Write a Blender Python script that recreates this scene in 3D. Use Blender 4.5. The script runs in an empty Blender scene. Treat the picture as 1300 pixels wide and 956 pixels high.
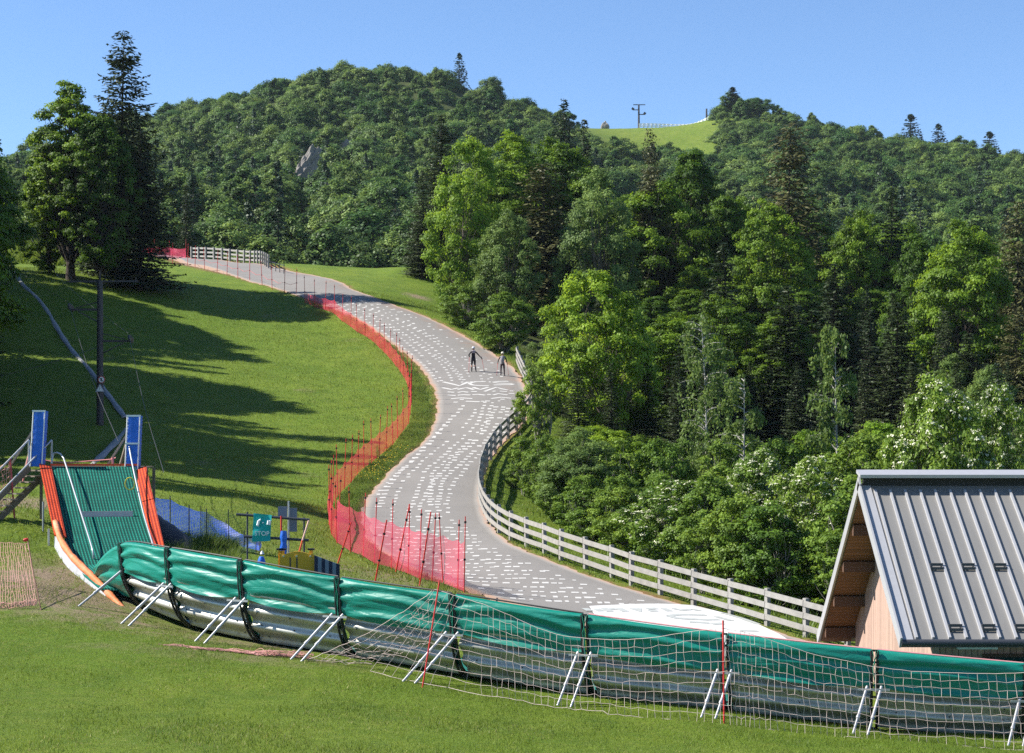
import bpy, bmesh, math, random
import numpy as np
from mathutils import Vector, Matrix, Euler

R = math.radians
F, CX, CY, CZ = 2400.0, 650.0, 560.0, 8.0       # focal length in photo pixels, horizon row, eye height
scene = bpy.context.scene
COL = scene.collection

# ------------------------------------------------------------------ camera, sky, sun, exposure
cam_d = bpy.data.cameras.new("camera")
cam = bpy.data.objects.new("camera", cam_d)
COL.objects.link(cam)
cam.location = (0, 0, CZ)
cam.rotation_euler = (R(90), 0, 0)
cam_d.sensor_width = 36
cam_d.lens = F / 1300 * 36
cam_d.shift_y = (CY - 478) / 1300
cam_d.clip_start = 0.5
cam_d.clip_end = 6000
scene.camera = cam

SUN_EL, SUN_AZ = 42.0, 274.0      # compass azimuth of the sun, clockwise from +Y (270 = straight from the left)
w = bpy.data.worlds.new("World")
scene.world = w
w.use_nodes = True
nt = w.node_tree
sky = nt.nodes.new("ShaderNodeTexSky")
sky.sky_type = 'NISHITA'
sky.sun_disc = False
sky.sun_elevation = R(SUN_EL)
sky.sun_rotation = R(SUN_AZ)
sky.altitude = 2000
sky.air_density = 1.0
sky.dust_density = 0.0
sky.ozone_density = 6.0
bg = nt.nodes["Background"]
bg.inputs[1].default_value = 0.098
nt.links.new(sky.outputs[0], bg.inputs[0])

sun_d = bpy.data.lights.new("sun", 'SUN')
sun_d.energy = 5.0
sun_d.angle = R(0.53)
sun_d.color = (1.0, 0.95, 0.87)
sun = bpy.data.objects.new("sun", sun_d)
COL.objects.link(sun)
sdir = Vector((math.sin(R(SUN_AZ)) * math.cos(R(SUN_EL)), math.cos(R(SUN_AZ)) * math.cos(R(SUN_EL)), math.sin(R(SUN_EL))))
sun.rotation_euler = sdir.to_track_quat('Z', 'Y').to_euler()
sun.location = sdir * 60

vs = scene.view_settings
vs.view_transform = 'Standard'
vs.look = 'None'
vs.exposure = 0.98
vs.gamma = 1.0
vs.use_curve_mapping = False
scene.cycles.max_bounces = 5
scene.cycles.diffuse_bounces = 3
scene.cycles.glossy_bounces = 2
scene.cycles.transmission_bounces = 3
scene.cycles.transparent_max_bounces = 12
scene.cycles.volume_bounces = 0
scene.cycles.use_denoising = False
scene.cycles.use_adaptive_sampling = True
scene.cycles.adaptive_threshold = 0.008

# ------------------------------------------------------------------ helpers
def P(px, py, d):
    """photo pixel at a distance -> world point"""
    return Vector(((px - CX) / F * d, d, CZ - (py - CY) / F * d))

def tag(o, label=None, cat=None, group=None, kind=None):
    if label: o['label'] = label
    if cat: o['category'] = cat
    if group: o['group'] = group
    if kind: o['kind'] = kind
    return o

def empty(name, loc=(0, 0, 0), rz=0.0, label=None, cat=None, group=None):
    o = bpy.data.objects.new(name, None)
    COL.objects.link(o)
    o.location = loc
    o.rotation_euler = (0, 0, rz)
    o.empty_display_size = 0.2
    return tag(o, label, cat, group)

def link(name, me, parent=None, mat=None):
    o = bpy.data.objects.new(name, me)
    COL.objects.link(o)
    if mat is not None and not me.materials:
        for m in (mat if isinstance(mat, (list, tuple)) else [mat]):
            me.materials.append(m)
    if parent is not None:
        o.parent = parent
    return o

class MB:
    """collects simple solids; build() links them as one mesh object"""
    def __init__(s, org=(0, 0, 0)):
        s.v, s.f, s.m, s.sm = [], [], [], []
        s.o = Vector(org)
    def add(s, vs_, fs_, mi=0, smooth=False):
        b = len(s.v)
        s.v += [tuple(Vector(p) - s.o) for p in vs_]
        s.f += [tuple(b + i for i in f) for f in fs_]
        s.m += [mi] * len(fs_)
        s.sm += [smooth] * len(fs_)
    def box(s, c, size, rot=None, mi=0):
        c = Vector(c); hx, hy, hz = size[0] / 2, size[1] / 2, size[2] / 2
        pts = [Vector((x, y, z)) for x in (-hx, hx) for y in (-hy, hy) for z in (-hz, hz)]
        if rot is not None:
            M = rot if isinstance(rot, Matrix) else Euler(rot).to_matrix()
            pts = [M @ p for p in pts]
        s.add([c + p for p in pts], [(0, 1, 3, 2), (4, 6, 7, 5), (0, 4, 5, 1), (2, 3, 7, 6), (0, 2, 6, 4), (1, 5, 7, 3)], mi)
    def bar(s, a, b, w_, h_=None, up=(0, 0, 1), mi=0):
        """rectangular bar from a to b, w_ sideways, h_ along up"""
        a, b = Vector(a), Vector(b)
        h_ = w_ if h_ is None else h_
        d = (b - a).normalized()
        x = d.cross(Vector(up))
        if x.length < 1e-4: x = d.cross(Vector((0, 1, 0)))
        x.normalize(); z = x.cross(d).normalized()
        pts = [p + x * sx * w_ / 2 + z * sz * h_ / 2 for p in (a, b) for sx in (-1, 1) for sz in (-1, 1)]
        s.add(pts, [(0, 1, 3, 2), (4, 6, 7, 5), (0, 4, 5, 1), (2, 3, 7, 6), (0, 2, 6, 4), (1, 5, 7, 3)], mi)
    def tube(s, pts, r, n=8, mi=0, cap=True):
        pts = [Vector(p) for p in pts]
        k = len(pts)
        rs = r if isinstance(r, (list, tuple)) else [r] * k
        t0 = (pts[1] - pts[0]).normalized()
        x = t0.cross(Vector((0, 0, 1)))
        if x.length < 0.05: x = t0.cross(Vector((0, 1, 0)))
        x.normalize()
        V, Fc = [], []
        for i, p in enumerate(pts):
            t = (pts[min(i + 1, k - 1)] - pts[max(i - 1, 0)])
            if t.length < 1e-6: t = t0
            t = t.normalized()
            x = (x - t * x.dot(t))
            if x.length < 1e-4: x = t.orthogonal()
            x.normalize(); y = t.cross(x)
            for j in range(n):
                a = 2 * math.pi * j / n
                V.append(p + (x * math.cos(a) + y * math.sin(a)) * rs[i])
        for i in range(k - 1):
            for j in range(n):
                Fc.append((i * n + j, i * n + (j + 1) % n, (i + 1) * n + (j + 1) % n, (i + 1) * n + j))
        s.add(V, Fc, mi, n > 5)
        if cap:
            s.add([V[j] for j in range(n)], [tuple(range(n - 1, -1, -1))], mi)
            s.add([V[(k - 1) * n + j] for j in range(n)], [tuple(range(n))], mi)
    def sheet(s, rows, mi=0, smooth=True, close=False):
        """rows: list of equal-length lists of points"""
        nr, nc = len(rows), len(rows[0])
        V = [p for r_ in rows for p in r_]
        Fc = [(i * nc + j, i * nc + j + 1, (i + 1) * nc + j + 1, (i + 1) * nc + j) for i in range(nr - 1) for j in range(nc - 1)]
        s.add(V, Fc, mi, smooth)
    def build(s, name, mat, parent=None):
        me = bpy.data.meshes.new(name)
        me.from_pydata(s.v, [], s.f)
        mats = mat if isinstance(mat, (list, tuple)) else [mat]
        for m in mats: me.materials.append(m)
        me.polygons.foreach_set('material_index', s.m)
        me.polygons.foreach_set('use_smooth', s.sm)
        me.update()
        o = bpy.data.objects.new(name, me)
        COL.objects.link(o)
        if parent is not None: o.parent = parent
        else: o.location = s.o
        return o

# ------------------------------------------------------------------ materials
def mat_new(name):
    m = bpy.data.materials.new(name)
    m.use_nodes = True
    return m, m.node_tree.nodes, m.node_tree.links, m.node_tree.nodes["Principled BSDF"]

def mat(name, col, rough=0.6, metal=0.0, var=0.15, nscale=6.0, bump=0.0, bscale=30.0, spec=0.4, dirt=None, dirt_amt=0.0):
    """plain material with a little noise in colour (and optional dirt colour and bump)"""
    m, N, L, B = mat_new(name)
    tc = N.new("ShaderNodeTexCoord")
    nz = N.new("ShaderNodeTexNoise"); nz.inputs['Scale'].default_value = nscale; nz.inputs['Detail'].default_value = 6
    L.new(tc.outputs['Object'], nz.inputs['Vector'])
    mix = N.new("ShaderNodeMix"); mix.data_type = 'RGBA'
    c = col
    mix.inputs['A'].default_value = (c[0] * (1 - var), c[1] * (1 - var), c[2] * (1 - var), 1)
    mix.inputs['B'].default_value = (min(1, c[0] * (1 + var)), min(1, c[1] * (1 + var)), min(1, c[2] * (1 + var)), 1)
    L.new(nz.outputs[0], mix.inputs['Factor'])
    out = mix.outputs['Result']
    if dirt is not None:
        n2 = N.new("ShaderNodeTexNoise"); n2.inputs['Scale'].default_value = nscale * 0.4; n2.inputs['Detail'].default_value = 8
        n2.inputs['Roughness'].default_value = 0.7
        L.new(tc.outputs['Object'], n2.inputs['Vector'])
        rp = N.new("ShaderNodeMapRange"); rp.inputs['From Min'].default_value = 0.5; rp.inputs['From Max'].default_value = 0.75
        rp.inputs['To Max'].default_value = dirt_amt
        L.new(n2.outputs[0], rp.inputs['Value'])
        mx = N.new("ShaderNodeMix"); mx.data_type = 'RGBA'
        L.new(rp.outputs[0], mx.inputs['Factor']); L.new(out, mx.inputs['A'])
        mx.inputs['B'].default_value = (*dirt, 1)
        out = mx.outputs['Result']
    L.new(out, B.inputs['Base Color'])
    B.inputs['Roughness'].default_value = rough
    B.inputs['Metallic'].default_value = metal
    B.inputs['Specular IOR Level'].default_value = spec
    if bump > 0:
        b = N.new("ShaderNodeBump"); n3 = N.new("ShaderNodeTexNoise"); n3.inputs['Scale'].default_value = bscale; n3.inputs['Detail'].default_value = 4
        L.new(tc.outputs['Object'], n3.inputs['Vector']); L.new(n3.outputs[0], b.inputs['Height'])
        b.inputs['Strength'].default_value = bump; b.inputs['Distance'].default_value = 0.05
        L.new(b.outputs[0], B.inputs['Normal'])
    return m

def foliage(name, c1, c2, trans=0.3, rough=0.55, spread=0.45, tcol=None):
    """leaves: colour from tree to tree between c1 and c2, leaf to leaf variation, light through the leaf"""
    m, N, L, B = mat_new(name)
    oi = N.new("ShaderNodeObjectInfo")
    at = N.new("ShaderNodeAttribute"); at.attribute_name = "var"
    mix = N.new("ShaderNodeMix"); mix.data_type = 'RGBA'
    mix.inputs['A'].default_value = (*c1, 1); mix.inputs['B'].default_value = (*c2, 1)
    L.new(oi.outputs['Random'], mix.inputs['Factor'])
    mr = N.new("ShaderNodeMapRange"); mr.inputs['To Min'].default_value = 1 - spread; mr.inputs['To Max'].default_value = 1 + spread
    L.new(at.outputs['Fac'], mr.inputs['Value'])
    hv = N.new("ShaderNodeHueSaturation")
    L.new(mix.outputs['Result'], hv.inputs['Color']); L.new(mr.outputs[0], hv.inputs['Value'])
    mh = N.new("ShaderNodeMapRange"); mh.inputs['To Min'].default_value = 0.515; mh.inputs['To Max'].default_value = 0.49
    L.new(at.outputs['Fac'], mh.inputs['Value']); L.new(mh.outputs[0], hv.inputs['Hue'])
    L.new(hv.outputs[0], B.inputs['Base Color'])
    B.inputs['Roughness'].default_value = rough
    B.inputs['Specular IOR Level'].default_value = 0.25
    tr = N.new("ShaderNodeBsdfTranslucent")
    h2 = N.new("ShaderNodeHueSaturation"); h2.inputs['Hue'].default_value = 0.485; h2.inputs['Value'].default_value = 1.25
    L.new(hv.outputs[0], h2.inputs['Color']); L.new(h2.outputs[0], tr.inputs['Color'])
    ms = N.new("ShaderNodeMixShader"); ms.inputs[0].default_value = trans
    L.new(B.outputs[0], ms.inputs[1]); L.new(tr.outputs[0], ms.inputs[2])
    L.new(ms.outputs[0], N["Material Output"].inputs['Surface'])
    return m

M = {}
M['beech'] = foliage('beech leaves', (0.060, 0.125, 0.009), (0.140, 0.235, 0.014), trans=0.42, spread=0.6)
M['bright'] = foliage('maple leaves', (0.20, 0.31, 0.022), (0.15, 0.27, 0.022), trans=0.45)
M['sage'] = foliage('pale leaves', (0.12, 0.19, 0.040), (0.15, 0.23, 0.055), trans=.38)
M['spruce'] = foliage('spruce needles', (0.022, 0.040, 0.012), (0.042, 0.060, 0.016), trans=0.1, spread=0.35)
M['olive'] = foliage('brown spruce needles', (0.085, 0.090, 0.030), (0.10, 0.10, 0.034), trans=0.1, spread=0.35)
M['birch'] = foliage('birch leaves', (0.13, 0.20, 0.045), (0.115, 0.18, 0.04), trans=0.4)
M['shrub'] = foliage('shrub leaves', (0.10, 0.185, 0.020), (0.17, 0.26, 0.030), trans=0.35)
M['farleaf'] = foliage('far leaves', (0.048, 0.120, 0.024), (0.150, 0.222, 0.048), trans=0.35, spread=0.55)
M['farfir'] = foliage('far needles', (0.022, 0.050, 0.022), (0.038, 0.068, 0.024), trans=0.1, spread=0.3)
M['bark'] = mat('grey bark', (0.14, 0.12, 0.10), 0.9, var=0.4, nscale=3, bump=0.6, bscale=12)
M['darkbark'] = mat('dark bark', (0.055, 0.042, 0.034), 0.95, var=0.4, nscale=3, bump=0.6, bscale=12)
M['stem'] = mat('grey stem bark', (0.27, 0.25, 0.22), 0.85, var=0.35, nscale=3)
M['palebark'] = mat('pale bark', (0.42, 0.40, 0.36), 0.8, var=0.3, nscale=2, dirt=(0.06, 0.05, 0.05), dirt_amt=0.9)
M['blossom'] = mat('cream blossom', (0.72, 0.72, 0.52), 0.7, var=0.2)
M['whitewood'] = mat('weathered pale fence wood', (0.29, 0.28, 0.255), 0.85, var=0.35, nscale=4, bump=0.3, dirt=(0.30, 0.27, 0.23), dirt_amt=0.6)
M['red'] = mat('red plastic pole', (0.58, 0.035, 0.03), 0.45, var=0.15)
M['black'] = mat('black rubber', (0.012, 0.012, 0.013), 0.6, var=0.3)
M['steel'] = mat('galvanised steel', (0.42, 0.43, 0.44), 0.42, metal=0.55, var=0.2, nscale=10, dirt=(0.2, 0.18, 0.16), dirt_amt=0.5)
M['steeldark'] = mat('painted dark steel', (0.05, 0.055, 0.065), 0.5, metal=0.2, var=0.25)
M['blue'] = mat('blue padding', (0.012, 0.13, 0.60), 0.55, var=0.25, nscale=9, bump=0.4, bscale=8)
M['orange'] = mat('orange matting', (0.72, 0.075, 0.018), 0.6, var=0.2, nscale=4, dirt=(0.3, 0.05, 0.03), dirt_amt=0.5)
M['oldwood'] = mat('grey weathered wood', (0.20, 0.165, 0.125), 0.85, var=0.3, nscale=5, bump=0.3)
# ------------------------------------------------------------------ terrain: smooth surface through measured points
ROADP = [  # left edge (px, py, distance) | right edge
    (835, 835, 57, 1112, 842, 57.5), (760, 797, 60.5, 1003, 808, 61), (665, 772, 63.5, 930, 787, 63.5), (592, 748, 66.5, 850, 763, 66),
    (545, 732, 69.5, 770, 738, 69.5), (500, 712, 74, 703, 713, 74), (470, 690, 79, 652, 691, 78.5), (461, 665, 85, 624, 666, 84),
    (465, 638, 91.5, 612, 643, 90), (480, 618, 96, 610, 618, 96), (508, 588, 103, 617, 588, 103), (540, 561, 109, 638, 562, 109),
    (553, 535, 114.5, 664, 537, 114), (556, 518, 118.5, 672, 520, 118), (553, 497, 124, 669, 500, 123), (540, 473, 131, 659, 478, 130),
    (523, 455, 136.5, 641, 460, 135.5), (500, 437, 142, 613, 440, 141.5), (478, 420, 147, 580, 422, 147), (450, 403, 151.5, 540, 402, 152),
    (420, 391, 155, 500, 387, 156.5), (385, 378, 160, 462, 372, 162), (358, 369, 165, 432, 358, 169), (315, 357, 172, 395, 349, 176),
    (278, 343, 182, 328, 335, 190), (240, 335, 195, 280, 330, 202), (202, 326, 215, 235, 326.5, 222), (150, 322, 238, 180, 321, 246)]
LEFTP = [(0, 640, 72), (100, 620, 78), (300, 620, 92), (400, 620, 95), (0, 560, 98), (150, 560, 101), (300, 560, 106), (450, 560, 108),
    (0, 500, 112), (200, 500, 118), (400, 500, 122), (500, 500, 123), (0, 430, 130), (200, 430, 138), (400, 430, 144), (0, 380, 142),
    (200, 380, 153), (330, 385, 157), (0, 345, 155), (100, 345, 163), (200, 345, 180), (0, 328, 178), (60, 323, 195), (120, 322, 208),
    (-300, 640, 76), (-300, 560, 98), (-300, 500, 118), (-300, 400, 148), (-300, 325, 185), (-700, 500, 120), (-700, 400, 160), (-700, 640, 75),
    (250, 680, 70), (350, 665, 74), (400, 645, 84), (200, 690, 63.5), (350, 716, 62), (430, 718, 66), (500, 750, 62), (600, 772, 60)]
NEARP = [(0, 956, 36), (650, 956, 38.5), (1300, 975, 40), (0, 866, 44.5), (300, 862, 46.5), (560, 870, 47.3), (745, 892, 47), (1110, 940, 44.5),
    (1400, 960, 42.5), (0, 770, 54), (150, 777, 54), (30, 655, 64.5), (-250, 660, 62), (-250, 780, 52), (-200, 956, 36),
    (158, 764, 56), (240, 804, 53), (310, 817, 52), (430, 833, 50.5), (578, 857, 49.5), (745, 881, 48), (920, 906, 46.5), (1110, 928, 45),
    (250, 790, 57), (450, 812, 55), (650, 828, 53.5), (900, 865, 51), (1150, 925, 47.5), (1400, 930, 47), (1250, 872, 57), (1500, 872, 57), (1700, 940, 46)]
RIGHTP = [(445, 352, 178), (480, 345, 186), (525, 338, 188), (560, 398, 160), (470, 372, 165), (600, 412, 153), (650, 448, 142), (700, 470, 135), (725, 530, 118), (700, 585, 107),
    (680, 640, 96), (645, 640, 94), (650, 672, 86), (700, 695, 81), (770, 712, 79), (850, 748, 72.5), (950, 775, 68.5), (1050, 800, 64.5), (1120, 812, 63),
    (800, 650, 103), (1000, 660, 105), (1200, 660, 105), (900, 570, 130), (1100, 560, 138), (1300, 570, 135), (720, 440, 165), (900, 485, 165), (1100, 490, 170),
    (1300, 500, 170), (800, 430, 200), (1000, 440, 210), (1300, 450, 210), (610, 370, 195), (1300, 720, 80), (1600, 650, 100), (1700, 560, 150), (1800, 500, 220)]
FARP = [(-100, 300, 300), (200, 322, 300), (300, 330, 300), (400, 348, 300), (500, 350, 300), (620, 350, 300),
    (-200, 240, 560), (0, 225, 600), (60, 205, 620), (130, 180, 630), (200, 158, 630), (250, 143, 630), (300, 138, 630), (350, 123, 630), (400, 111, 630), (450, 103, 630), (500, 105, 630),
    (560, 110, 630), (620, 124, 630), (660, 140, 640), (700, 152, 650), (730, 168, 660), (300, 235, 480), (500, 205, 480), (650, 215, 500), (100, 270, 450),
    (300, 290, 380), (500, 275, 380), (650, 290, 400), (0, 290, 420),
    (765, 166, 700), (800, 166, 700), (830, 166, 700), (860, 169, 700), (900, 174, 700), (850, 200, 640), (780, 205, 620), (850, 300, 450), (800, 380, 300), (1000, 370, 300), (1200, 380, 300),
    (930, 145, 690), (960, 150, 680), (1000, 160, 680), (1040, 170, 680), (1080, 184, 680), (1120, 192, 680), (1160, 197, 680), (1200, 204, 680), (1250, 212, 680), (1300, 216, 680),
    (1000, 260, 480), (1150, 270, 480), (1300, 280, 480), (1500, 250, 650), (1500, 320, 450), (1800, 300, 600), (1300, 400, 280), (1600, 420, 280), (-500, 280, 500), (-500, 330, 260)]
pts = []
for a in ROADP:
    pts.append(P(*a[:3])); pts.append(P(*a[3:]))
for L_ in (LEFTP, NEARP, RIGHTP, FARP):
    pts += [P(*a) for a in L_]
pts += [Vector(p) for p in [(-40, 260, 27), (-20, 250, 22), (0, 240, 20), (-300, 900, 60), (0, 900, 70), (300, 900, 60), (0, 1400, 20), (600, 1300, 20), (-600, 1300, 20),
                            (-30, 0, 1.5), (0, 0, 1.2), (30, 0, 0.8), (0, -60, 0), (-80, -60, 2), (80, -60, -1), (-100, 60, 7), (60, 60, 0), (90, 30, -1), (-70, 30, 3), (-25, 20, 1.6), (25, 20, 0.9)]]
CT = np.array([(p.x, p.y, p.z) for p in pts])
def _phi(r2): return np.sqrt(r2 + 16.0)
n_ = len(CT)
_A = np.zeros((n_ + 3, n_ + 3))
_A[:n_, :n_] = _phi((CT[:, None, 0] - CT[None, :, 0]) ** 2 + (CT[:, None, 1] - CT[None, :, 1]) ** 2) - np.eye(n_) * 0.25
_A[:n_, n_] = 1; _A[:n_, n_ + 1] = CT[:, 0] / 100; _A[:n_, n_ + 2] = CT[:, 1] / 100
_A[n_:, :n_] = _A[:n_, n_:].T
_W = np.linalg.solve(_A, np.concatenate([CT[:, 2], [0, 0, 0]]))
def HV(x, y):
    x = np.asarray(x, float).ravel(); y = np.asarray(y, float).ravel()
    out = np.empty(len(x))
    for i in range(0, len(x), 20000):
        xs, ys = x[i:i + 20000], y[i:i + 20000]
        out[i:i + 20000] = _phi((xs[:, None] - CT[None, :, 0]) ** 2 + (ys[:, None] - CT[None, :, 1]) ** 2) @ _W[:n_] + _W[n_] + _W[n_ + 1] * xs / 100 + _W[n_ + 2] * ys / 100
    return out
def H(x, y): return float(HV([x], [y])[0])
_dd = np.concatenate([np.arange(34, 260, 0.4), np.arange(260, 760, 2.0)])
def G(px, py, dmin=34.0):
    """where the sight line through a photo pixel first meets the ground"""
    k = _dd[_dd >= dmin]
    z = CZ - (py - CY) / F * k
    g = HV((px - CX) / F * k, k)
    below = np.nonzero(z <= g)[0]
    if len(below) == 0:
        i = int(np.argmin(z - g)); d = k[i]
    else:
        i = below[0]
        if i == 0: d = k[0]
        else:
            a0, a1 = z[i - 1] - g[i - 1], z[i] - g[i]
            d = k[i - 1] + (k[i] - k[i - 1]) * a0 / (a0 - a1 + 1e-9)
    x = (px - CX) / F * d
    return Vector((x, d, H(x, d)))
def GD(px, d):
    """ground point in the column px at distance d"""
    x = (px - CX) / F * d
    return Vector((x, d, H(x, d)))

def catmull(pts_, step):
    """dense points through a polyline"""
    p = [Vector(q) for q in pts_]
    p = [p[0] * 2 - p[1]] + p + [p[-1] * 2 - p[-2]]
    out = []
    for i in range(1, len(p) - 2):
        n = max(1, int((p[i + 1] - p[i]).length / step))
        for k in range(n):
            t = k / n
            out.append(0.5 * ((2 * p[i]) + (-p[i - 1] + p[i + 1]) * t + (2 * p[i - 1] - 5 * p[i] + 4 * p[i + 1] - p[i + 2]) * t * t + (-p[i - 1] + 3 * p[i] - 3 * p[i + 1] + p[i + 2]) * t ** 3))
    out.append(p[-2])
    return out

# road edges in the world
pairs = []
for a in ROADP:
    l, r_ = P(*a[:3]), P(*a[3:])
    pairs.append(Vector((l.x, l.y, 0)).to_tuple() + (r_.x, r_.y))
lp = [Vector((a[0], a[1], 0)) for a in pairs]; rp_ = [Vector((a[3], a[4], 0)) for a in pairs]
RL, RR = [], []
for i in range(len(lp)):
    pass
def cat_pairs(A, B, per=10):
    a = [A[0] * 2 - A[1]] + A + [A[-1] * 2 - A[-2]]; b = [B[0] * 2 - B[1]] + B + [B[-1] * 2 - B[-2]]
    def f(p, i, t): return 0.5 * ((2 * p[i]) + (-p[i - 1] + p[i + 1]) * t + (2 * p[i - 1] - 5 * p[i] + 4 * p[i + 1] - p[i + 2]) * t * t + (-p[i - 1] + 3 * p[i] - 3 * p[i + 1] + p[i + 2]) * t ** 3)
    oa, ob = [], []
    for i in range(1, len(a) - 2):
        for k in range(per):
            oa.append(f(a, i, k / per)); ob.append(f(b, i, k / per))
    oa.append(a[-2]); ob.append(b[-2])
    return oa, ob
RL, RR = cat_pairs(lp, rp_)
RC = np.array([((a + b) / 2).to_tuple()[:2] for a, b in zip(RL, RR)])
RW = np.array([(a - b).length / 2 for a, b in zip(RL, RR)])
def road_gap(x, y):
    """signed distance outside the road edge (negative on the road)"""
    x = np.asarray(x, float).ravel(); y = np.asarray(y, float).ravel()
    out = np.full(len(x), 1e3)
    for i in range(0, len(x), 20000):
        d = np.sqrt((x[i:i + 20000, None] - RC[None, :, 0]) ** 2 + (y[i:i + 20000, None] - RC[None, :, 1]) ** 2) - RW[None, :]
        out[i:i + 20000] = d.min(1)
    return out

def axis(parts_):
    a = []
    for s, e, st in parts_: a += list(np.arange(s, e, st))
    return np.array(a + [parts_[-1][1]])
gx = axis([(-1200, -600, 100), (-600, -160, 11), (-160, -60, 4), (-60, -40, 1.6), (-40, 34, 0.75), (34, 60, 1.8), (60, 160, 4), (160, 600, 11), (600, 1200, 100)])
gy = axis([(-400, -20, 20), (-20, 30, 3), (30, 190, 0.75), (190, 260, 1.5), (260, 420, 4), (420, 760, 8), (760, 1160, 40)])
X_, Y_ = np.meshgrid(gx, gy)
Xf, Yf = X_.ravel(), Y_.ravel()
Zf = HV(Xf, Yf)
rg = road_gap(Xf, Yf)
rs_ = np.random.RandomState(5)
def vnoise(x, y, s, seed=0):
    """smooth value noise -1..1"""
    r_ = np.random.RandomState(seed); T = r_.rand(256, 256) * 2 - 1
    u, v = x / s, y / s
    iu, iv = np.floor(u).astype(int), np.floor(v).astype(int)
    fu, fv = u - iu, v - iv
    fu = fu * fu * (3 - 2 * fu); fv = fv * fv * (3 - 2 * fv)
    g = lambda a, b: T[a % 256, b % 256]
    return (g(iu, iv) * (1 - fu) + g(iu + 1, iv) * fu) * (1 - fv) + (g(iu, iv + 1) * (1 - fu) + g(iu + 1, iv + 1) * fu) * fv
bump = vnoise(Xf, Yf, 7, 1) * 0.10 + vnoise(Xf, Yf, 2.3, 2) * 0.05
far_b = np.clip((Yf - 250) / 150, 0, 1) * (vnoise(Xf, Yf, 60, 3) * 2.2 + vnoise(Xf, Yf, 25, 4) * 1.2)
grassy = np.exp(-(((Xf - 54) / 34) ** 4)) * np.clip((Yf - 560) / 60, 0, 1)
Zm = Zf + bump * np.clip(rg / 2.5, 0, 1) + far_b * (1 - grassy)
Zm = np.where((rg < -0.55) & (Yf > 59.5), Zm - 0.35, Zm)
def far_extra(x, y):
    x = np.asarray(x, float).ravel(); y = np.asarray(y, float).ravel()
    g_ = np.exp(-(((x - 54) / 34) ** 4)) * np.clip((y - 560) / 60, 0, 1)
    return np.clip((y - 250) / 150, 0, 1) * (vnoise(x, y, 60, 3) * 2.2 + vnoise(x, y, 25, 4) * 1.2) * (1 - g_)
# right side of the fence line: where the wood begins
FENCE_PX = [(657, 462), (661, 472), (666, 483), (673, 497), (677, 512), (675, 526), (664, 540), (648, 554), (633, 570), (621, 588), (613.5, 607), (610.5, 625), (611, 642), (617, 657),
            (629, 673), (645, 684), (662, 692), (687, 701), (723, 716), (767, 730), (813, 748), (842, 756), (872, 765), (901, 774), (935, 783), (972, 794), (1011, 805), (1050, 817), (1090, 829)]
fence_w = [G(*q) for q in FENCE_PX]
_fy = np.array([p.y for p in fence_w][::-1]); _fx = np.array([p.x for p in fence_w][::-1])
_o = np.argsort(_fy)
def fence_x(y): return np.interp(y, _fy[_o], _fx[_o])
edge_y = np.array([30, 58, 62, 70, 85, 100, 118, 135, 150, 160, 175, 190, 240, 300])
edge_x = np.array([60, 14, 11.5, 8.5, 3.2, 2.6, 3.6, 1.2, -3.2, -4.6, -6.4, -9, -12, -60])
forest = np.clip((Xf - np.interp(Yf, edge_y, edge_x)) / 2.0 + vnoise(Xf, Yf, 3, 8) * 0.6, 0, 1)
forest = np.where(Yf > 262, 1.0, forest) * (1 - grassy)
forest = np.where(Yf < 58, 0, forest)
def blob(x, y, rx, ry): return np.exp(-(((Xf - x) / rx) ** 2 + ((Yf - y) / ry) ** 2))
b1 = G(20, 640); b2 = G(60, 740); b3 = G(500, 735); b4 = G(300, 835); b5 = G(120, 750); b8 = G(170, 790); b9 = G(330, 820)
dirt = blob(b1.x, b1.y, 1.9, 2.4) * 1.5 + blob(b2.x, b2.y, 2.2, 2.4) * 0.75 + blob(b3.x, b3.y, 3.0, 3.4) * 0.6 + blob(b4.x, b4.y, 5, 1.0) * 0.55 + blob(b5.x, b5.y, 2.6, 3.4) * 0.8 + blob(b8.x, b8.y, 3.4, 1.6) * 0.6 + blob(b9.x, b9.y, 3.4, .8) * 0.8
b6 = G(530, 378); dirt += blob(b6.x, b6.y, 1.3, 1.6) * 1.1
b7 = G(420, 712); dirt += blob(b7.x, b7.y, 3.2, 3.2) * 0.5 + 0.24 * np.clip((Yf - 480) / 60, 0, 1)  # last term paints haze dulling onto the far summit grass, not bare earth
for _k in range(26):
    _p = G(rs_.uniform(120, 500), rs_.uniform(400, 690)); dirt += blob(_p.x, _p.y, rs_.uniform(.3, 1.3), rs_.uniform(.3, 1.2)) * rs_.uniform(.25, .6)
litter = np.exp(-np.clip(rg, 0, 9) / 0.35)                 # brown needles and dry grass along the asphalt
nx_, ny_ = len(gx), len(gy)
me = bpy.data.meshes.new("ground")
idx = np.arange(nx_ * ny_).reshape(ny_, nx_)
quads = np.stack([idx[:-1, :-1], idx[:-1, 1:], idx[1:, 1:], idx[1:, :-1]], -1).reshape(-1, 4)
def np_mesh(me, V, Q, smooth=True):
    me.vertices.add(len(V)); me.vertices.foreach_set('co', np.ascontiguousarray(V, dtype=np.float32).ravel())
    k = Q.shape[1]
    me.loops.add(len(Q) * k); me.loops.foreach_set('vertex_index', np.ascontiguousarray(Q, dtype=np.int32).ravel())
    me.polygons.add(len(Q)); me.polygons.foreach_set('loop_start', np.arange(0, len(Q) * k, k, dtype=np.int32))
    me.polygons.foreach_set('use_smooth', np.full(len(Q), smooth))
    me.update(calc_edges=True)
np_mesh(me, np.stack([Xf, Yf, Zm], 1), quads)
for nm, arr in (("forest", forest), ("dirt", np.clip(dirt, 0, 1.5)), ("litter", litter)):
    at = me.attributes.new(nm, 'FLOAT', 'POINT'); at.data.foreach_set('value', arr.astype(np.float32))

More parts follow.
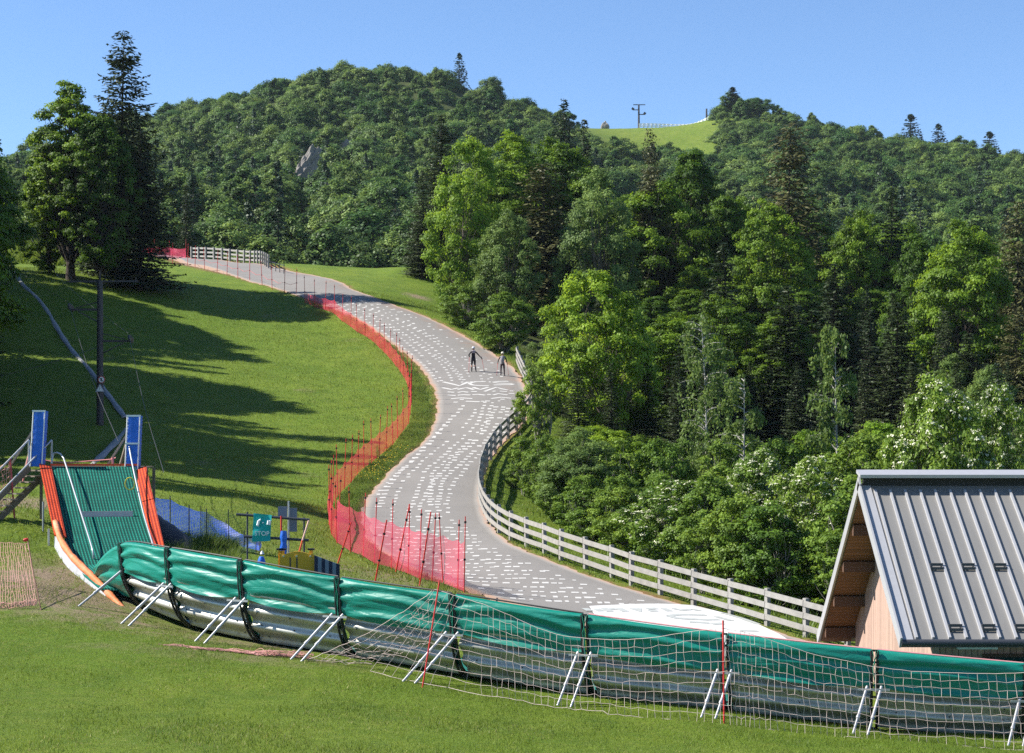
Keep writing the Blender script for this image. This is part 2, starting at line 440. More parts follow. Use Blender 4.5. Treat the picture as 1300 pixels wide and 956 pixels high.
def ground_material():
    m, N, L, B = mat_new('meadow and wood floor')
    tc = N.new("ShaderNodeTexCoord")
    def noise(s, det=6, rough=0.6, dist=0.0, off=0):
        n = N.new("ShaderNodeTexNoise"); n.inputs['Scale'].default_value = s; n.inputs['Detail'].default_value = det
        n.inputs['Roughness'].default_value = rough; n.inputs['Distortion'].default_value = dist
        mp = N.new("ShaderNodeMapping"); mp.inputs['Location'].default_value = (off, off * 2, 0)
        L.new(tc.outputs['Object'], mp.inputs[0]); L.new(mp.outputs[0], n.inputs['Vector'])
        return n.outputs[0]
    def mix(f, a, b):
        x = N.new("ShaderNodeMix"); x.data_type = 'RGBA'
        if isinstance(f, float): x.inputs['Factor'].default_value = f
        else: L.new(f, x.inputs['Factor'])
        for s, v in (('A', a), ('B', b)):
            if isinstance(v, tuple): x.inputs[s].default_value = (*v, 1)
            else: L.new(v, x.inputs[s])
        return x.outputs['Result']
    def rng(v, a, b, c=0.0, d=1.0):
        r_ = N.new("ShaderNodeMapRange"); L.new(v, r_.inputs['Value'])
        r_.inputs['From Min'].default_value = a; r_.inputs['From Max'].default_value = b
        r_.inputs['To Min'].default_value = c; r_.inputs['To Max'].default_value = d
        return r_.outputs[0]
    def attr(n):
        a = N.new("ShaderNodeAttribute"); a.attribute_name = n; return a.outputs['Fac']
    def math_(op, a, b):
        x = N.new("ShaderNodeMath"); x.operation = op
        for i, v in enumerate((a, b)):
            if isinstance(v, float): x.inputs[i].default_value = v
            else: L.new(v, x.inputs[i])
        return x.outputs[0]
    c = mix(rng(noise(0.09, 4), 0.35, 0.65), (0.120, 0.200, 0.014), (0.185, 0.245, 0.024))
    c = mix(rng(noise(0.55, 6, 0.7, 0.6, 4), 0.42, 0.68), c, (0.085, 0.150, 0.011))
    c = mix(rng(noise(2.6, 8, 0.75, 0.4, 9), 0.50, 0.78, 0, 0.75), c, (0.25, 0.265, 0.055))
    c = mix(rng(noise(14.0, 6, 0.8, 0, 3), 0.40, 0.75, 0, 0.6), c, (0.055, 0.105, 0.010))
    c = mix(rng(noise(0.8, 8, 0.8, 0.8, 17), 0.62, 0.74, 0, 0.55), c, (0.17, 0.135, 0.055))
    c = mix(rng(noise(22.0, 3, 0.6, 0, 51), 0.62, 0.72, 0, 0.55), c, (0.42, 0.40, 0.16))
    c = mix(rng(noise(7.0, 6, 0.75, 0.5, 57), 0.55, 0.7, 0, 0.5), c, (0.07, 0.12, 0.012))
    dn = math_('MULTIPLY', attr('dirt'), rng(noise(1.6, 8, 0.75, 0, 21), 0.3, 0.62))  # mask holds bare earth plus the painted haze tint of the far grass
    c = mix(rng(dn, 0.12, 0.7), c, mix(noise(5.0, 6), (0.20, 0.145, 0.085), (0.33, 0.26, 0.18)))
    ln = math_('MULTIPLY', attr('litter'), rng(noise(2.2, 8, 0.8, 0, 31), 0.3, 0.6, 0.2, 1.0))
    c = mix(rng(ln, 0.25, 0.75), c, mix(noise(9.0, 5), (0.24, 0.115, 0.055), (0.20, 0.16, 0.06)))
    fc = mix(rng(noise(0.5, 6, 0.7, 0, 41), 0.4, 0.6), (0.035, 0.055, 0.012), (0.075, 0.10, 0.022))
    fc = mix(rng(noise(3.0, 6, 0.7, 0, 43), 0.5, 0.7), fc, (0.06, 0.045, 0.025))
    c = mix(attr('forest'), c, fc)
    L.new(c, B.inputs['Base Color'])
    B.inputs['Roughness'].default_value = 0.85; B.inputs['Specular IOR Level'].default_value = 0.15
    bp = N.new("ShaderNodeBump"); bp.inputs['Strength'].default_value = 0.9; bp.inputs['Distance'].default_value = 0.12
    L.new(noise(9.0, 8, 0.8), bp.inputs['Height']); L.new(bp.outputs[0], B.inputs['Normal'])
    return m
M['ground'] = ground_material()
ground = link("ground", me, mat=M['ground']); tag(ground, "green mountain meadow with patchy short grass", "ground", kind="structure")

# ------------------------------------------------------------------ road
def road_material():
    m, N, L, B = mat_new('asphalt')
    uv = N.new("ShaderNodeUVMap"); uv.uv_map = "UVMap"
    sep = N.new("ShaderNodeSeparateXYZ"); L.new(uv.outputs[0], sep.inputs[0])
    tc = N.new("ShaderNodeTexCoord")
    def noise(s, det=6, rough=0.6, off=0):
        n = N.new("ShaderNodeTexNoise"); n.inputs['Scale'].default_value = s; n.inputs['Detail'].default_value = det; n.inputs['Roughness'].default_value = rough
        mp = N.new("ShaderNodeMapping"); mp.inputs['Location'].default_value = (off, off, 0)
        L.new(tc.outputs['Object'], mp.inputs[0]); L.new(mp.outputs[0], n.inputs['Vector']); return n.outputs[0]
    def mix(f, a, b):
        x = N.new("ShaderNodeMix"); x.data_type = 'RGBA'; L.new(f, x.inputs['Factor'])
        for s, v in (('A', a), ('B', b)):
            if isinstance(v, tuple): x.inputs[s].default_value = (*v, 1)
            else: L.new(v, x.inputs[s])
        return x.outputs['Result']
    def rng(v, a, b, c=0.0, d=1.0):
        r_ = N.new("ShaderNodeMapRange"); L.new(v, r_.inputs['Value'])
        for k_, vv in zip(('From Min', 'From Max', 'To Min', 'To Max'), (a, b, c, d)): r_.inputs[k_].default_value = vv
        return r_.outputs[0]
    def math_(op, a, b):
        x = N.new("ShaderNodeMath"); x.operation = op
        for i, v in enumerate((a, b)):
            if isinstance(v, float): x.inputs[i].default_value = v
            else: L.new(v, x.inputs[i])
        return x.outputs[0]
    c = mix(rng(noise(0.25, 5), 0.3, 0.7), (0.220, 0.207, 0.188), (0.275, 0.257, 0.233))
    c = mix(rng(noise(40.0, 3), 0.35, 0.7), c, (0.17, 0.16, 0.147))
    # reddish band of needles washed along the right hand side uphill and by both edges
    v = sep.outputs[1]
    right = math_('MULTIPLY', rng(v, 0.66, 0.93), rng(sep.outputs[0], 48.0, 70.0, 0.0, 1.0))
    left = rng(v, 0.045, 0.0)
    rfar = rng(v, 0.95, 1.0)
    band = math_('ADD', math_('MULTIPLY', right, rng(noise(0.45, 6, 0.7, 7), 0.42, 0.62, 0.0, 0.7)), math_('MAXIMUM', left, rfar))
    band = math_('MULTIPLY', band, rng(noise(2.5, 8, 0.8, 3), 0.25, 0.6, 0.25, 1.0))
    c = mix(rng(band, 0.1, 0.9, 0.0, 0.85), c, (0.30, 0.175, 0.115))
    # thin dark cracks
    vo = N.new("ShaderNodeTexVoronoi"); vo.feature = 'DISTANCE_TO_EDGE'; vo.inputs['Scale'].default_value = 0.22
    nv = N.new("ShaderNodeTexNoise"); nv.inputs['Scale'].default_value = 0.8; nv.inputs['Detail'].default_value = 6
    L.new(tc.outputs['Object'], nv.inputs['Vector'])
    mv = N.new("ShaderNodeMix"); mv.data_type = 'VECTOR'; mv.inputs['Factor'].default_value = 0.45
    sc_ = N.new("ShaderNodeVectorMath"); sc_.operation = 'SCALE'; sc_.inputs['Scale'].default_value = 6.0; L.new(nv.outputs[1], sc_.inputs[0])
    ad = N.new("ShaderNodeVectorMath"); ad.operation = 'ADD'; L.new(tc.outputs['Object'], ad.inputs[0]); L.new(sc_.outputs[0], ad.inputs[1])
    L.new(ad.outputs[0], vo.inputs['Vector'])
    crack = math_('MULTIPLY', rng(vo.outputs['Distance'], 0.008, 0.0), rng(noise(0.3, 3, 0.5, 13), 0.50, 0.58))
    c = mix(rng(crack, 0, 1, 0, 0.7), c, (0.07, 0.065, 0.06))
    L.new(c, B.inputs['Base Color'])
    B.inputs['Roughness'].default_value = 0.85; B.inputs['Specular IOR Level'].default_value = 0.3
    bp = N.new("ShaderNodeBump"); bp.inputs['Strength'].default_value = 0.3; bp.inputs['Distance'].default_value = 0.02
    L.new(noise(60.0, 3), bp.inputs['Height']); L.new(bp.outputs[0], B.inputs['Normal'])
    return m
NC = 14
V, UV = [], []
u = 0.0
for i, (a, b) in enumerate(zip(RL, RR)):
    if i: u += float(np.hypot(*(RC[i] - RC[i - 1])))
    for j in range(NC + 1):
        t = j / NC
        if j == 0: t = -0.01 + 0.012 * math.sin(i * 0.9) + 0.01 * math.sin(i * 2.3)
        if j == NC: t = 1.01 + 0.012 * math.sin(i * 1.1) + 0.01 * math.sin(i * 2.9)
        q = a.lerp(b, t)
        V.append((q.x, q.y, 0)); UV.append((u, min(1, max(0, t))))
V = np.array(V); V[:, 2] = HV(V[:, 0], V[:, 1]) + 0.035
ids = np.arange(len(V)).reshape(-1, NC + 1)
Q = np.stack([ids[:-1, :-1], ids[:-1, 1:], ids[1:, 1:], ids[1:, :-1]], -1).reshape(-1, 4)
sk = []
VV = [V]; base = len(V)
for col in (0, NC):
    low = V[ids[:, col]].copy(); low[:, 2] -= 0.4
    VV.append(low); k = np.arange(len(low)) + base; base += len(low)
    sk.append(np.stack([ids[:-1, col], ids[1:, col], k[1:], k[:-1]], -1))
UVall = np.array(UV + [(0, 0)] * len(ids) + [(0, 1)] * len(ids))
for n_c, col in enumerate((0, NC)):
    UVall[len(V) + n_c * len(ids):len(V) + (n_c + 1) * len(ids)] = UVall[ids[:, col]]
Vall = np.concatenate(VV); Qall = np.concatenate([Q] + sk)
me = bpy.data.meshes.new("road"); np_mesh(me, Vall, Qall)
uvl = me.uv_layers.new(name="UVMap"); uvl.data.foreach_set('uv', UVall[Qall.ravel()].astype(np.float32).ravel())
M['asphalt'] = road_material()
road = link("road", me, mat=M['asphalt']); tag(road, "grey asphalt roller ski road winding uphill", "road", kind="structure")

# paint on the road
def on_road(px, py):
    g = G(px, py); return Vector((g.x, g.y, g.z))
mk = MB()
rnd = random.Random(3)
def dash(c, t, wd, ln):
    """small painted dash centred at c (world xy), wd across direction t, ln along it"""
    t = Vector((t[0], t[1], 0)).normalized(); s = Vector((-t.y, t.x, 0))
    q = [c + s * (wd / 2) * a + t * (ln / 2) * b for a, b in ((-1, -1), (1, -1), (1, 1), (-1, 1))]
    hs = HV([p.x for p in q], [p.y for p in q])
    mk.add([(p.x, p.y, h + 0.042) for p, h in zip(q, hs)], [(0, 1, 2, 3)])
def strip_px(poly, wd):
    g = catmull([G(*p) for p in poly], 0.5)
    rows = []
    for i, p in enumerate(g):
        t = (g[min(i + 1, len(g) - 1)] - g[max(i - 1, 0)]); t.z = 0; t.normalize()
        s = Vector((-t.y, t.x, 0)) * wd / 2
        a, b = p + s, p - s
        rows.append([Vector((a.x, a.y, H(a.x, a.y) + 0.043)), Vector((b.x, b.y, H(b.x, b.y) + 0.043))])
    mk.sheet(rows, smooth=False)
LANES = [([(590, 512), (585, 520), (570, 535), (550, 558), (523, 585), (505, 603), (490, 622), (480, 645)], 0.36, 1.0),
         ([(606, 512), (602, 525), (580, 550), (550, 575), (525, 598), (508, 620), (499, 645), (498, 668)], 0.22, 1.0),
         ([(617, 508), (607, 535), (584, 560), (554, 586), (539, 600), (532, 620), (522, 645), (516, 665)], 0.26, 0.95),
         ([(625, 508), (617, 535), (596, 560), (566, 586), (551, 600), (544, 620), (534, 645), (530, 665)], 0.26, 0.95),
         ([(631, 514), (613, 550), (586, 575), (566, 595), (551, 612), (546, 635), (545, 665)], 0.34, 0.85),
         ([(640, 514), (625, 550), (600, 575), (579, 595), (562, 612), (557, 635), (557, 665)], 0.28, 0.85),
         ([(654, 512), (650, 535), (628, 560), (600, 585), (581, 608), (569, 630), (568, 650), (580, 668)], 0.26, 1.1),
         ([(568, 535), (545, 563), (515, 593), (492, 614), (480, 630)], 0.24, 1.1),
         ([(648, 515), (636, 545), (618, 562)], 0.3, 1.1)]
for poly, wd, st in LANES:
    g = catmull([G(*p) for p in poly], 0.05)
    acc, last = 0.0, g[0]
    for i in range(1, len(g)):
        acc += (g[i] - last).length; last = g[i]
        if acc >= st * rnd.uniform(0.85, 1.15):
            acc = 0
            if rnd.random() < 0.93:
                dash(g[i] + Vector((rnd.uniform(-.07, .07), 0, 0)), (0.15 * rnd.uniform(-1, 1), 1), wd * rnd.uniform(0.6, 1.1), rnd.uniform(0.24, 0.36))
# rows on the lower apron and the upper bend, set out along the road
cum = np.concatenate([[0], np.cumsum(np.hypot(*(RC[1:] - RC[:-1]).T))])
def road_at(uu, v):
    i = int(np.searchsorted(cum, uu)); i = min(max(i, 1), len(cum) - 1)
    t = (uu - cum[i - 1]) / (cum[i] - cum[i - 1] + 1e-9)
    a = RL[i - 1].lerp(RL[i], t).lerp(RR[i - 1].lerp(RR[i], t), v)
    d = RC[i] - RC[i - 1]
    return a, (d[0], d[1])
def u_of_py(py, v=0.5):
    best, bu = 1e9, 0
    for uu in np.arange(0, cum[-1], 0.5):
        a, _ = road_at(uu, v); z = H(a.x, a.y); q = CY - (z - CZ) / a.y * F
        if abs(q - py) < best: best, bu = abs(q - py), uu
    return bu
u0, u1 = u_of_py(766), u_of_py(668)
uu = u0
while uu < u1:
    k = 14
    for j in range(k):
        v = 0.10 + 0.72 * (j + 0.5 * (int(uu / 1.05 + .01) % 2)) / k + rnd.uniform(-0.015, 0.015)
        if rnd.random() < 0.85 and v < 0.83:
            a, t = road_at(uu + rnd.uniform(-0.12, 0.12), v)
            dash(a, (t[0] * 0.3, abs(t[1]) + 0.5), rnd.uniform(0.13, 0.27), rnd.uniform(0.20, 0.34))
    uu += 1.05
u2, u3 = u_of_py(487), u_of_py(376)
for j, v in enumerate([0.07, 0.14, 0.22, 0.30, 0.38, 0.46, 0.54, 0.62, 0.71, 0.80]):
    uu = u2 + rnd.uniform(0, 1)
    while uu < u3:
        a, t = road_at(uu, v + 0.03 * math.sin(uu * 0.13 + j * 1.7) + rnd.uniform(-0.004, 0.004))
        if rnd.random() < (0.92 if v < 0.6 else 0.6): dash(a, (t[0] * .5, t[1]), rnd.uniform(0.12, 0.25), rnd.uniform(0.22, 0.34))
        uu += rnd.uniform(0.95, 1.2)
k0 = (560, 475, 11.82)
def tr(*q): return [(560 + x / 11.82, 475 + y / 11.82) for x, y in q]
for q in [tr((30, 125), (160, 155), (275, 184), (340, 155), (408, 125)), tr((670, 120), (520, 122), (440, 140), (425, 152), (470, 172), (560, 180), (720, 184)),
          tr((1010, 116), (880, 118), (775, 130), (860, 145), (1040, 149), (1085, 158), (1040, 168), (790, 172))]:
    strip_px(q, 0.26)
for q in [tr((15, 212), (90, 226), (155, 240), (205, 228), (255, 216)), tr((250, 240), (320, 222), (385, 213), (440, 226), (492, 242)), tr((480, 206), (540, 226), (592, 240), (650, 222), (712, 206)),
          tr((675, 258), (740, 236), (830, 206), (920, 232), (1005, 248)), tr((250, 285), (320, 270), (410, 282)), tr((250, 325), (340, 318), (440, 323)),
          tr((95, 275), (200, 283)), tr((95, 325), (220, 330)), tr((450, 268), (540, 272)), tr((470, 318), (560, 312), (660, 325)), tr((640, 262), (690, 268)), tr((690, 312), (750, 316)),
          tr((780, 322), (860, 302), (1000, 322)), tr((770, 268), (820, 262)), tr((880, 264), (990, 272)), tr((1030, 262), (1085, 262)), tr((1015, 298), (1100, 300)), tr((1165, 264), (1215, 264)), tr((1170, 305), (1240, 312)),
          tr((150, 378), (300, 366), (470, 376)), tr((750, 376), (900, 356), (1050, 372)), tr((280, 388), (345, 390)), tr((185, 430), (250, 430)), tr((370, 416), (580, 424)), tr((600, 416), (640, 418)), tr((660, 412), (735, 414)), tr((890, 386), (955, 386)), tr((850, 412), (890, 412))]:
    strip_px(q, 0.24)
M['paint'] = mat('white road paint', (0.50, 0.49, 0.46), 0.8, var=0.1, nscale=20, dirt=(0.34, 0.33, 0.31), dirt_amt=0.75)
pm = mk.build("road_markings", M['paint']); tag(pm, "white painted dashes and letters on the asphalt", "road markings", kind="structure")
# white start field with faded grey lettering
wf = MB()
poly = [G(*p) for p in [(748, 771), (880, 770), (925, 781), (960, 793), (988, 806), (1010, 820), (905, 820), (800, 808), (760, 790)]]
cen = sum(poly, Vector()) / len(poly)
for i in range(len(poly)):
    a, b = poly[i], poly[(i + 1) % len(poly)]
    n = 6
    for k in range(n):
        ring0 = [cen.lerp(a.lerp(b, k / n), s / 6) for s in range(7)]; ring1 = [cen.lerp(a.lerp(b, (k + 1) / n), s / 6) for s in range(7)]
        wf.sheet([[Vector((p.x, p.y, H(p.x, p.y) + 0.047)) for p in ring0], [Vector((p.x, p.y, H(p.x, p.y) + 0.047)) for p in ring1]], smooth=False)
M['paint2'] = mat('white field paint', (0.62, 0.62, 0.60), 0.75, var=0.08, nscale=2.5, dirt=(0.33, 0.32, 0.30), dirt_amt=0.85)
tag(wf.build("road_start_field", M['paint2']), "solid white painted start field across the road", "painted field", kind="structure")
mk = MB()
def t2(*q): return [(730 + x / 4.815, 755 + y / 4.815) for x, y in q]
for q in [t2((175, 90), (215, 112)), t2((210, 98), (250, 94)), t2((270, 92), (310, 112)), t2((350, 92), (400, 112), (385, 92)), t2((440, 96), (500, 92)), t2((450, 108), (500, 106)), t2((540, 92), (580, 110)), t2((600, 92), (650, 104), (700, 98)),
          t2((570, 138), (640, 130), (800, 134)), t2((570, 138), (620, 152), (800, 162), (880, 160)), t2((840, 190), (900, 184)), t2((130, 94), (160, 110)), t2((60, 92), (90, 108)), t2((720, 96), (760, 108)), t2((900, 120), (1010, 150), (1120, 190)), t2((700, 175), (820, 182)), t2((860, 142), (960, 168)), t2((1010, 228), (1120, 232))]:
    g = catmull([G(*p) for p in q], 0.4)
    rows = []
    for i, p in enumerate(g):
        t = (g[min(i + 1, len(g) - 1)] - g[max(i - 1, 0)]); t.z = 0; t.normalize(); s = Vector((-t.y, t.x, 0)) * 0.13
        rows.append([Vector((p.x + s.x, p.y + s.y, H(p.x + s.x, p.y + s.y) + 0.056)), Vector((p.x - s.x, p.y - s.y, H(p.x - s.x, p.y - s.y) + 0.056))])
    mk.sheet(rows, smooth=False)
M['greypaint'] = mat('faded grey paint', (0.38, 0.40, 0.38), 0.8, var=0.2, nscale=8)
tag(mk.build("road_field_markings", M['greypaint']), "faded grey letters on the white start field", "road markings", kind="structure")
# pale worn strip of the ski lift line
def ground_strip(name, poly, wd, m, lift, label):
    g = catmull([G(*p) for p in poly], 0.5); b = MB(); rows = []
    for i, p in enumerate(g):
        t = (g[min(i + 1, len(g) - 1)] - g[max(i - 1, 0)]); t.z = 0; t.normalize(); s = Vector((-t.y, t.x, 0))
        ww = wd / 2 * (1 + 0.12 * math.sin(i * 0.7))
        row = []
        for k in (-1, -0.5, 0, 0.5, 1):
            q = p + s * k * ww
            row.append(Vector((q.x, q.y, H(q.x, q.y) + lift - (0.10 if abs(k) == 1 else 0))))
        rows.append(row)
    b.sheet(rows)
    return tag(b.build(name, m), label, "path", kind="structure")
M['gravel'] = mat('pale worn track', (0.30, 0.30, 0.30), 0.9, var=0.25, nscale=3, dirt=(0.12, 0.16, 0.05), dirt_amt=0.5)
ground_strip("path", [(6, 335), (22, 352), (58, 392), (88, 440), (118, 475), (140, 505), (160, 532)], 0.38, M['gravel'], 0.10, "pale worn strip running down under the lift line")
ground_strip("path", [(166, 540), (150, 558), (128, 580), (112, 596)], 0.4, M['gravel'], 0.10, "short pale path behind the start platform")
# ------------------------------------------------------------------ vegetation
def unit(v): return v / (np.linalg.norm(v, axis=-1, keepdims=True) + 1e-9)

def leaf_quads(C, N_, size, rs, aspect=1.5, T=None):
    """diamond leaves: centres, normals, sizes -> vertices and quads"""
    n = len(C)
    if T is None: T = rs.normal(size=(n, 3))
    T = unit(T - N_ * (T * N_).sum(1, keepdims=True))
    Bv = np.cross(N_, T)
    s = size[:, None] if hasattr(size, '__len__') else size
    V = np.empty((n, 4, 3))
    V[:, 0] = C - T * s * aspect * .5
    V[:, 1] = C + Bv * s * .5
    V[:, 2] = C + T * s * aspect * .5
    V[:, 3] = C - Bv * s * .5
    return V.reshape(-1, 3), np.arange(n * 4).reshape(-1, 4)

def leaf_mesh(name, C, N_, size, rs, m, aspect=1.5, T=None, var=None):
    V, Q = leaf_quads(C, N_, size, rs, aspect, T)
    me = bpy.data.meshes.new(name)
    np_mesh(me, V, Q, smooth=False)
    at = me.attributes.new("var", 'FLOAT', 'FACE')
    at.data.foreach_set('value', (rs.rand(len(Q)) if var is None else var).astype(np.float32))
    me.materials.append(m)
    return me

def wood_mesh(name, tubes, m, n=6):
    b = MB()
    for pts_, r_ in tubes: b.tube(pts_, r_, n if r_[0] > 0.06 else 4, cap=False)
    me = bpy.data.meshes.new(name)
    me.from_pydata(b.v, [], b.f); me.polygons.foreach_set('use_smooth', [True] * len(b.f)); me.update()
    me.materials.append(m)
    return me

def bent(a, b, rs, n=5, amp=0.08, lift=0.0):
    a, b = np.array(a, float), np.array(b, float)
    L_ = np.linalg.norm(b - a); out = []
    off = rs.normal(size=3) * amp * L_
    for i in range(n + 1):
        t = i / n
        out.append(tuple(a + (b - a) * t + off * math.sin(math.pi * t) + np.array([0, 0, lift * L_ * math.sin(math.pi * t)])))
    return out

def broadleaf(name, seed, Hh, Rr, th, n_cl, per, leaf, m, bark, flat=0.55, top=0.75, low=0.5, tr_=0.16, stems=1, clr=(0.16, 0.30), inner=0.3, lean=0.0, vspread=1.0):
    """crown of leaf clumps on an uneven envelope; th = height where the crown starts"""
    rs = np.random.RandomState(seed)
    ch = Hh - th
    # uneven envelope: a few big lobes
    lob = unit(rs.normal(size=(7, 3))); la = rs.uniform(0.10, 0.32, 7)
    k = np.arange(n_cl) + 0.5
    ph = np.arccos(1 - 2 * k / n_cl); th_ = np.pi * (1 + 5 ** 0.5) * k
    d = np.stack([np.cos(th_) * np.sin(ph), np.sin(th_) * np.sin(ph), np.cos(ph)], 1) + rs.normal(size=(n_cl, 3)) * 0.12
    d = unit(d)
    env = 0.78 + (np.maximum(0, d @ lob.T) ** 3 * la).sum(1)
    rad = np.where(rs.rand(n_cl) < inner, rs.uniform(0.35, 0.8, n_cl), rs.uniform(0.86, 1.05, n_cl)) * env
    t = np.clip((d[:, 2] * rad + 1) / 2, 0.0, 1.15)                              # 0 bottom 1 top
    shape = np.where(t > 0.45, 1 - (1 - top) * ((t - 0.45) / 0.55) ** 1.5, low + (1 - low) * (t / 0.45) ** 0.8)
    C = np.stack([d[:, 0] * rad * Rr * shape + lean * t * Rr, d[:, 1] * rad * Rr * shape, th + np.clip(t, -0.02, 1.05) * ch], 1)
    C[:, 2] -= np.clip(np.abs(rs.normal(size=n_cl)) * 0.02 * ch, 0, 1)
    rc = rs.uniform(clr[0], clr[1], n_cl) * Rr
    # leaves: mostly on the clump's upper and outer shell
    cnt = np.maximum(8, (per * (rc / rc.mean()) ** 2).astype(int))
    ci = np.repeat(np.arange(n_cl), cnt); n = len(ci)
    q = unit(rs.normal(size=(n, 3))); q[:, 2] = np.where(rs.rand(n) < 0.65, np.abs(q[:, 2]), q[:, 2])
    rr = rs.uniform(0.35, 1.0, n) ** 0.5 * (1 + 0.25 * rs.normal(size=n))
    pos = C[ci] + q * (rr * rc[ci])[:, None] * np.array([1, 1, flat])
    cen = np.array([0, 0, th + ch * 0.45])
    outw = unit((C[ci] - cen) / np.array([Rr, Rr, ch / 2]))
    nrm = unit(q * 0.8 + outw * 0.5 + np.array([0, 0, 0.5]) + rs.normal(size=(n, 3)) * 0.55)
    # twigs sticking out beyond the clumps
    cv = rs.rand(n_cl)
    var = np.clip(0.5 + (cv[ci] - 0.5) * 0.7 * vspread + (rs.rand(n) - 0.5) * 0.5, 0, 1)
    crown = leaf_mesh(name + " crown", pos, nrm, rs.uniform(0.7, 1.3, n) * leaf, rs, m, 1.5, var=var)
    tubes = []
    for s in range(stems):
        a = rs.uniform(0, 6.28); sp = 0 if stems == 1 else rs.uniform(0.1, 0.35)
        base = (math.cos(a) * 0.02, math.sin(a) * 0.02, -0.3)
        topp = (math.cos(a) * Rr * (0.05 if stems == 1 else 0.5) + lean * Rr * 0.6, math.sin(a) * Rr * (0.05 if stems == 1 else 0.5), th + ch * 0.75)
        tp = bent(base, topp, rs, 8, 0.03 if stems == 1 else 0.06)
        rr0 = tr_ if stems == 1 else tr_ * rs.uniform(0.35, 0.6)
        rl = [rr0 * (1.35 if i == 0 else 1) * (1 - 0.85 * i / 8) for i in range(9)]
        tubes.append((tp, rl))
        order = rs.permutation(n_cl)[:max(6, int(n_cl * 0.5 / stems))]
        for c in order:
            f = np.clip((C[c][2] - th) / ch * 0.8 - 0.05, 0.02, 0.95) if th > 0.5 else np.clip(C[c][2] / Hh * 0.7, 0.1, 0.9)
            zz = -0.3 + (topp[2] + 0.3) * max(0.12, (th + f * ch * 0.7) / max(topp[2], .1) * 0.85)
            i = min(7, max(1, int((zz + 0.3) / (topp[2] + 0.3) * 8)))
            tubes.append((bent(tp[i], tuple(C[c]), rs, 4, 0.07, 0.05), [rl[i] * 0.5, rl[i] * 0.38, rl[i] * 0.26, rl[i] * 0.15, 0.012]))
    wood = wood_mesh(name + " trunk", tubes, bark)
    return dict(crown=crown, trunk=wood, H=Hh, R=Rr, clumps=C, rc=rc)

def conifer(name, seed, Hh, Rr, m, bark, start=0.06, droop=0.28, whorl=0.42, step=0.20, nb=7, leaf=0.34, power=0.85, thin=1.0, width=0.36, tipup=0.12, hang=0.30, gap=0.1, tr_=0.2):
    rs = np.random.RandomState(seed)
    C, N_, T, S, Vv = [], [], [], [], []
    tubes = [(bent((0, 0, -0.3), (rs.normal() * 0.02 * Hh * .3, rs.normal() * 0.02 * Hh * .3, Hh * 0.985), rs, 8, 0.006), [tr_ * (1 - 0.93 * i / 8) for i in range(9)])]
    z = Hh * start
    while z < Hh * 0.985:
        t = (z - Hh * start) / (Hh * (1 - start))
        k = nb if t < 0.85 else 5
        a0 = rs.uniform(0, 6.28)
        for j in range(k):
            if rs.rand() < gap: continue
            a = a0 + j * 2 * math.pi / k + rs.normal() * 0.22
            Lb = Rr * (1 - t) ** power * rs.uniform(0.62, 1.12) + 0.12
            dr = droop * (1 - t * 1.25) + rs.normal() * 0.06
            dirh = np.array([math.cos(a), math.sin(a), 0]); side = np.array([-dirh[1], dirh[0], 0])
            ns = max(2, int(Lb / step))
            s = (np.arange(ns) + rs.rand(ns)) / ns
            zz = z - dr * Lb * s + tipup * Lb * s ** 3 + (0.0 if t < .8 else .3 * Lb) * s
            ctr = dirh[None] * (Lb * s)[:, None] + np.array([0, 0, 1]) * zz[:, None]
            # flat fronds: side twigs along the branch, each a short row of needle sprays
            frl = width * Lb * np.clip((1 - s) ** 0.75, 0.08, 1) * np.clip(s * 4 + 0.3, 0, 1) + 0.10
            for sd in (-1, 1):
                m2 = np.maximum(1, (frl / step).astype(int))
                ii = np.repeat(np.arange(ns), m2)
                jj = np.concatenate([np.arange(q_) for q_ in m2])
                if thin < 1:
                    kp = rs.rand(len(ii)) < thin; ii, jj = ii[kp], jj[kp]
                if len(ii) == 0: continue
                f = (jj + rs.rand(len(ii))) / m2[ii]
                n2 = len(ii); wl = frl[ii] * f
                c = ctr[ii] + side[None] * (sd * wl)[:, None] + dirh[None] * (wl * 0.5)[:, None] + np.array([0, 0, -1.0]) * (wl * hang * rs.uniform(0.5, 1.3, n2) + np.abs(rs.normal(size=n2)) * 0.05)[:, None]
                tt = side[None] * sd + dirh[None] * 0.7 + np.array([0, 0, -hang]) + rs.normal(size=(n2, 3)) * 0.25
                nn = unit(np.array([0, 0, 1.0]) + rs.normal(size=(n2, 3)) * 0.5 + dirh[None] * 0.35)
                C.append(c); N_.append(nn); T.append(tt); S.append(rs.uniform(0.7, 1.3, n2) * leaf * 0.42)
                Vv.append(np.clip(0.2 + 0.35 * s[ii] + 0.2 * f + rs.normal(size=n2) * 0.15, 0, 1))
            if rs.rand() < 0.5 and Lb > 0.8:
                tubes.append(([(0, 0, z), tuple(dirh * Lb * 0.5 + np.array([0, 0, z - dr * Lb * 0.5])), tuple(dirh * Lb * 0.92 + np.array([0, 0, z - dr * Lb * 0.9 + tipup * Lb * .7]))], [0.035, 0.02, 0.008]))
        z += whorl * rs.uniform(0.7, 1.2) * (1 if t < 0.8 else 0.6)
    C = np.concatenate(C); N_ = np.concatenate(N_); T = np.concatenate(T); S = np.concatenate(S); Vv = np.concatenate(Vv)
    N_ = unit(N_)
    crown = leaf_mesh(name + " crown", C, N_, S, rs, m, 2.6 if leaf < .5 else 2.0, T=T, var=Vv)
    return dict(crown=crown, trunk=wood_mesh(name + " trunk", tubes, bark), H=Hh, R=Rr)

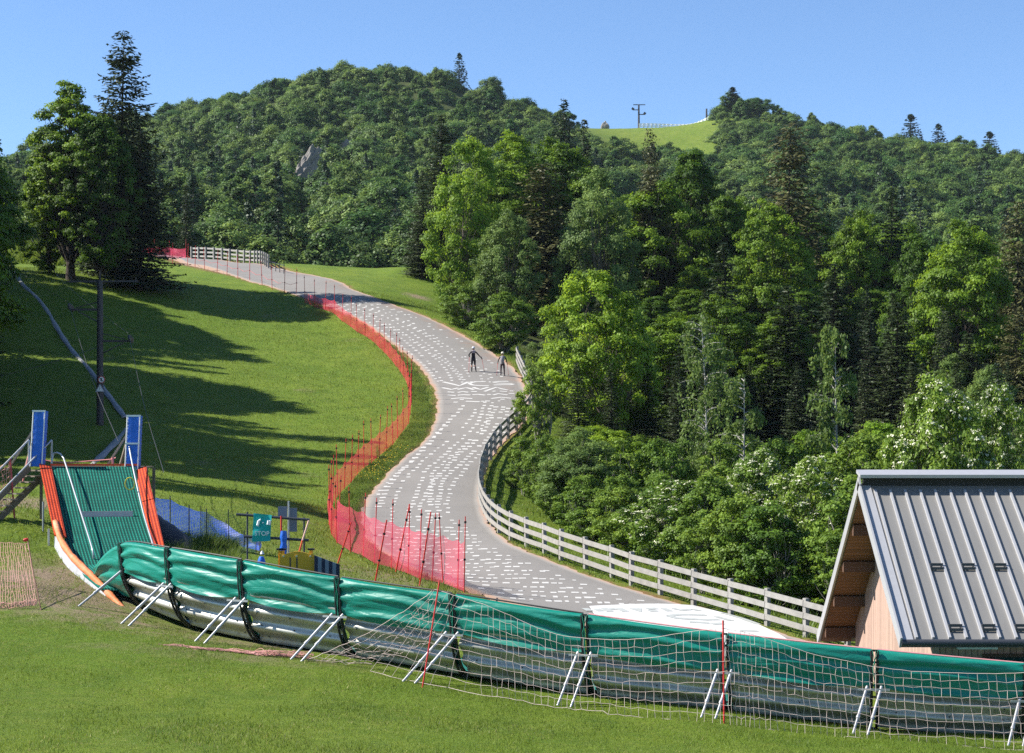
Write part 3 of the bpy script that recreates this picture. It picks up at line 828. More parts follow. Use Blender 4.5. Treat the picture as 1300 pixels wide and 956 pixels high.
def birch(name, seed, Hh, Rr, m, bark, n_br=70, per=90, leaf=0.13, hang=1.0):
    rs = np.random.RandomState(seed)
    tp = bent((0, 0, -0.3), (rs.normal() * 0.4, rs.normal() * 0.4, Hh * 0.96), rs, 10, 0.025)
    tubes = [(tp, [0.13 * (1 - 0.93 * i / 10) for i in range(11)])]
    C, Vv = [], []
    for b in range(n_br):
        t = 0.22 + 0.76 * (b + rs.rand()) / n_br
        i = min(9, int(t * 10)); p0 = np.array(tp[i]) + (np.array(tp[i + 1]) - np.array(tp[i])) * (t * 10 - i)
        a = rs.uniform(0, 6.28); L_ = Rr * (math.sin(math.pi * min(1, (1 - t) * 0.9 + 0.12)) ** 0.7) * rs.uniform(0.5, 1.1)
        d = np.array([math.cos(a), math.sin(a), 0])
        up = rs.uniform(0.3, 0.9)
        br = [p0 + d * L_ * s + np.array([0, 0, 1]) * (up * L_ * (s - 0.75 * s * s)) for s in np.linspace(0, 1, 5)]
        tubes.append(([tuple(q) for q in br], [0.03, 0.022, 0.015, 0.009, 0.005]))
        for h in range(5):
            s = rs.uniform(0.35, 1.0); j = min(3, int(s * 4)); q0 = br[j] + (br[j + 1] - br[j]) * (s * 4 - j)
            hl = rs.uniform(0.3, 1.1) * hang
            n = int(per / 5)
            u_ = rs.rand(n)
            pts_ = q0[None] + np.array([0, 0, -1.0]) * (u_ * hl)[:, None] + d[None] * (u_ * 0.15)[:, None] + rs.normal(size=(n, 3)) * 0.13
            C.append(pts_); Vv.append(np.full(n, rs.rand()) * 0.5 + rs.rand(n) * 0.5)
    C = np.concatenate(C); n = len(C); Vv = np.concatenate(Vv)
    N_ = unit(rs.normal(size=(n, 3)) + np.array([0, 0, 0.5]) + unit(C * np.array([1, 1, 0])) * 0.4)
    crown = leaf_mesh(name + " crown", C, N_, rs.uniform(.7, 1.3, n) * leaf, rs, m, 1.4, var=Vv)
    return dict(crown=crown, trunk=wood_mesh(name + " trunk", tubes, bark, 6), H=Hh, R=Rr)

def add_blossom(pr, seed, count, name):
    rs = np.random.RandomState(seed)
    C, rc = pr['clumps'], pr['rc']
    i = rs.randint(0, len(C), count)
    q = unit(rs.normal(size=(count, 3))); q[:, 2] = np.abs(q[:, 2]) * 0.9 + 0.1
    cen = C[i] + q * (rc[i] * rs.uniform(0.85, 1.12, count))[:, None] * np.array([1, 1, 0.75])
    per = 9
    cc = np.repeat(cen, per, 0) + rs.normal(size=(count * per, 3)) * np.array([0.055, 0.055, 0.02])
    nn = unit(np.repeat(q, per, 0) * 0.5 + np.array([0, 0, 0.8]) + rs.normal(size=(count * per, 3)) * 0.3)
    pr['blossom'] = leaf_mesh(name + " blossom", cc, nn, rs.uniform(0.05, 0.09, count * per), rs, M['blossom'], 1.0)
    return pr

PR = {}
PR['beech'] = [broadleaf("beech", s, 16, 5.2, 1.0, 300, 170, 0.16, M['beech'], M['darkbark'], flat=0.6, top=0.66, low=0.75, clr=(0.08, 0.19)) for s in (11, 12)]
PR['beechtall'] = [broadleaf("tall beech", 14, 19, 4.6, 1.2, 330, 150, 0.16, M['beech'], M['darkbark'], flat=0.62, top=0.45, low=0.7, clr=(0.09, 0.20))]
PR['openbeech'] = [broadleaf("crest beech", 15, 17, 4.6, 3.4, 340, 150, 0.16, M['beech'], M['darkbark'], flat=0.5, top=0.55, low=0.75, clr=(0.08, 0.18), inner=0.35, tr_=0.45)]
PR['maple'] = [broadleaf("maple", s, 12, 4.6, 0.6, 230, 170, 0.15, M['bright'], M['bark'], flat=0.75, top=0.6, low=0.7, clr=(0.09, 0.18)) for s in (21, 22)]
PR['sage'] = [broadleaf("whitebeam", s, 12, 3.6, 0.4, 220, 190, 0.12, M['sage'], M['bark'], flat=0.9, top=0.5, low=0.7, clr=(0.10, 0.21)) for s in (31, 32)]
PR['spruce'] = [conifer("spruce", s, 20, 3.6, M['spruce'], M['darkbark'], nb=8) for s in (41, 42)]
PR['slim'] = [conifer("slim spruce", 43, 18, 2.5, M['spruce'], M['darkbark'], start=0.03, power=0.75, hang=0.6)]
PR['olive'] = [conifer("olive spruce", s, 19, 4.2, M['olive'], M['darkbark'], droop=0.05, tipup=0.25, hang=0.55, gap=0.2, power=0.62, width=0.40, whorl=0.5) for s in (45, 46)]
PR['thinfir'] = [conifer("sparse fir", 47, 21, 3.3, M['spruce'], M['darkbark'], start=0.2, droop=-0.22, tipup=0.20, gap=0.24, power=0.66, whorl=0.42, width=0.52, nb=8, thin=1.0)]
PR['birch'] = [birch("birch", 51, 11, 2.4, M['birch'], M['palebark']), birch("birch", 52, 8, 1.9, M['birch'], M['palebark'], n_br=40, per=130, hang=0.45)]
PR['shrub'] = [broadleaf("shrub", s, 6, 2.3, 0.2, 130, 140, 0.105, M['shrub'], M['stem'], flat=0.8, top=0.6, low=0.75, stems=5, clr=(0.10, 0.22), inner=0.35, tr_=0.16) for s in (61, 62)]
PR['thinshrub'] = [broadleaf("sapling", s, 6.5, 1.7, 1.1, 75, 95, 0.105, M['shrub'], M['stem'], flat=0.8, top=0.5, low=0.5, stems=4, clr=(0.10, 0.24), inner=0.5, tr_=0.14) for s in (63, 64)]
PR['rowan'] = [add_blossom(broadleaf("rowan", s, 6.5, 2.9, 0.2, 160, 170, 0.105, M['shrub'], M['bark'], flat=0.85, top=0.65, low=0.7, stems=4, clr=(0.09, 0.20)), s, 1500, "rowan") for s in (65, 66)]
PR['farbroad'] = [broadleaf("distant beech", s, 8.6, 4.1, 0.3, 110, 130, 0.27, M['farleaf'], M['darkbark'], flat=0.75, top=0.65, low=0.8, clr=(0.18, 0.34), vspread=1.3) for s in (71, 72, 73)] + [broadleaf("distant ash", 75, 10, 3.1, 0.3, 90, 130, 0.26, M['farleaf'], M['darkbark'], flat=0.9, top=0.5, low=0.7, clr=(0.16, 0.30), vspread=1.3)]
PR['farfir'] = [conifer("distant fir", s, 10.5, 2.7, M['farfir'], M['darkbark'], whorl=0.55, step=0.42, width=0.4, leaf=.75, nb=7) for s in (74,)]

def plant(kind, x, y, h, label, cat='tree', group=None, wscale=None, vi=None, rz=None, name=None, zoff=-0.15, rnd_=random.Random(77), z=None, tilt=0.0):
    pr = PR[kind][(rnd_.randrange(len(PR[kind])) if vi is None else vi)]
    s = h / pr['H']; ws = s if wscale is None else wscale / pr['R']
    z = H(x, y) if z is None else z
    e = empty(name or NAMES[kind], (x, y, z + zoff), rnd_.uniform(0, 6.28) if rz is None else rz, label, cat, group)
    e.rotation_euler[0] = tilt
    e.scale = (ws, ws, s)
    for part in ('trunk', 'crown', 'blossom'):
        if part in pr:
            o = bpy.data.objects.new(part, pr[part]); COL.objects.link(o); o.parent = e
    return e
NAMES = dict(beech='beech_tree', beechtall='beech_tree', openbeech='beech_tree', maple='maple_tree', sage='whitebeam_tree', spruce='spruce_tree', slim='spruce_tree', olive='spruce_tree', thinfir='fir_tree',
             birch='birch_tree', shrub='shrub', thinshrub='sapling', rowan='flowering_rowan', farbroad='deciduous_tree', farfir='fir_tree')

def hero(kind, px, top, d, width, label, cat='tree', **k):
    """a tree whose foot is at column px and distance d, whose top reaches photo row top and whose crown is width pixels wide"""
    x = (px - CX) / F * d; z = H(x, d); zt = CZ - (top - CY) / F * d
    if kind in ('spruce', 'olive', 'slim', 'thinfir', 'farfir'): width *= 1.55 if kind == 'olive' else 1.35
    return plant(kind, x, d, zt - z + 0.15, label, cat, wscale=width / 2 / F * d, z=z, **k)

# trees that single out one by one -------------------------------------------------
hero('openbeech', 90, 104, 155, 124, "leafy beech with a thick trunk on the meadow crest beside the sparse tall fir", vi=0)
hero('beechtall', 126, 122, 153, 96, "second leafy crown of the crest group right beside the thick trunked beech")
hero('beech', 62, 190, 157, 70, "lower leafy crown on the outer side of the thick trunked beech", vi=1)
hero('spruce', 133, 128, 164, 84, "shaded spruce merging behind the crest crowns", vi=1)
hero('thinfir', 157, 36, 160, 108, "tallest sparse fir standing above the crest trees")
hero('spruce', 178, 164, 156, 98, "dark dense spruce on the crest under the tallest fir", vi=0)
hero('spruce', 150, 215, 161, 70, "dark spruce filling the gap between crest beech and dense spruce", vi=1)
hero('openbeech', 128, 215, 163, 58, "small beech low among the crest spruce trunks", vi=0)
hero('beech', -40, 150, 142, 88, "beech crown cut by the picture edge beside the crest trees", vi=0)
hero('spruce', -30, 240, 128, 50, "black spruce at the dark edge of the shaded slope", vi=0)
hero('spruce', -50, 330, 112, 70, "low spruce in the deep shade beside the worn track", vi=1)
hero('slim', 237, 232, 236, 30, "young yellow green spruce beyond the far bend of the road")
hero('spruce', 560, 142, 186, 84, "dark pointed spruce where the wood meets the far hillside", vi=0)
hero('spruce', 536, 215, 183, 46, "narrow spruce beside the dark pointed spruce of the wood edge", vi=1)
hero('maple', 592, 196, 158, 108, "light green broad tree at the wood edge above the grass bank", vi=0)
hero('beech', 655, 172, 176, 120, "vivid green beech behind the light edge tree", vi=0)
hero('beech', 712, 168, 182, 140, "broad olive green beech at the top of the wood", vi=1)
hero('olive', 690, 205, 168, 120, "brownish spruce with hanging twigs in the middle of the wood", vi=0)
hero('spruce', 716, 120, 262, 84, "dark fir on the skyline left of the grassy summit", vi=0)
hero('spruce', 742, 148, 258, 70, "second dark fir on the skyline sloping to the grassy summit", vi=1)
hero('sage', 640, 262, 150, 92, "grey green tree behind the light edge tree", vi=0)
hero('sage', 764, 226, 158, 116, "tall grey green willow like tree in the upper wood", vi=1)
hero('olive', 828, 208, 166, 92, "brown green spruce right behind the grey green tree", vi=1)
hero('olive', 826, 160, 240, 52, "pale half bare spruce top against the grassy summit", vi=0)
hero('beechtall', 878, 166, 176, 108, "bright green beech reaching the grassy summit in view")
hero('beechtall', 925, 226, 166, 90, "rounded green beech beside the bright summit beech")
hero('olive', 1004, 152, 172, 124, "tallest brown spruce on the right of the wood", vi=1)
hero('beech', 985, 262, 156, 130, "wide leafy beech under the tallest brown spruce", vi=0)
hero('spruce', 918, 305, 140, 96, "dark spruce hollow between the beeches", vi=1)
hero('spruce', 1133, 232, 170, 86, "dark spruce with a narrow tip left of the lit beech", vi=0)
hero('beech', 1085, 262, 168, 100, "dark green beech beneath the dark narrow spruce tip", vi=1)
hero('beech', 1226, 272, 140, 148, "big sunlit beech near the picture's right side above the chalet", vi=1)
hero('beech', 1172, 306, 146, 96, "layered beech left of the big sunlit beech", vi=0)
hero('olive', 1292, 252, 152, 96, "brown spruce at the right border of the wood", vi=0)
hero('spruce', 1060, 330, 138, 110, "deep dark spruce above the small bright birch", vi=0)
hero('spruce', 1000, 360, 132, 110, "shaded spruce behind the hanging birch", vi=1)
hero('spruce', 1140, 380, 128, 110, "shaded spruce left of the white flowering rowan", vi=0)
hero('spruce', 1230, 420, 118, 100, "black green spruce directly behind the white flowering rowan", vi=1)
hero('spruce', 880, 400, 124, 100, "black spruce behind the bright rounded maple", vi=0)
hero('maple', 770, 348, 112, 150, "bright yellow green rounded maple above the fence bend", vi=1)
hero('sage', 716, 400, 118, 80, "grey green bushy tree left of the bright maple", vi=0)
hero('birch', 892, 392, 98, 88, "slender white barked birch with hanging pale foliage", vi=0)
hero('birch', 940, 470, 92, 80, "smaller birch leaning over the shrubs beside the hanging birch", vi=1)
hero('birch', 1068, 406, 96, 76, "small bright birch with a bare pale stem in front of dark spruces", vi=1)
hero('rowan', 1188, 462, 76, 152, "large rowan covered with cream flower heads above the chalet roof", cat='flowering tree', vi=0)
hero('rowan', 1262, 478, 80, 90, "second rowan with cream flowers behind the chalet roof ridge", cat='flowering tree', vi=1)
hero('rowan', 1032, 572, 74, 130, "white flowering rowan beside the chalet gable", cat='flowering tree', vi=1)
hero('rowan', 960, 560, 80, 100, "flowering rowan behind the pale rail fence", cat='flowering tree', vi=0)
hero('spruce', 1270, 560, 92, 60, "small fir tucked behind the second rowan", vi=1)
hero('thinshrub', 661, 495, 111, 26, "narrow leafy sapling standing at the road edge by the fence bend", cat='sapling', vi=0)
hero('thinshrub', 684, 452, 108, 52, "leafy sapling growing through the weathered fence end", cat='sapling', vi=1)
hero('shrub', 690, 548, 96, 56, "bushy green shrub just outside the fence curve", cat='shrub', vi=0)
hero('thinshrub', 706, 560, 94, 56, "forked grey stemmed sapling on the grass outside the fence curve", cat='sapling', vi=1)
hero('shrub', 590, 352, 150, 60, "low bright bush at the upper edge of the grass bank", cat='shrub', vi=0)
hero('shrub', 640, 372, 141, 80, "round bush above the two walkers", cat='shrub', vi=1)

hero('thinshrub', 664, 548, 97.5, 48, "slender leafy sapling right behind the fence where it turns", cat='sapling', vi=0)
hero('shrub', 706, 590, 90, 54, "rounded green shrub on the grass behind the fence after the bend", cat='shrub', vi=0)
hero('thinshrub', 738, 598, 86, 60, "multi stemmed sapling behind the fence below the bright maple", cat='sapling', vi=1)
hero('shrub', 652, 585, 99, 26, "tiny bush touching the dark stretch of fence", cat='shrub', vi=1)
# fill of the wood, each tree its own thing
SIL = np.array([(520, 330), (540, 260), (600, 205), (650, 185), (720, 172), (760, 200), (800, 222), (850, 195), (900, 185), (940, 240), (980, 215), (1040, 215), (1080, 270), (1130, 262), (1180, 310), (1230, 285), (1300, 275), (1500, 260)])
rf = random.Random(9)
fills = []
def try_fill(n, d0, d1, kinds, hmin, hmax, mind, label, cat, group, cap, px0=600, px1=1480):
    made = 0
    for _ in range(n * 30):
        if made >= n: break
        d = rf.uniform(d0, d1); px = rf.uniform(px0, px1)
        x = (px - CX) / F * d
        if x < fence_x(d) + 1.2 + hmax * 0.26 and d < 122: continue
        if d >= 122 and x < np.interp(d, edge_y, edge_x) + 2.6: continue
        if 9 < x < 26 and d < 61: continue
        if any((x - a) ** 2 + (d - b) ** 2 < mind * mind for a, b in fills): continue
        h = rf.uniform(hmin, hmax); z = H(x, d)
        top = CY - (z + h - CZ) / d * F
        lim = max(np.interp(px, SIL[:, 0], SIL[:, 1]) + 14, cap(px, d))
        if top < lim:
            h = (CZ - (lim - CY) / F * d) - z
            if h < hmin * 0.55: continue
        fills.append((x, d)); made += 1
        kind = rf.choice(kinds)
        plant(kind, x, d, h, label[kind] if isinstance(label, dict) else label, cat, group, wscale=PR[kind][0]['R'] * (h / PR[kind][0]['H']) ** 0.6 * rf.uniform(0.8, 1.05))
LB = dict(beech="green beech crown in the mixed wood above the road", spruce="dark spruce in the mixed wood above the road", olive="brown green spruce in the mixed wood above the road",
          beechtall="tall beech in the mixed wood above the road", slim="slim spruce in the mixed wood above the road", sage="grey green tree in the mixed wood above the road", maple="light green maple in the mixed wood above the road")
try_fill(46, 165, 235, ['beech', 'spruce', 'beechtall', 'olive', 'beech'], 12, 20, 4.6, LB, 'tree', 'trees filling the mixed wood', lambda p, d: 0)
try_fill(40, 128, 165, ['spruce', 'beech', 'spruce', 'beechtall', 'olive', 'beechtall', 'slim', 'spruce'], 11, 17, 4.0, LB, 'tree', 'trees filling the mixed wood', lambda p, d: 335 + (165 - d) * 1.5)
try_fill(30, 104, 130, ['spruce', 'slim', 'spruce', 'sage', 'spruce'], 8, 12, 3.4, LB, 'tree', 'trees filling the mixed wood', lambda p, d: 455, px0=690)
LB2 = dict(shrub="leafy green shrub in the thicket along the pale rail fence", thinshrub="thin multi stemmed sapling in the thicket along the pale rail fence", sage="small grey green tree in the thicket along the pale rail fence",
           rowan="rowan with a few cream flowers in the thicket along the pale rail fence", maple="young light green maple in the thicket along the pale rail fence")
try_fill(34, 88, 106, ['shrub', 'sage', 'thinshrub', 'maple', 'shrub'], 5, 7.5, 2.0, LB2, 'tree', 'thicket behind the pale rail fence', lambda p, d: 545, px0=690)
try_fill(60, 65, 92, ['shrub', 'thinshrub', 'shrub', 'shrub', 'thinshrub', 'rowan'], 3.2, 5.5, 1.45, LB2, 'tree', 'thicket behind the pale rail fence', lambda p, d: 600, px0=720)

# trees to the left outside the frame whose shadows fall across the slope
for px, d, h, kind in [(-84, 96, 15, 'spruce'), (-150, 100, 17, 'beech'), (-80, 106, 21, 'spruce'), (-230, 104, 19, 'beech'), (-120, 113, 18, 'spruce'), (-96, 121, 19, 'beechtall'), (-190, 118, 19, 'spruce'),
                       (-260, 124, 20, 'spruce'), (-110, 130, 18, 'spruce'), (-78, 137, 17, 'spruce'), (-180, 136, 18, 'beech'), (-300, 112, 19, 'spruce'), (-82, 104, 20, 'spruce'), (-105, 118, 18, 'beech'), (-72, 97, 16, 'slim'), (-92, 110, 22, 'spruce'), (-92, 142, 18, 'beech'), (-78, 154, 16, 'spruce'), (-140, 157, 18, 'spruce'), (-100, 87, 15, 'spruce'), (-165, 85, 16, 'beech'), (-190, 108, 20, 'spruce'), (-74, 92, 14, 'slim'), (-84, 100, 16, 'spruce'), (-90, 104, 18, 'spruce'), (-84, 112, 17, 'spruce'), (-110, 120, 19, 'beech'), (-72, 128, 16, 'spruce'), (-105, 137, 18, 'beech'), (-70, 148, 15, 'spruce'), (-130, 96, 15, 'spruce'), (-150, 92, 14, 'spruce'), (-240, 142, 18, 'spruce'), (-120, 148, 17, 'beech'), (-330, 132, 19, 'beech')]:
    hh = h; x = (px - CX) / F * d
    plant(kind, x, d, hh, "tree of the row shading the meadow beside the lift line", 'tree', 'trees shading the meadow from beside the lift line')

# ------------------------------------------------------------------ far wooded hills
sil_far = None
rs = np.random.RandomState(123)
pts_f = []
cell = {}
def far_ok(x, y):
    px = CX + x / y * F
    if y < 262: return False
    if 758 < px < 912 and y > 560: return False
    if y > 640 and not (px > 895) : return y < 655 and px < 730
    return px > -260 and px < 1480
rows_d = []
y = 266.0
while y < 700:
    sp = 5.4 + (y - 260) * 0.003
    xs = np.arange((-260 - CX) / F * y, (1480 - CX) / F * y, sp)
    for x in xs:
        xx = x + rs.uniform(-.42, .42) * sp; yy = y + rs.uniform(-.42, .42) * sp
        if far_ok(xx, yy): pts_f.append((xx, yy))
    y += sp
pts_f = np.array(pts_f)
zf = HV(pts_f[:, 0], pts_f[:, 1]) + far_extra(pts_f[:, 0], pts_f[:, 1]) - 5.2 * np.clip((pts_f[:, 1] - 400) / 200, 0, 1)
pxf = CX + pts_f[:, 0] / pts_f[:, 1] * F; pyf = CY - (zf + 7.5 - CZ) / pts_f[:, 1] * F
# keep only what rises above everything nearer in its column (the rest can not be seen)
vis = np.zeros(len(pts_f), bool)
hid = np.full(2000, 360.0)
hid_x = np.arange(2000) - 300
near_sil = np.interp(hid_x, [-300, 190, 200, 420, 520, 540, 600, 700, 850, 1000, 1100, 1300, 1700], [330, 330, 345, 352, 345, 300, 260, 225, 235, 260, 300, 320, 320])
order = np.argsort(pts_f[:, 1])
top_seen = near_sil.copy()
for i in order:
    c = int(pxf[i]) + 300
    if c < 4 or c > 1990: continue
    hw = int(2.2 / pts_f[i, 1] * F)
    base_lim = top_seen[c - 2:c + 3].min()
    if pyf[i] < base_lim + 6: vis[i] = True
    sl = slice(max(0, c - hw), c + hw)
    top_seen[sl] = np.minimum(top_seen[sl], pyf[i] + 10)
kindf = np.where((rs.rand(len(pts_f)) < 0.08) & (pts_f[:, 1] < 540), 3, rs.choice([0, 1, 2, 4], len(pts_f)))
rock_px = ((pxf > 360) & (pxf < 402) & (pyf > np.interp(pxf, [364, 398], [240, 190])) & (pyf < np.interp(pxf, [360, 402], [292, 250]))) | ((pxf > 430) & (pxf < 456) & (pyf > 180) & (pyf < 214)) | ((pxf > 303) & (pxf < 314) & (pyf > 256) & (pyf < 286))
size = np.where(kindf == 3, rs.uniform(0.75, 1.25, len(pts_f)), rs.uniform(0.6, 1.3, len(pts_f)))
summit = (pxf > 748) & (pxf < 906) & (pyf < np.interp(pxf, [748, 765, 800, 880, 906], [150, 178, 190, 190, 176])) 
sel = np.nonzero(vis & ~rock_px & ~summit)[0]
inview = (pxf[sel] > -10) & (pxf[sel] < 1310)
sc_seen = (size[sel] / pts_f[sel, 1]) * inview
indiv = set(sel[np.argsort(-sc_seen)][:285].tolist())
FL = {0: "rounded deciduous tree of the wooded hillside", 1: "rounded deciduous tree of the wooded hillside", 2: "rounded deciduous tree of the wooded hillside", 3: "dark fir among the hillside deciduous trees", 4: "narrow deciduous tree among the rounded crowns of the wooded hillside"}
far_src = {}
for i in sorted(indiv):
    k = int(kindf[i])
    e = plant('farfir' if k == 3 else 'farbroad', pts_f[i, 0], pts_f[i, 1], 0, FL[k], 'tree', {3: 'firs of the near hillside wood', 4: 'narrow trees of the near hillside wood'}.get(k, 'trees of the near hillside wood'), vi={3: 0, 4: 3}.get(k, k), z=zf[i], zoff=-0.4)
    s = float(size[i]); e.scale = (s * rs.uniform(.85, 1.15), s * rs.uniform(.85, 1.15), s * (1.2 if k == 3 else 1))
    if k not in far_src: far_src[k] = [c for c in e.children if c.name.startswith('crown')][0]
rest = np.array([i for i in sel if i not in indiv])
# skyline specimens, standing above the woods
for px, top, d, w_, kind, lab in [(583, 66, 636, 34, 'farfir', "lone pointed fir above the skyline of the rounded hill"), (930, 110, 684, 46, 'farfir', "fir at the crest beside the grassy summit"),
                                  (1156, 144, 684, 50, 'farfir', "bigger dark fir rising from the right skyline"), (1191, 156, 684, 42, 'farfir', "smaller dark fir rising from the right skyline"), (1256, 166, 684, 48, 'farfir', "broken topped fir low on the right skyline"),
                                  (960, 124, 682, 36, 'farbroad', "round tree on the crest next to the crest fir"), (625, 97, 634, 30, 'farbroad', "round tree on the shoulder of the rounded hill")]:
    x = (px - CX) / F * d; z = H(x, d) + float(far_extra([x], [d])[0]) - 0.5
    plant(kind, x, d, (CZ - (top - CY) / F * d) - z, lab, 'tree', wscale=w_ / 2 / F * d, z=z, vi=0)

def forest_stuff():
    me = bpy.data.meshes.new("hillside_forest")
    n = len(rest)
    me.vertices.add(n)
    co = np.stack([pts_f[rest, 0], pts_f[rest, 1], zf[rest] - 0.5], 1)
    me.vertices.foreach_set('co', co.astype(np.float32).ravel())
    a = me.attributes.new('kindi', 'INT', 'POINT'); a.data.foreach_set('value', kindf[rest].astype(np.int32))
    a = me.attributes.new('scl', 'FLOAT_VECTOR', 'POINT')
    s = size[rest]; a.data.foreach_set('vector', np.stack([s * rs.uniform(.85, 1.15, n), s * rs.uniform(.85, 1.15, n), s * np.where(kindf[rest] == 3, 1.2, 1)], 1).astype(np.float32).ravel())
    a = me.attributes.new('rot', 'FLOAT_VECTOR', 'POINT')
    a.data.foreach_set('vector', np.stack([np.zeros(n), np.zeros(n), rs.uniform(0, 6.28, n)], 1).astype(np.float32).ravel())
    o = link("hillside_forest", me)
    ng = bpy.data.node_groups.new("forest", 'GeometryNodeTree')
    ng.interface.new_socket('Geometry', in_out='INPUT', socket_type='NodeSocketGeometry')
    ng.interface.new_socket('Geometry', in_out='OUTPUT', socket_type='NodeSocketGeometry')
    N, L = ng.nodes, ng.links
    gi, go = N.new('NodeGroupInput'), N.new('NodeGroupOutput')
    prev = None
    at_k = N.new('GeometryNodeInputNamedAttribute'); at_k.data_type = 'INT'; at_k.inputs['Name'].default_value = 'kindi'
    at_s = N.new('GeometryNodeInputNamedAttribute'); at_s.data_type = 'FLOAT_VECTOR'; at_s.inputs['Name'].default_value = 'scl'
    at_r = N.new('GeometryNodeInputNamedAttribute'); at_r.data_type = 'FLOAT_VECTOR'; at_r.inputs['Name'].default_value = 'rot'
    jn = N.new('GeometryNodeJoinGeometry')
    for k in sorted(far_src):
        oi = N.new('GeometryNodeObjectInfo'); oi.transform_space = 'ORIGINAL'; oi.inputs['Object'].default_value = far_src[k]; oi.inputs['As Instance'].default_value = True
        cmp_ = N.new('FunctionNodeCompare'); cmp_.data_type = 'INT'; cmp_.operation = 'EQUAL'
        L.new([s for s in at_k.outputs if s.name == 'Attribute' and s.enabled][0], cmp_.inputs[2]); cmp_.inputs[3].default_value = k
        ip = N.new('GeometryNodeInstanceOnPoints')
        L.new(gi.outputs[0], ip.inputs['Points']); L.new(cmp_.outputs[0], ip.inputs['Selection'])
        L.new(oi.outputs['Geometry'], ip.inputs['Instance'])
        L.new([s for s in at_s.outputs if s.name == 'Attribute' and s.enabled][0], ip.inputs['Scale'])
        L.new([s for s in at_r.outputs if s.name == 'Attribute' and s.enabled][0], ip.inputs['Rotation'])
        L.new(ip.outputs[0], jn.inputs[0])
    L.new(jn.outputs[0], go.inputs[0])
    md = o.modifiers.new("forest", 'NODES'); md.node_group = ng
    tag(o, "dense mixed wood covering the hills behind the road", "forest", kind="stuff")
forest_stuff()
print("far trees", len(sel), "near individuals", len(indiv))
# ------------------------------------------------------------------ wooden rail fences
def resample(pts_, step):
    out = [Vector(pts_[0])]; acc = 0.0; last = Vector(pts_[0])
    for p in catmull(pts_, 0.08)[1:]:
        acc += (p - last).length; last = p
        if acc >= step: out.append(Vector(p)); acc = 0.0
    return out
def rail_fence(name, foot, step, hgt, label, m, nr=3, post=0.15, rail=(0.045, 0.185), side=1, ground_=True):
    pts_ = resample(foot, step)
    if ground_: pts_ = [Vector((p.x, p.y, H(p.x, p.y))) for p in pts_]
    e = empty(name, pts_[0], 0, label, "fence")
    rj = random.Random(len(pts_))
    tops = []
    for i, p in enumerate(pts_):
        a = pts_[max(0, i - 1)]; b = pts_[min(len(pts_) - 1, i + 1)]
        t = (b - a); t.z = 0; t.normalize()
        lean = Vector((rj.uniform(-.03, .03), rj.uniform(-.03, .03), 0))
        mb = MB(pts_[0]); mb.bar(p + Vector((0, 0, -0.4)), p + lean + Vector((0, 0, hgt + 0.04)), post, post, up=t)
        mb.build("post", m, e)
        n = Vector((-t.y, t.x, 0)) * side
        tops.append((p, n, lean))
    for k in range(nr):
        z = hgt * (0.92 - k * 0.325) - 0.02
        mb = MB(pts_[0])
        for i in range(len(tops) - 1):
            (p, n, l1), (q, n2, l2) = tops[i], tops[i + 1]
            o1, o2 = n * (post / 2 + rail[0] / 2 + 0.003), n2 * (post / 2 + rail[0] / 2 + 0.003)
            dz1, dz2 = rj.uniform(-.015, .015), rj.uniform(-.015, .015)
            a = p + o1 + l1 * (z / hgt) + Vector((0, 0, z + dz1)); b = q + o2 + l2 * (z / hgt) + Vector((0, 0, z + dz2))
            d = (b - a).normalized() * 0.012
            mb.bar(a + d, b - d, rail[0], rail[1])
        mb.build("rail", m, e)
    return e
fw = [G(*q) for q in FENCE_PX]
rail_fence("wooden_fence", fw, 1.95, 1.22, "long pale weathered post and rail fence curving along the road", M['whitewood'], side=-1)
uf = [P(243, 327, 207), P(262, 328, 204), P(285, 329.5, 201), P(305, 331, 198), P(320, 333, 195), P(332, 335.5, 190), P(341, 339, 184)]
rail_fence("wooden_fence", uf, 1.7, 1.3, "short white post and rail fence at the far bend of the road", M['whitewood'], side=1)
hr = [GD(344, 182), GD(352, 180), GD(362, 177)]
rail_fence("handrail", hr, 1.6, 0.9, "dark low handrail beyond the white fence at the far bend", M['steeldark'], nr=1, post=0.06, rail=(0.04, 0.05))

# ------------------------------------------------------------------ nets on red poles
def net_material(name, col, cell, cover, alpha_sub=0.5):
    m, N, L, B = mat_new(name)
    uv = N.new("ShaderNodeUVMap"); uv.uv_map = "UVMap"
    sep = N.new("ShaderNodeSeparateXYZ"); L.new(uv.outputs[0], sep.inputs[0])
    def line(o):
        a = N.new("ShaderNodeMath"); a.operation = 'MULTIPLY'; L.new(o, a.inputs[0]); a.inputs[1].default_value = 1 / cell
        f = N.new("ShaderNodeMath"); f.operation = 'FRACT'; L.new(a.outputs[0], f.inputs[0])
        l = N.new("ShaderNodeMath"); l.operation = 'LESS_THAN'; L.new(f.outputs[0], l.inputs[0]); l.inputs[1].default_value = cover
        return l.outputs[0]
    mx = N.new("ShaderNodeMath"); mx.operation = 'MAXIMUM'; L.new(line(sep.outputs[0]), mx.inputs[0]); L.new(line(sep.outputs[1]), mx.inputs[1])
    B.inputs['Base Color'].default_value = (*col, 1); B.inputs['Roughness'].default_value = 0.5
    tl = N.new("ShaderNodeBsdfTranslucent"); tl.inputs['Color'].default_value = (*col, 1)
    m1 = N.new("ShaderNodeMixShader"); m1.inputs[0].default_value = 0.35; L.new(B.outputs[0], m1.inputs[1]); L.new(tl.outputs[0], m1.inputs[2])
    tp = N.new("ShaderNodeBsdfTransparent")
    m2 = N.new("ShaderNodeMixShader"); L.new(mx.outputs[0], m2.inputs[0]); L.new(tp.outputs[0], m2.inputs[1]); L.new(m1.outputs[0], m2.inputs[2])
    L.new(m2.outputs[0], N["Material Output"].inputs['Surface'])
    return m
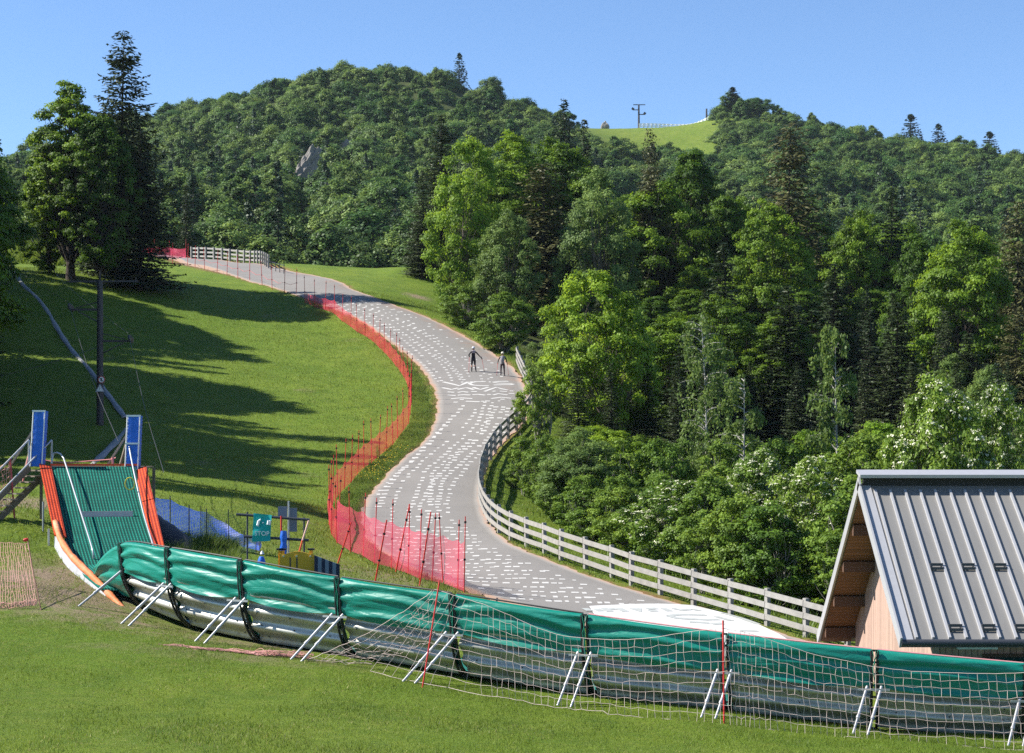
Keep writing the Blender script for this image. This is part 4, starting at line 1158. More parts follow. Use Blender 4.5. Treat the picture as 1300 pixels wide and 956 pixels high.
M['pinknet'] = net_material('pink net', (0.84, 0.075, 0.16), 0.045, 0.29)
M['rednet'] = net_material('pinkish red net', (0.80, 0.065, 0.095), 0.045, 0.27)
M['bluenet'] = net_material('blue net', (0.004, 0.09, 0.75), 0.05, 0.33)
M['greennet'] = net_material('green net', (0.02, 0.16, 0.09), 0.06, 0.14)

def net_sheet(name, foot, hgt, m, parent, org, sag=0.12, low=0.05, seed=1, step=0.4, bulge=0.15):
    """fine net hung between poles at foot points"""
    rj = random.Random(seed); cols = []; u_ = 0.0; us = []
    for i in range(len(foot) - 1):
        a, b = foot[i], foot[i + 1]; L_ = (b - a).length; n = max(2, int(L_ / step))
        for k in range(n + (1 if i == len(foot) - 2 else 0)):
            t = k / n; p = a.lerp(b, t)
            g = H(p.x, p.y)
            s = math.sin(math.pi * t)
            h0 = hgt[i] if isinstance(hgt, list) else hgt; h1 = hgt[i + 1] if isinstance(hgt, list) else hgt
            cols.append((p, g, h0 + (h1 - h0) * t - sag * s, s)); us.append(u_ + L_ * t)
        u_ += L_
    V, UV, nr = [], [], 7
    for (p, g, h, s), uu_ in zip(cols, us):
        for j in range(nr):
            f = j / (nr - 1)
            z = g + low + (h - low) * f
            off = bulge * math.sin(math.pi * f) * (0.3 + 0.7 * s) * math.sin(uu_ * 1.7 + seed)
            V.append((p.x - org.x + off * 0.5, p.y - org.y + off, z - org.z)); UV.append((uu_, h * f))
    ids_ = np.arange(len(V)).reshape(-1, nr)
    Q_ = np.stack([ids_[:-1, :-1], ids_[1:, :-1], ids_[1:, 1:], ids_[:-1, 1:]], -1).reshape(-1, 4)
    me = bpy.data.meshes.new(name); np_mesh(me, np.array(V), Q_)
    uvl = me.uv_layers.new(name="UVMap"); uvl.data.foreach_set('uv', np.array(UV)[Q_.ravel()].astype(np.float32).ravel())
    me.materials.append(m)
    o = bpy.data.objects.new(name, me); COL.objects.link(o); o.parent = parent
    return o
def pole(mb, p, hgt, lean=(0, 0), r=0.022, collar=True):
    a = Vector(p) + Vector((0, 0, -0.25)); b = Vector(p) + Vector((lean[0], lean[1], hgt))
    mb.tube([a, b], [r, r * 0.8], 6)
    if collar:
        for f in (0.48, 0.93):
            c = a.lerp(b, f); d = (b - a).normalized() * 0.035
            mb.tube([c - d, c + d], r * 1.9, 6, mi=1)
# upper run: bare poles first, then poles with the pink net down to the inner bend
poleA = [(219, 335), (238, 336), (247.5, 339.4), (260, 342), (275.5, 345), (288, 349), (302, 353), (317, 356), (333, 362), (345.5, 368), (361, 372), (376, 372.5)]
poleB = [(387.5, 385), (400, 390.6), (413, 394), (424.5, 399), (434, 408), (445, 415), (453.5, 422), (463.5, 427), (473.5, 434), (481.5, 442), (488, 448.5), (494.5, 455), (502.5, 465), (508, 472), (513, 480), (518, 491), (521, 503), (522, 514),
         (521, 526), (519, 538), (512, 548), (505, 557), (499, 565), (490, 573), (481, 580), (472, 588), (462, 595), (454, 603), (446, 613), (437, 621), (429, 630), (422, 641), (418, 654), (418, 668), (421, 680), (428, 690)]
poleC = [(445, 701), (461, 707), (475, 716), (497, 722), (518, 729.5), (532, 736), (548, 739), (563, 742), (581, 749), (589, 752)]
rj = random.Random(5)
eA = empty("pole_row", G(*poleA[0]), 0, "row of thin bare red poles with a sagging cord beside the upper road", "net poles")
gA = [G(*q) for q in poleA]
for p in gA:
    mb = MB(gA[0]); pole(mb, p, 2.15, (rj.uniform(-.12, .12), rj.uniform(-.1, .1)), r=0.028); mb.build("pole", [M['red'], M['black']], eA)
mb = MB(gA[0])
for a, b in zip(gA[:-1], gA[1:]):
    mb.tube([a + Vector((0, 0, 0.9)), a.lerp(b, .5) + Vector((0, 0, 0.72)), b + Vector((0, 0, 0.9))], 0.012, 4)
mb.build("cord", M['red'], eA)
def net_fence(foot_px, hgt, nh, label, seed, m=None, lean=.10):
    g = [G(*q) for q in foot_px]
    e = empty("net_fence", g[0], 0, label, "safety net")
    for p in g:
        mb = MB(g[0]); hh = hgt * rj.uniform(0.93, 1.05)
        pole(mb, p, hh, (rj.uniform(-lean, lean), rj.uniform(-lean, lean))); mb.build("pole", [M['red'], M['black']], e)
    net_sheet("net", g, nh, m or M['pinknet'], e, g[0], seed=seed)
    return e, g
net_fence(poleB[:18], 2.3, [1.0] * 3 + [1.15] * 15, "pinkish red safety net on red poles down the outside of the upper bend", 2, M['rednet'])
net_fence(poleB[17:], 2.5, 1.35, "pinkish red safety net on red poles around the grass verge of the inner bend", 3, M['rednet'])
net_fence([(428, 690)] + poleC, 2.55, 1.75, "tall bright pink net on slanting red poles behind the padded wall", 4, lean=.16)
# crowded, doubled poles at the turn of the net
for px, py, dx, nm in [(519, 500, 0.25, "red pole leaning inward at the sharp turn of the net"), (523, 508, -0.3, "red pole crossing others at the sharp turn of the net")]:
    g = G(px, py); mb = MB(g); pole(mb, g, 2.5, (dx, 0)); o = mb.build("red_pole", [M['red'], M['black']]); tag(o, nm, "red pole")
for px, py, tx, ty, nm in [(430, 712, 446, 663, "loose red pole leaning right behind the padded wall"), (477, 735, 491, 660, "thick red pole slanting in front of the tall pink net"), (533, 742, 547, 650, "second slanting red pole in front of the tall pink net"),
                           (503, 724, 520, 640, "slim slanting red pole near the middle of the tall pink net")]:
    d = G(px, py, 52).y - 0.4; a = P(px, py, d); b = P(tx, ty, d - 0.3); mb = MB(a)
    mb.tube([a - (b - a) * 0.12, b], [0.028, 0.024], 6)
    for f in (0.3, 0.75): mb.tube([a.lerp(b, f), a.lerp(b, f + 0.03)], 0.048, 6, mi=1)
    tag(mb.build("red_pole", [M['red'], M['black']]), nm, "red pole")
# pink net piece far up behind the crest spruces
g = [GD(178, 212), GD(196, 214), GD(215, 214), GD(236, 211)]
e = empty("net_fence", g[0], 0, "far piece of pink net beyond the crest spruces", "safety net")
for p in g:
    mb = MB(g[0]); pole(mb, p, 2.2, (0, 0)); mb.build("pole", [M['red'], M['black']], e)
net_sheet("net", g, 1.2, M['pinknet'], e, g[0], seed=8)
# blue net beside the ramp
gb = [GD(190, 66), GD(216, 66.5), GD(240, 67), GD(262, 67.5), GD(287, 67), GD(310, 66), GD(330, 65)]
e = empty("net_fence", gb[0], 0, "sagging blue net right of the green start ramp", "safety net")
ztop = [(629, 66), (634, 66.5), (645, 67), (650, 67.5), (664, 67), (680, 66), (692, 65)]
hs = [CZ - (py - CY) / F * d - p.z for (py, d), p in zip(ztop, gb)]
for p, h_ in zip(gb, hs):
    mb = MB(gb[0]); mb.tube([p - Vector((0, 0, .3)), p + Vector((0, 0, max(0.5, h_) + 0.12))], 0.02, 6); mb.build("pole", M['steeldark'], e)
net_sheet("net", gb, [max(0.45, h_) for h_ in hs], M['bluenet'], e, gb[0], seed=5, bulge=0.3, sag=0.05)
gg = [GD(255, 64.5), GD(290, 64.5), GD(325, 64)]
e = empty("net_fence", gg[0], 0, "thin green net drooping in front of the blue net", "safety net")
for p in gg:
    mb = MB(gg[0]); mb.tube([p - Vector((0, 0, .3)), p + Vector((0, 0, 1.35))], 0.014, 5); mb.build("pole", M['steeldark'], e)
net_sheet("net", gg, 1.25, M['greennet'], e, gg[0], seed=6, bulge=0.2)

# ------------------------------------------------------------------ padded banked wall
WX = [124, 158, 217, 309, 432, 577, 744, 921, 1110, 1303, 1480]
WD = [57.6, 55.6, 53.6, 51.8, 50.2, 48.6, 47.3, 46.3, 45.6, 45.2, 45.1]
WT = [722, 689, 695, 710, 732, 753, 779, 803, 824, 842, 858]
Jt = [P(x, t, d) for x, t, d in zip(WX, WT, WD)]                 # top of every joint
Jg = [Vector((p.x, p.y, H(p.x, p.y))) for p in Jt]
def wall_frame(s):
    """top point, ground height and outward direction at joint coordinate s"""
    i = min(int(s), len(Jt) - 2); t = s - i
    a = [max(0, i - 1), i, i + 1, min(len(Jt) - 1, i + 2)]
    def cr(v): return 0.5 * ((2 * v[1]) + (-v[0] + v[2]) * t + (2 * v[0] - 5 * v[1] + 4 * v[2] - v[3]) * t * t + (-v[0] + 3 * v[1] - 3 * v[2] + v[3]) * t ** 3)
    p = cr([Jt[k] for k in a])
    q = cr([Jt[k] for k in a]) if False else None
    e1 = 0.02
    def at(tt):
        return 0.5 * ((2 * Jt[a[1]]) + (-Jt[a[0]] + Jt[a[2]]) * tt + (2 * Jt[a[0]] - 5 * Jt[a[1]] + 4 * Jt[a[2]] - Jt[a[3]]) * tt * tt + (-Jt[a[0]] + 3 * Jt[a[1]] - 3 * Jt[a[2]] + Jt[a[3]]) * tt ** 3)
    d = at(t + e1) - at(t - e1); d.z = 0; d.normalize()
    out = Vector((d.y, -d.x, 0))
    return p, H(p.x, p.y), out, d
PROF = [(-0.78, 0.00), (-0.60, 0.05), (-0.38, 0.16), (-0.20, 0.32), (-0.07, 0.50), (0.0, 0.70), (0.03, 0.88), (0.04, 1.0)]  # (outward metres, share of height)
def prof(f):
    """outward offset at height share f"""
    return float(np.interp(f, [q[1] for q in PROF], [q[0] for q in PROF]))
org = Jg[4]
wall = empty("padded_wall", org, 0, "long banked turn wall with green padding over ribbed metal sheets", "banked wall")
def tarp_material():
    m, N, L, B = mat_new('green tarpaulin')
    tc = N.new("ShaderNodeTexCoord"); nz = N.new("ShaderNodeTexNoise"); nz.inputs['Scale'].default_value = 1.2; nz.inputs['Detail'].default_value = 7
    L.new(tc.outputs['Object'], nz.inputs['Vector'])
    cr = N.new("ShaderNodeMix"); cr.data_type = 'RGBA'; cr.inputs['A'].default_value = (0.002, 0.175, 0.125, 1); cr.inputs['B'].default_value = (0.004, 0.24, 0.175, 1)
    L.new(nz.outputs[0], cr.inputs['Factor'])
    n2 = N.new("ShaderNodeTexNoise"); n2.inputs['Scale'].default_value = 3.5; n2.inputs['Detail'].default_value = 9; n2.inputs['Roughness'].default_value = .75
    L.new(tc.outputs['Object'], n2.inputs['Vector'])
    mr = N.new("ShaderNodeMapRange"); mr.inputs['From Min'].default_value = .56; mr.inputs['From Max'].default_value = .8; mr.inputs['To Max'].default_value = .5; L.new(n2.outputs[0], mr.inputs['Value'])
    mx = N.new("ShaderNodeMix"); mx.data_type = 'RGBA'; L.new(mr.outputs[0], mx.inputs['Factor']); L.new(cr.outputs['Result'], mx.inputs['A']); mx.inputs['B'].default_value = (0.10, 0.20, 0.17, 1)
    L.new(mx.outputs['Result'], B.inputs['Base Color']); B.inputs['Roughness'].default_value = 0.46; B.inputs['Specular IOR Level'].default_value = 0.42
    bp = N.new("ShaderNodeBump"); bp.inputs['Strength'].default_value = 0.5; bp.inputs['Distance'].default_value = 0.06
    n3 = N.new("ShaderNodeTexNoise"); n3.inputs['Scale'].default_value = 1.0; n3.inputs['Detail'].default_value = 4; n3.inputs['Distortion'].default_value = 0.8
    mp = N.new("ShaderNodeMapping"); mp.inputs['Scale'].default_value = (1.2, 1.2, 6.0); L.new(tc.outputs['Object'], mp.inputs[0]); L.new(mp.outputs[0], n3.inputs['Vector'])
    L.new(n3.outputs[0], bp.inputs['Height']); L.new(bp.outputs[0], B.inputs['Normal'])
    return m
M['tarp'] = tarp_material()
M['sheet'] = mat('zinc sheet', (0.46, 0.45, 0.39), 0.42, metal=0.5, var=0.15, nscale=3, dirt=(0.16, 0.13, 0.09), dirt_amt=0.6, bump=0.1, bscale=3)
M['rib'] = mat('black rib', (0.014, 0.016, 0.018), 0.5, var=0.3)
M['cordgreen'] = mat('green cord', (0.02, 0.25, 0.16), 0.6)
M['pinkedge'] = mat('pink webbing', (0.70, 0.30, 0.30), 0.7)
npan = len(Jt) - 1
for i in range(npan):
    rj = random.Random(100 + i)
    first = (i == 0)
    # metal sheets: three shallow corrugations
    if not first:
        rows = []
        for k in range(0, 33):
            f = 0.02 + k / 32 * 0.60; row = []
            cor = 0.085 * math.cos(f / 0.60 * 3 * 2 * math.pi)
            for j in range(9):
                s = i + 0.03 + 0.94 * j / 8; p, g_, out, d = wall_frame(s)
                h_ = p.z - g_
                row.append(Vector((p.x, p.y, 0)) + out * (prof(f) + cor + 0.02) + Vector((0, 0, g_ + h_ * f)))
            rows.append(row)
        mb = MB(org); mb.sheet(rows); mb.build("metal_sheet", M['sheet'], wall)
        mb = MB(org)
        for k in (4, 12, 20, 28):
            for j in (0, 1, 4, 7, 8):
                c = rows[k][j] + wall_frame(i + .5)[2] * .01; mb.tube([c, c + wall_frame(i + .5)[2] * .02], .018, 6)
        mb.build("rivets", M['black'], wall)
    # tarpaulin: inside face, rounded top, outer flap with swagging folds
    rows = []
    nf, nj = 30, 30
    sag = rj.uniform(0.06, 0.12); ph = rj.uniform(0, 6)
    low = 0.55 if not first else 0.12
    for k in range(nf + 1):
        v = k / nf; row = []
        for j in range(nj + 1):
            t = j / nj; s = i + 0.018 + 0.964 * t; p, g_, out, d = wall_frame(s)
            h_ = p.z - g_; w_ = math.sin(math.pi * t)
            if v < 0.35:                       # inner side, up from the floor
                f = v / 0.35; off = prof(f * 0.93) - 0.13; z = g_ + h_ * (0.02 + f * 0.93)
            elif v < 0.5:                      # over the padded top
                a = (v - 0.35) / 0.15 * math.pi; off = prof(0.97) - 0.04 - 0.11 * math.cos(a) + 0.02; z = g_ + h_ * 0.95 + 0.10 * math.sin(a) - 0.05 * w_ * sag * 5
            else:                              # outer flap
                f = (v - 0.5) / 0.5; q = 0.97 - f * (0.97 - low) - 0.05 * w_ * f
                fold = 0.0
                for m_, am, fr in ((0, 0.042, 2.2), (1, 0.030, 3.7), (2, 0.018, 6.5)):
                    fold += am * math.sin(2 * math.pi * fr * (f + sag * 2.2 * (4 * t * (1 - t)) + 0.05 * math.sin(3 * t + m_)) + ph + m_ * 2.1)
                fold *= (0.25 + 0.75 * w_) * min(1, f * 5)
                pin = 0.05 * (1 - w_) ** 3 * math.sin(f * 18 + ph)
                off = prof(q) + 0.10 + 0.05 * w_ + fold + pin; z = g_ + h_ * q
            row.append(Vector((p.x, p.y, 0)) + out * off + Vector((0, 0, z)) )
        rows.append(row)
    mb = MB(org); mb.sheet(rows); mb.build("padded_cover", M['tarp'], wall)
    # cord edging along the lower hem and pink webbing along the top
    mb = MB(org)
    hem = []
    for j in range(13):
        s = i + 0.02 + 0.96 * j / 12; p, g_, out, d = wall_frame(s); hem.append(Vector((p.x, p.y, p.z + 0.0)) + out * 0.0)
    mb.tube(hem, 0.022, 5); mb.build("edge_webbing", M['pinkedge'] if i >= 6 else M['black'], wall)
# ribs, struts
for i in range(1, len(Jt)):
    p, g_, out, d = wall_frame(min(i, npan - 0.001)); h_ = p.z - g_
    rib = []
    for k in range(15):
        f = k / 14 * 0.99; rib.append(Vector((p.x, p.y, 0)) + out * (prof(f) + 0.10 + (0.02 if f > .5 else 0.04)) + Vector((0, 0, g_ + h_ * f)))
    mb = MB(org)
    for s_ in (-0.07, 0.07):
        mb.tube([q + d * s_ for q in rib], 0.035, 6)
    for k in range(0, 15, 2): mb.bar(rib[k] - d * 0.07, rib[k] + d * 0.07, 0.03, 0.05)
    mb.build("rib", M['rib'], wall)
    mb = MB(org)
    for s_ in (-0.05, 0.03, 0.08):
        mb.tube([rib[14] + d * s_ + out * 0.03, rib[11] + d * (s_ * -0.6) + out * 0.04, rib[7] + d * s_ * 0.4 + out * 0.03], 0.008, 4)
    mb.build("lacing_cord", M['cordgreen'], wall)
    if i >= 10: continue
    hd = Vector((-0.70, -0.72, 0)) if i < 6 else Vector((-0.35, -0.94, 0))
    c = rib[7] + out * 0.05
    feet = (0,) if i == 1 else (-0.17, 0.17)
    for s_ in feet:
        a = c + d * s_ + Vector((0, 0, 0.12))
        fx = a.x + hd.x * 1.55; fy = a.y + hd.y * 1.0
        b = Vector((fx, fy, H(fx, fy) - 0.06))
        mb = MB(org); mb.tube([a, a.lerp(b, .62)], 0.042, 8); mb.tube([a.lerp(b, .60), b], 0.033, 8)
        mb.tube([a.lerp(b, .58), a.lerp(b, .63)], 0.052, 8)
        mb.build("strut", M['steel'], wall)
    if len(feet) == 2:
        mb = MB(org); mb.bar(c - d * 0.38 + hd * 0.1 + Vector((0, 0, 0.06)), c + d * 0.38 + hd * 0.1 + Vector((0, 0, 0.06)), 0.035, 0.05)
        mb.build("cross_bar", M['steel'], wall)

# floor mat inside the turn
rows = []
for j in range(0, 60):
    s = 0.2 + j / 59 * 7.5; p, g_, out, d = wall_frame(min(s, npan - 0.01)); row = []
    for k in range(6):
        q = p - out * (0.62 + k * 0.45); row.append(Vector((q.x, q.y, H(q.x, q.y) + 0.05 + (0.1 if k == 0 else 0))))
    rows.append(row)
M['greenmat'] = mat('green slide mat', (0.010, 0.15, 0.10), 0.5, var=0.3, nscale=5, bump=0.5, bscale=25)
mb = MB(org); mb.sheet(rows); tag(mb.build("slide_mat", M['greenmat']), "green plastic mat on the track inside the banked wall", "track mat")

# grey board with orange roll curving from the ramp to the wall
kb = [(70, 664, 61.2), (78, 688, 60.0), (90, 706, 59.0), (106, 722, 58.2), (124, 740, 57.4), (145, 762, 56.6), (163, 784, 55.9)]
lowb = [(60, 700, 61.0), (72, 722, 59.8), (90, 738, 58.8), (106, 752, 57.9), (124, 764, 57.2), (145, 780, 56.4), (165, 800, 55.7)]
e = empty("edge_board", P(*kb[0]), 0, "pale curved board topped by a worn orange roll beside the ramp foot", "track edge")
top = catmull([P(*q) for q in kb], 0.25); bot = [Vector((p.x + 0.02, p.y - 0.1, H(p.x, p.y) - 0.15)) for p in top]
mb = MB(P(*kb[0])); mb.sheet([top, [q - Vector((0.02, 0.05, 0)) for q in bot]]); mb.sheet([[p + Vector((0.05, 0.05, 0)) for p in top], [q + Vector((0.04, 0.02, 0)) for q in bot]])
mb.build("board", mat('dull white board', (0.42, 0.43, 0.45), 0.6, var=0.25, nscale=2, dirt=(0.18, 0.17, 0.15), dirt_amt=.7), e)
M['roll'] = mat('faded orange roll', (0.72, 0.20, 0.07), 0.7, var=0.35, nscale=2.5, dirt=(0.75, 0.50, 0.35), dirt_amt=0.8, bump=.5, bscale=10)
mb = MB(P(*kb[0])); rj = random.Random(4)
mb.tube([p + Vector((0, 0, 0.03 + rj.uniform(-.015, .015))) for p in top], [0.10 + rj.uniform(-.012, .018) for _ in top], 8); mb.build("orange_roll", M['roll'], e)

# ------------------------------------------------------------------ start ramp
TL, TR = P(64, 592, 64.6), P(172, 592, 64.6); BL, BR = P(92, 716, 58.9), P(199, 700, 58.9)
BL.z = H(BL.x, BL.y) + 0.12; BR.z = BL.z + 0.05
ramp = empty("start_ramp", BL, 0, "steep green matted start ramp with orange sides and pipe handrails", "start ramp")
O = BL
def ribbed(name, col1, col2, pitch, parent, quad, nr=70, uaxis_cols=None):
    pass
def ramp_material(name, c1, c2):
    m, N, L, B = mat_new(name)
    uv = N.new("ShaderNodeUVMap"); uv.uv_map = "UVMap"; sep = N.new("ShaderNodeSeparateXYZ"); L.new(uv.outputs[0], sep.inputs[0])
    def saw(o, k):
        a = N.new("ShaderNodeMath"); a.operation = 'MULTIPLY'; L.new(o, a.inputs[0]); a.inputs[1].default_value = k
        f = N.new("ShaderNodeMath"); f.operation = 'SINE'; L.new(a.outputs[0], f.inputs[0]); return f.outputs[0]
    mr = N.new("ShaderNodeMapRange"); mr.inputs['From Min'].default_value = -.2; mr.inputs['From Max'].default_value = .5; L.new(saw(sep.outputs[0], 2 * math.pi / 0.10), mr.inputs['Value'])
    m3 = N.new("ShaderNodeMapRange"); m3.inputs['From Min'].default_value = .75; m3.inputs['From Max'].default_value = .95; m3.inputs['To Min'].default_value = 1; m3.inputs['To Max'].default_value = .35; L.new(saw(sep.outputs[1], 2 * math.pi / 0.17), m3.inputs['Value'])
    mu = N.new("ShaderNodeMath"); mu.operation = 'MULTIPLY'; L.new(mr.outputs[0], mu.inputs[0]); L.new(m3.outputs[0], mu.inputs[1])
    nz = N.new("ShaderNodeTexNoise"); nz.inputs['Scale'].default_value = 2; nz.inputs['Detail'].default_value = 8; tc = N.new("ShaderNodeTexCoord"); L.new(tc.outputs['Object'], nz.inputs['Vector'])
    mx = N.new("ShaderNodeMix"); mx.data_type = 'RGBA'; L.new(mu.outputs[0], mx.inputs['Factor']); mx.inputs['A'].default_value = (*c1, 1); mx.inputs['B'].default_value = (*c2, 1)
    hv = N.new("ShaderNodeHueSaturation"); m4 = N.new("ShaderNodeMapRange"); m4.inputs['To Min'].default_value = .6; m4.inputs['To Max'].default_value = 1.4; L.new(nz.outputs[0], m4.inputs['Value'])
    L.new(m4.outputs[0], hv.inputs['Value']); L.new(mx.outputs['Result'], hv.inputs['Color']); L.new(hv.outputs[0], B.inputs['Base Color'])
    B.inputs['Roughness'].default_value = .7; B.inputs['Specular IOR Level'].default_value = .15
    bp = N.new("ShaderNodeBump"); bp.inputs['Strength'].default_value = .8; bp.inputs['Distance'].default_value = .03; L.new(mu.outputs[0], bp.inputs['Height']); L.new(bp.outputs[0], B.inputs['Normal'])
    return m
def quad_uv(name, a, b, c, d, thick, m, parent, sag=0.0, n=14):
    """a-b top edge, d-c bottom edge, a slab with metric uv"""
    V, UV = [], []
    for i in range(n + 1):
        t = i / n
        l, r_ = a.lerp(d, t), b.lerp(c, t)
        dz = -sag * math.sin(math.pi * t)
        for j in range(9):
            q = l.lerp(r_, j / 8) + Vector((0, 0, dz)); V.append(q - O); UV.append(((r_ - l).length * j / 8, (d - a).length * t))
    nv = len(V)
    ids_ = np.arange(nv).reshape(-1, 9)
    Q_ = np.stack([ids_[:-1, :-1], ids_[1:, :-1], ids_[1:, 1:], ids_[:-1, 1:]], -1).reshape(-1, 4)
    V2 = [v - Vector((0, 0, thick)) for v in V]
    Q2 = Q_[:, ::-1] + nv
    sides = []
    for i in range(n): sides += [[ids_[i, 0], ids_[i, 0] + nv, ids_[i + 1, 0] + nv, ids_[i + 1, 0]], [ids_[i, 8], ids_[i + 1, 8], ids_[i + 1, 8] + nv, ids_[i, 8] + nv]]
    for j in range(8): sides += [[ids_[0, j], ids_[0, j + 1], ids_[0, j + 1] + nv, ids_[0, j] + nv], [ids_[n, j], ids_[n, j] + nv, ids_[n, j + 1] + nv, ids_[n, j + 1]]]
    Qa = np.concatenate([Q_, Q2, np.array(sides)]); Va = np.array([tuple(v) for v in V + V2]); UVa = np.array(UV + UV)
    me = bpy.data.meshes.new(name); np_mesh(me, Va, Qa, smooth=False)
    uvl = me.uv_layers.new(name="UVMap"); uvl.data.foreach_set('uv', UVa[Qa.ravel()].astype(np.float32).ravel()); me.materials.append(m)
    o = bpy.data.objects.new(name, me); COL.objects.link(o); o.parent = parent; return o
M['rampgreen'] = ramp_material('ribbed green mat', (0.003, 0.05, 0.038), (0.006, 0.19, 0.135))
M['ramporange'] = ramp_material('ribbed orange mat', (0.28, 0.03, 0.015), (0.74, 0.085, 0.02))
M['floorgreen'] = ramp_material('flat green mat', (0.006, 0.10, 0.075), (0.014, 0.24, 0.18))
quad_uv("ramp_mat", TL, TR, BR, BL, 0.10, M['rampgreen'], ramp, sag=0.25)
# curved run-out
BL2, BR2 = P(128, 752, 56.9), P(215, 735, 56.4); BL2.z = H(BL2.x, BL2.y) + 0.16; BR2.z = BL2.z
quad_uv("ramp_foot_mat", BL + Vector((0, 0, .004)), BR + Vector((0, 0, .004)), BR2, BL2, 0.06, M['floorgreen'], ramp)
upn = Vector((0, 0, 1))
def shift(v, dx, dz): return v + Vector((dx, 0, dz))
quad_uv("side_mat", shift(TL, -0.38, 0.10), shift(TL, 0.02, 0.02), shift(BL, 0.0, 0.04).lerp(TL, 0.26), shift(BL, -0.38, 0.10).lerp(shift(TL, -.38, .1), 0.26), 0.05, M['ramporange'], ramp)
quad_uv("side_mat", shift(TR, -0.02, -0.12), shift(TR, 0.36, 0.02), shift(BR, 0.34, 0.10).lerp(shift(TR, .36, 0), .08), shift(BR, -0.02, 0.03).lerp(TR, .08), 0.05, M['ramporange'], ramp)
# grey plank on the ramp
def on_ramp(u, v, lift=0.03):
    a = TL.lerp(BL, v); b = TR.lerp(BR, v); return a.lerp(b, u) + Vector((0, 0, lift - 0.25 * math.sin(math.pi * v)))
mb = MB(O); a, b = on_ramp(0.25, 0.455, .045), on_ramp(0.86, 0.455, .045); mb.bar(a, b, 0.05, 0.24, up=(0, 0, 1)); mb.build("cross_plank", mat('pale plank', (.50, .44, .45), .7, var=.15), ramp)
# pipe handrails lying along the ramp
M['pipe'] = mat('pale pipe', (0.42, 0.44, 0.45), 0.35, metal=0.3, var=0.1)
for pl in ([on_ramp(0.02, -0.02, .02), on_ramp(0.05, -0.03, .34), on_ramp(0.12, 0.0, .42), on_ramp(0.15, 0.02, .36), on_ramp(0.22, 0.5, .42), on_ramp(0.26, 0.90, .28), on_ramp(0.27, 0.93, .02)],
           [on_ramp(0.94, -0.1, 1.3), on_ramp(0.93, 0.0, .62), on_ramp(0.96, 0.5, .40), on_ramp(0.99, 0.94, .28), on_ramp(1.0, 0.97, .02)]):
    mb = MB(O); mb.tube(catmull(pl, 0.12), 0.028, 8); mb.build("handrail", M['pipe'], ramp)
# top beam and rope
mb = MB(O); mb.bar(TL + Vector((0, .05, .05)), TR + Vector((0.1, .05, .05)), 0.07, 0.07); mb.build("top_beam", M['orange'], ramp)
# platform, legs, stairs
mb = MB(O)
pa, pb = TL + Vector((-.3, 1.4, -.02)), TR + Vector((.3, 1.4, -.02))
for k in range(8):
    y = 0.16 + k * 0.17; mb.box((TL.lerp(TR, .5).x, TL.y + y, TL.z - 0.03), ((TR.x - TL.x) + .7, 0.15, 0.04))
mb.build("platform", M['oldwood'], ramp)
for x in (TL.x - .34, TL.x + 1.2, TR.x - 1.0, TR.x + .36):
    for y in (TL.y + .1, TL.y + 1.4):
        mb = MB(O); mb.bar((x, y, H(x, y) - .2), (x, y, TL.z - 0.06), 0.09, 0.09); mb.build("leg", M['oldwood'], ramp)
for fx, v in ((-0.16, .35), (-0.1, .62)):
    q = on_ramp(0, v); mb = MB(O); x = q.x - .48; mb.tube([(x, q.y, H(x, q.y) - .2), (x, q.y, q.z + .1)], 0.035, 6); mb.build("leg", M['steel'], ramp)
mb = MB(O)
sx = TL.x - 0.42
st_top = Vector((sx, TL.y + .3, TL.z - .05)); st_bot = Vector((sx - 1.35, TL.y - 1.5, H(sx - 1.35, TL.y - 1.5)))
nst = 9
for k in range(nst):
    c = st_top.lerp(st_bot, (k + .5) / nst); mb.box(c, (0.28, 0.8, 0.045), (0, 0, R(50)))
for s_ in (-0.4, 0.4):
    off = Vector((0.62, -0.78, 0)).normalized().cross(Vector((0, 0, 1))) * s_
    mb.bar(st_top + off, st_bot + off, 0.05, 0.22)
mb.build("stairs", M['oldwood'], ramp)
for s_ in (-0.42, 0.42):
    off = Vector((0.62, -0.78, 0)).normalized().cross(Vector((0, 0, 1))) * s_
    mb = MB(O); a, b = st_top + off + Vector((0, 0, .95)), st_bot + off + Vector((0, 0, .85))
    mb.tube([a, b], .03, 6); mb.tube([b, st_bot + off], .03, 6); mb.tube([a, st_top + off], .03, 6); mb.build("handrail", M['steel'], ramp)
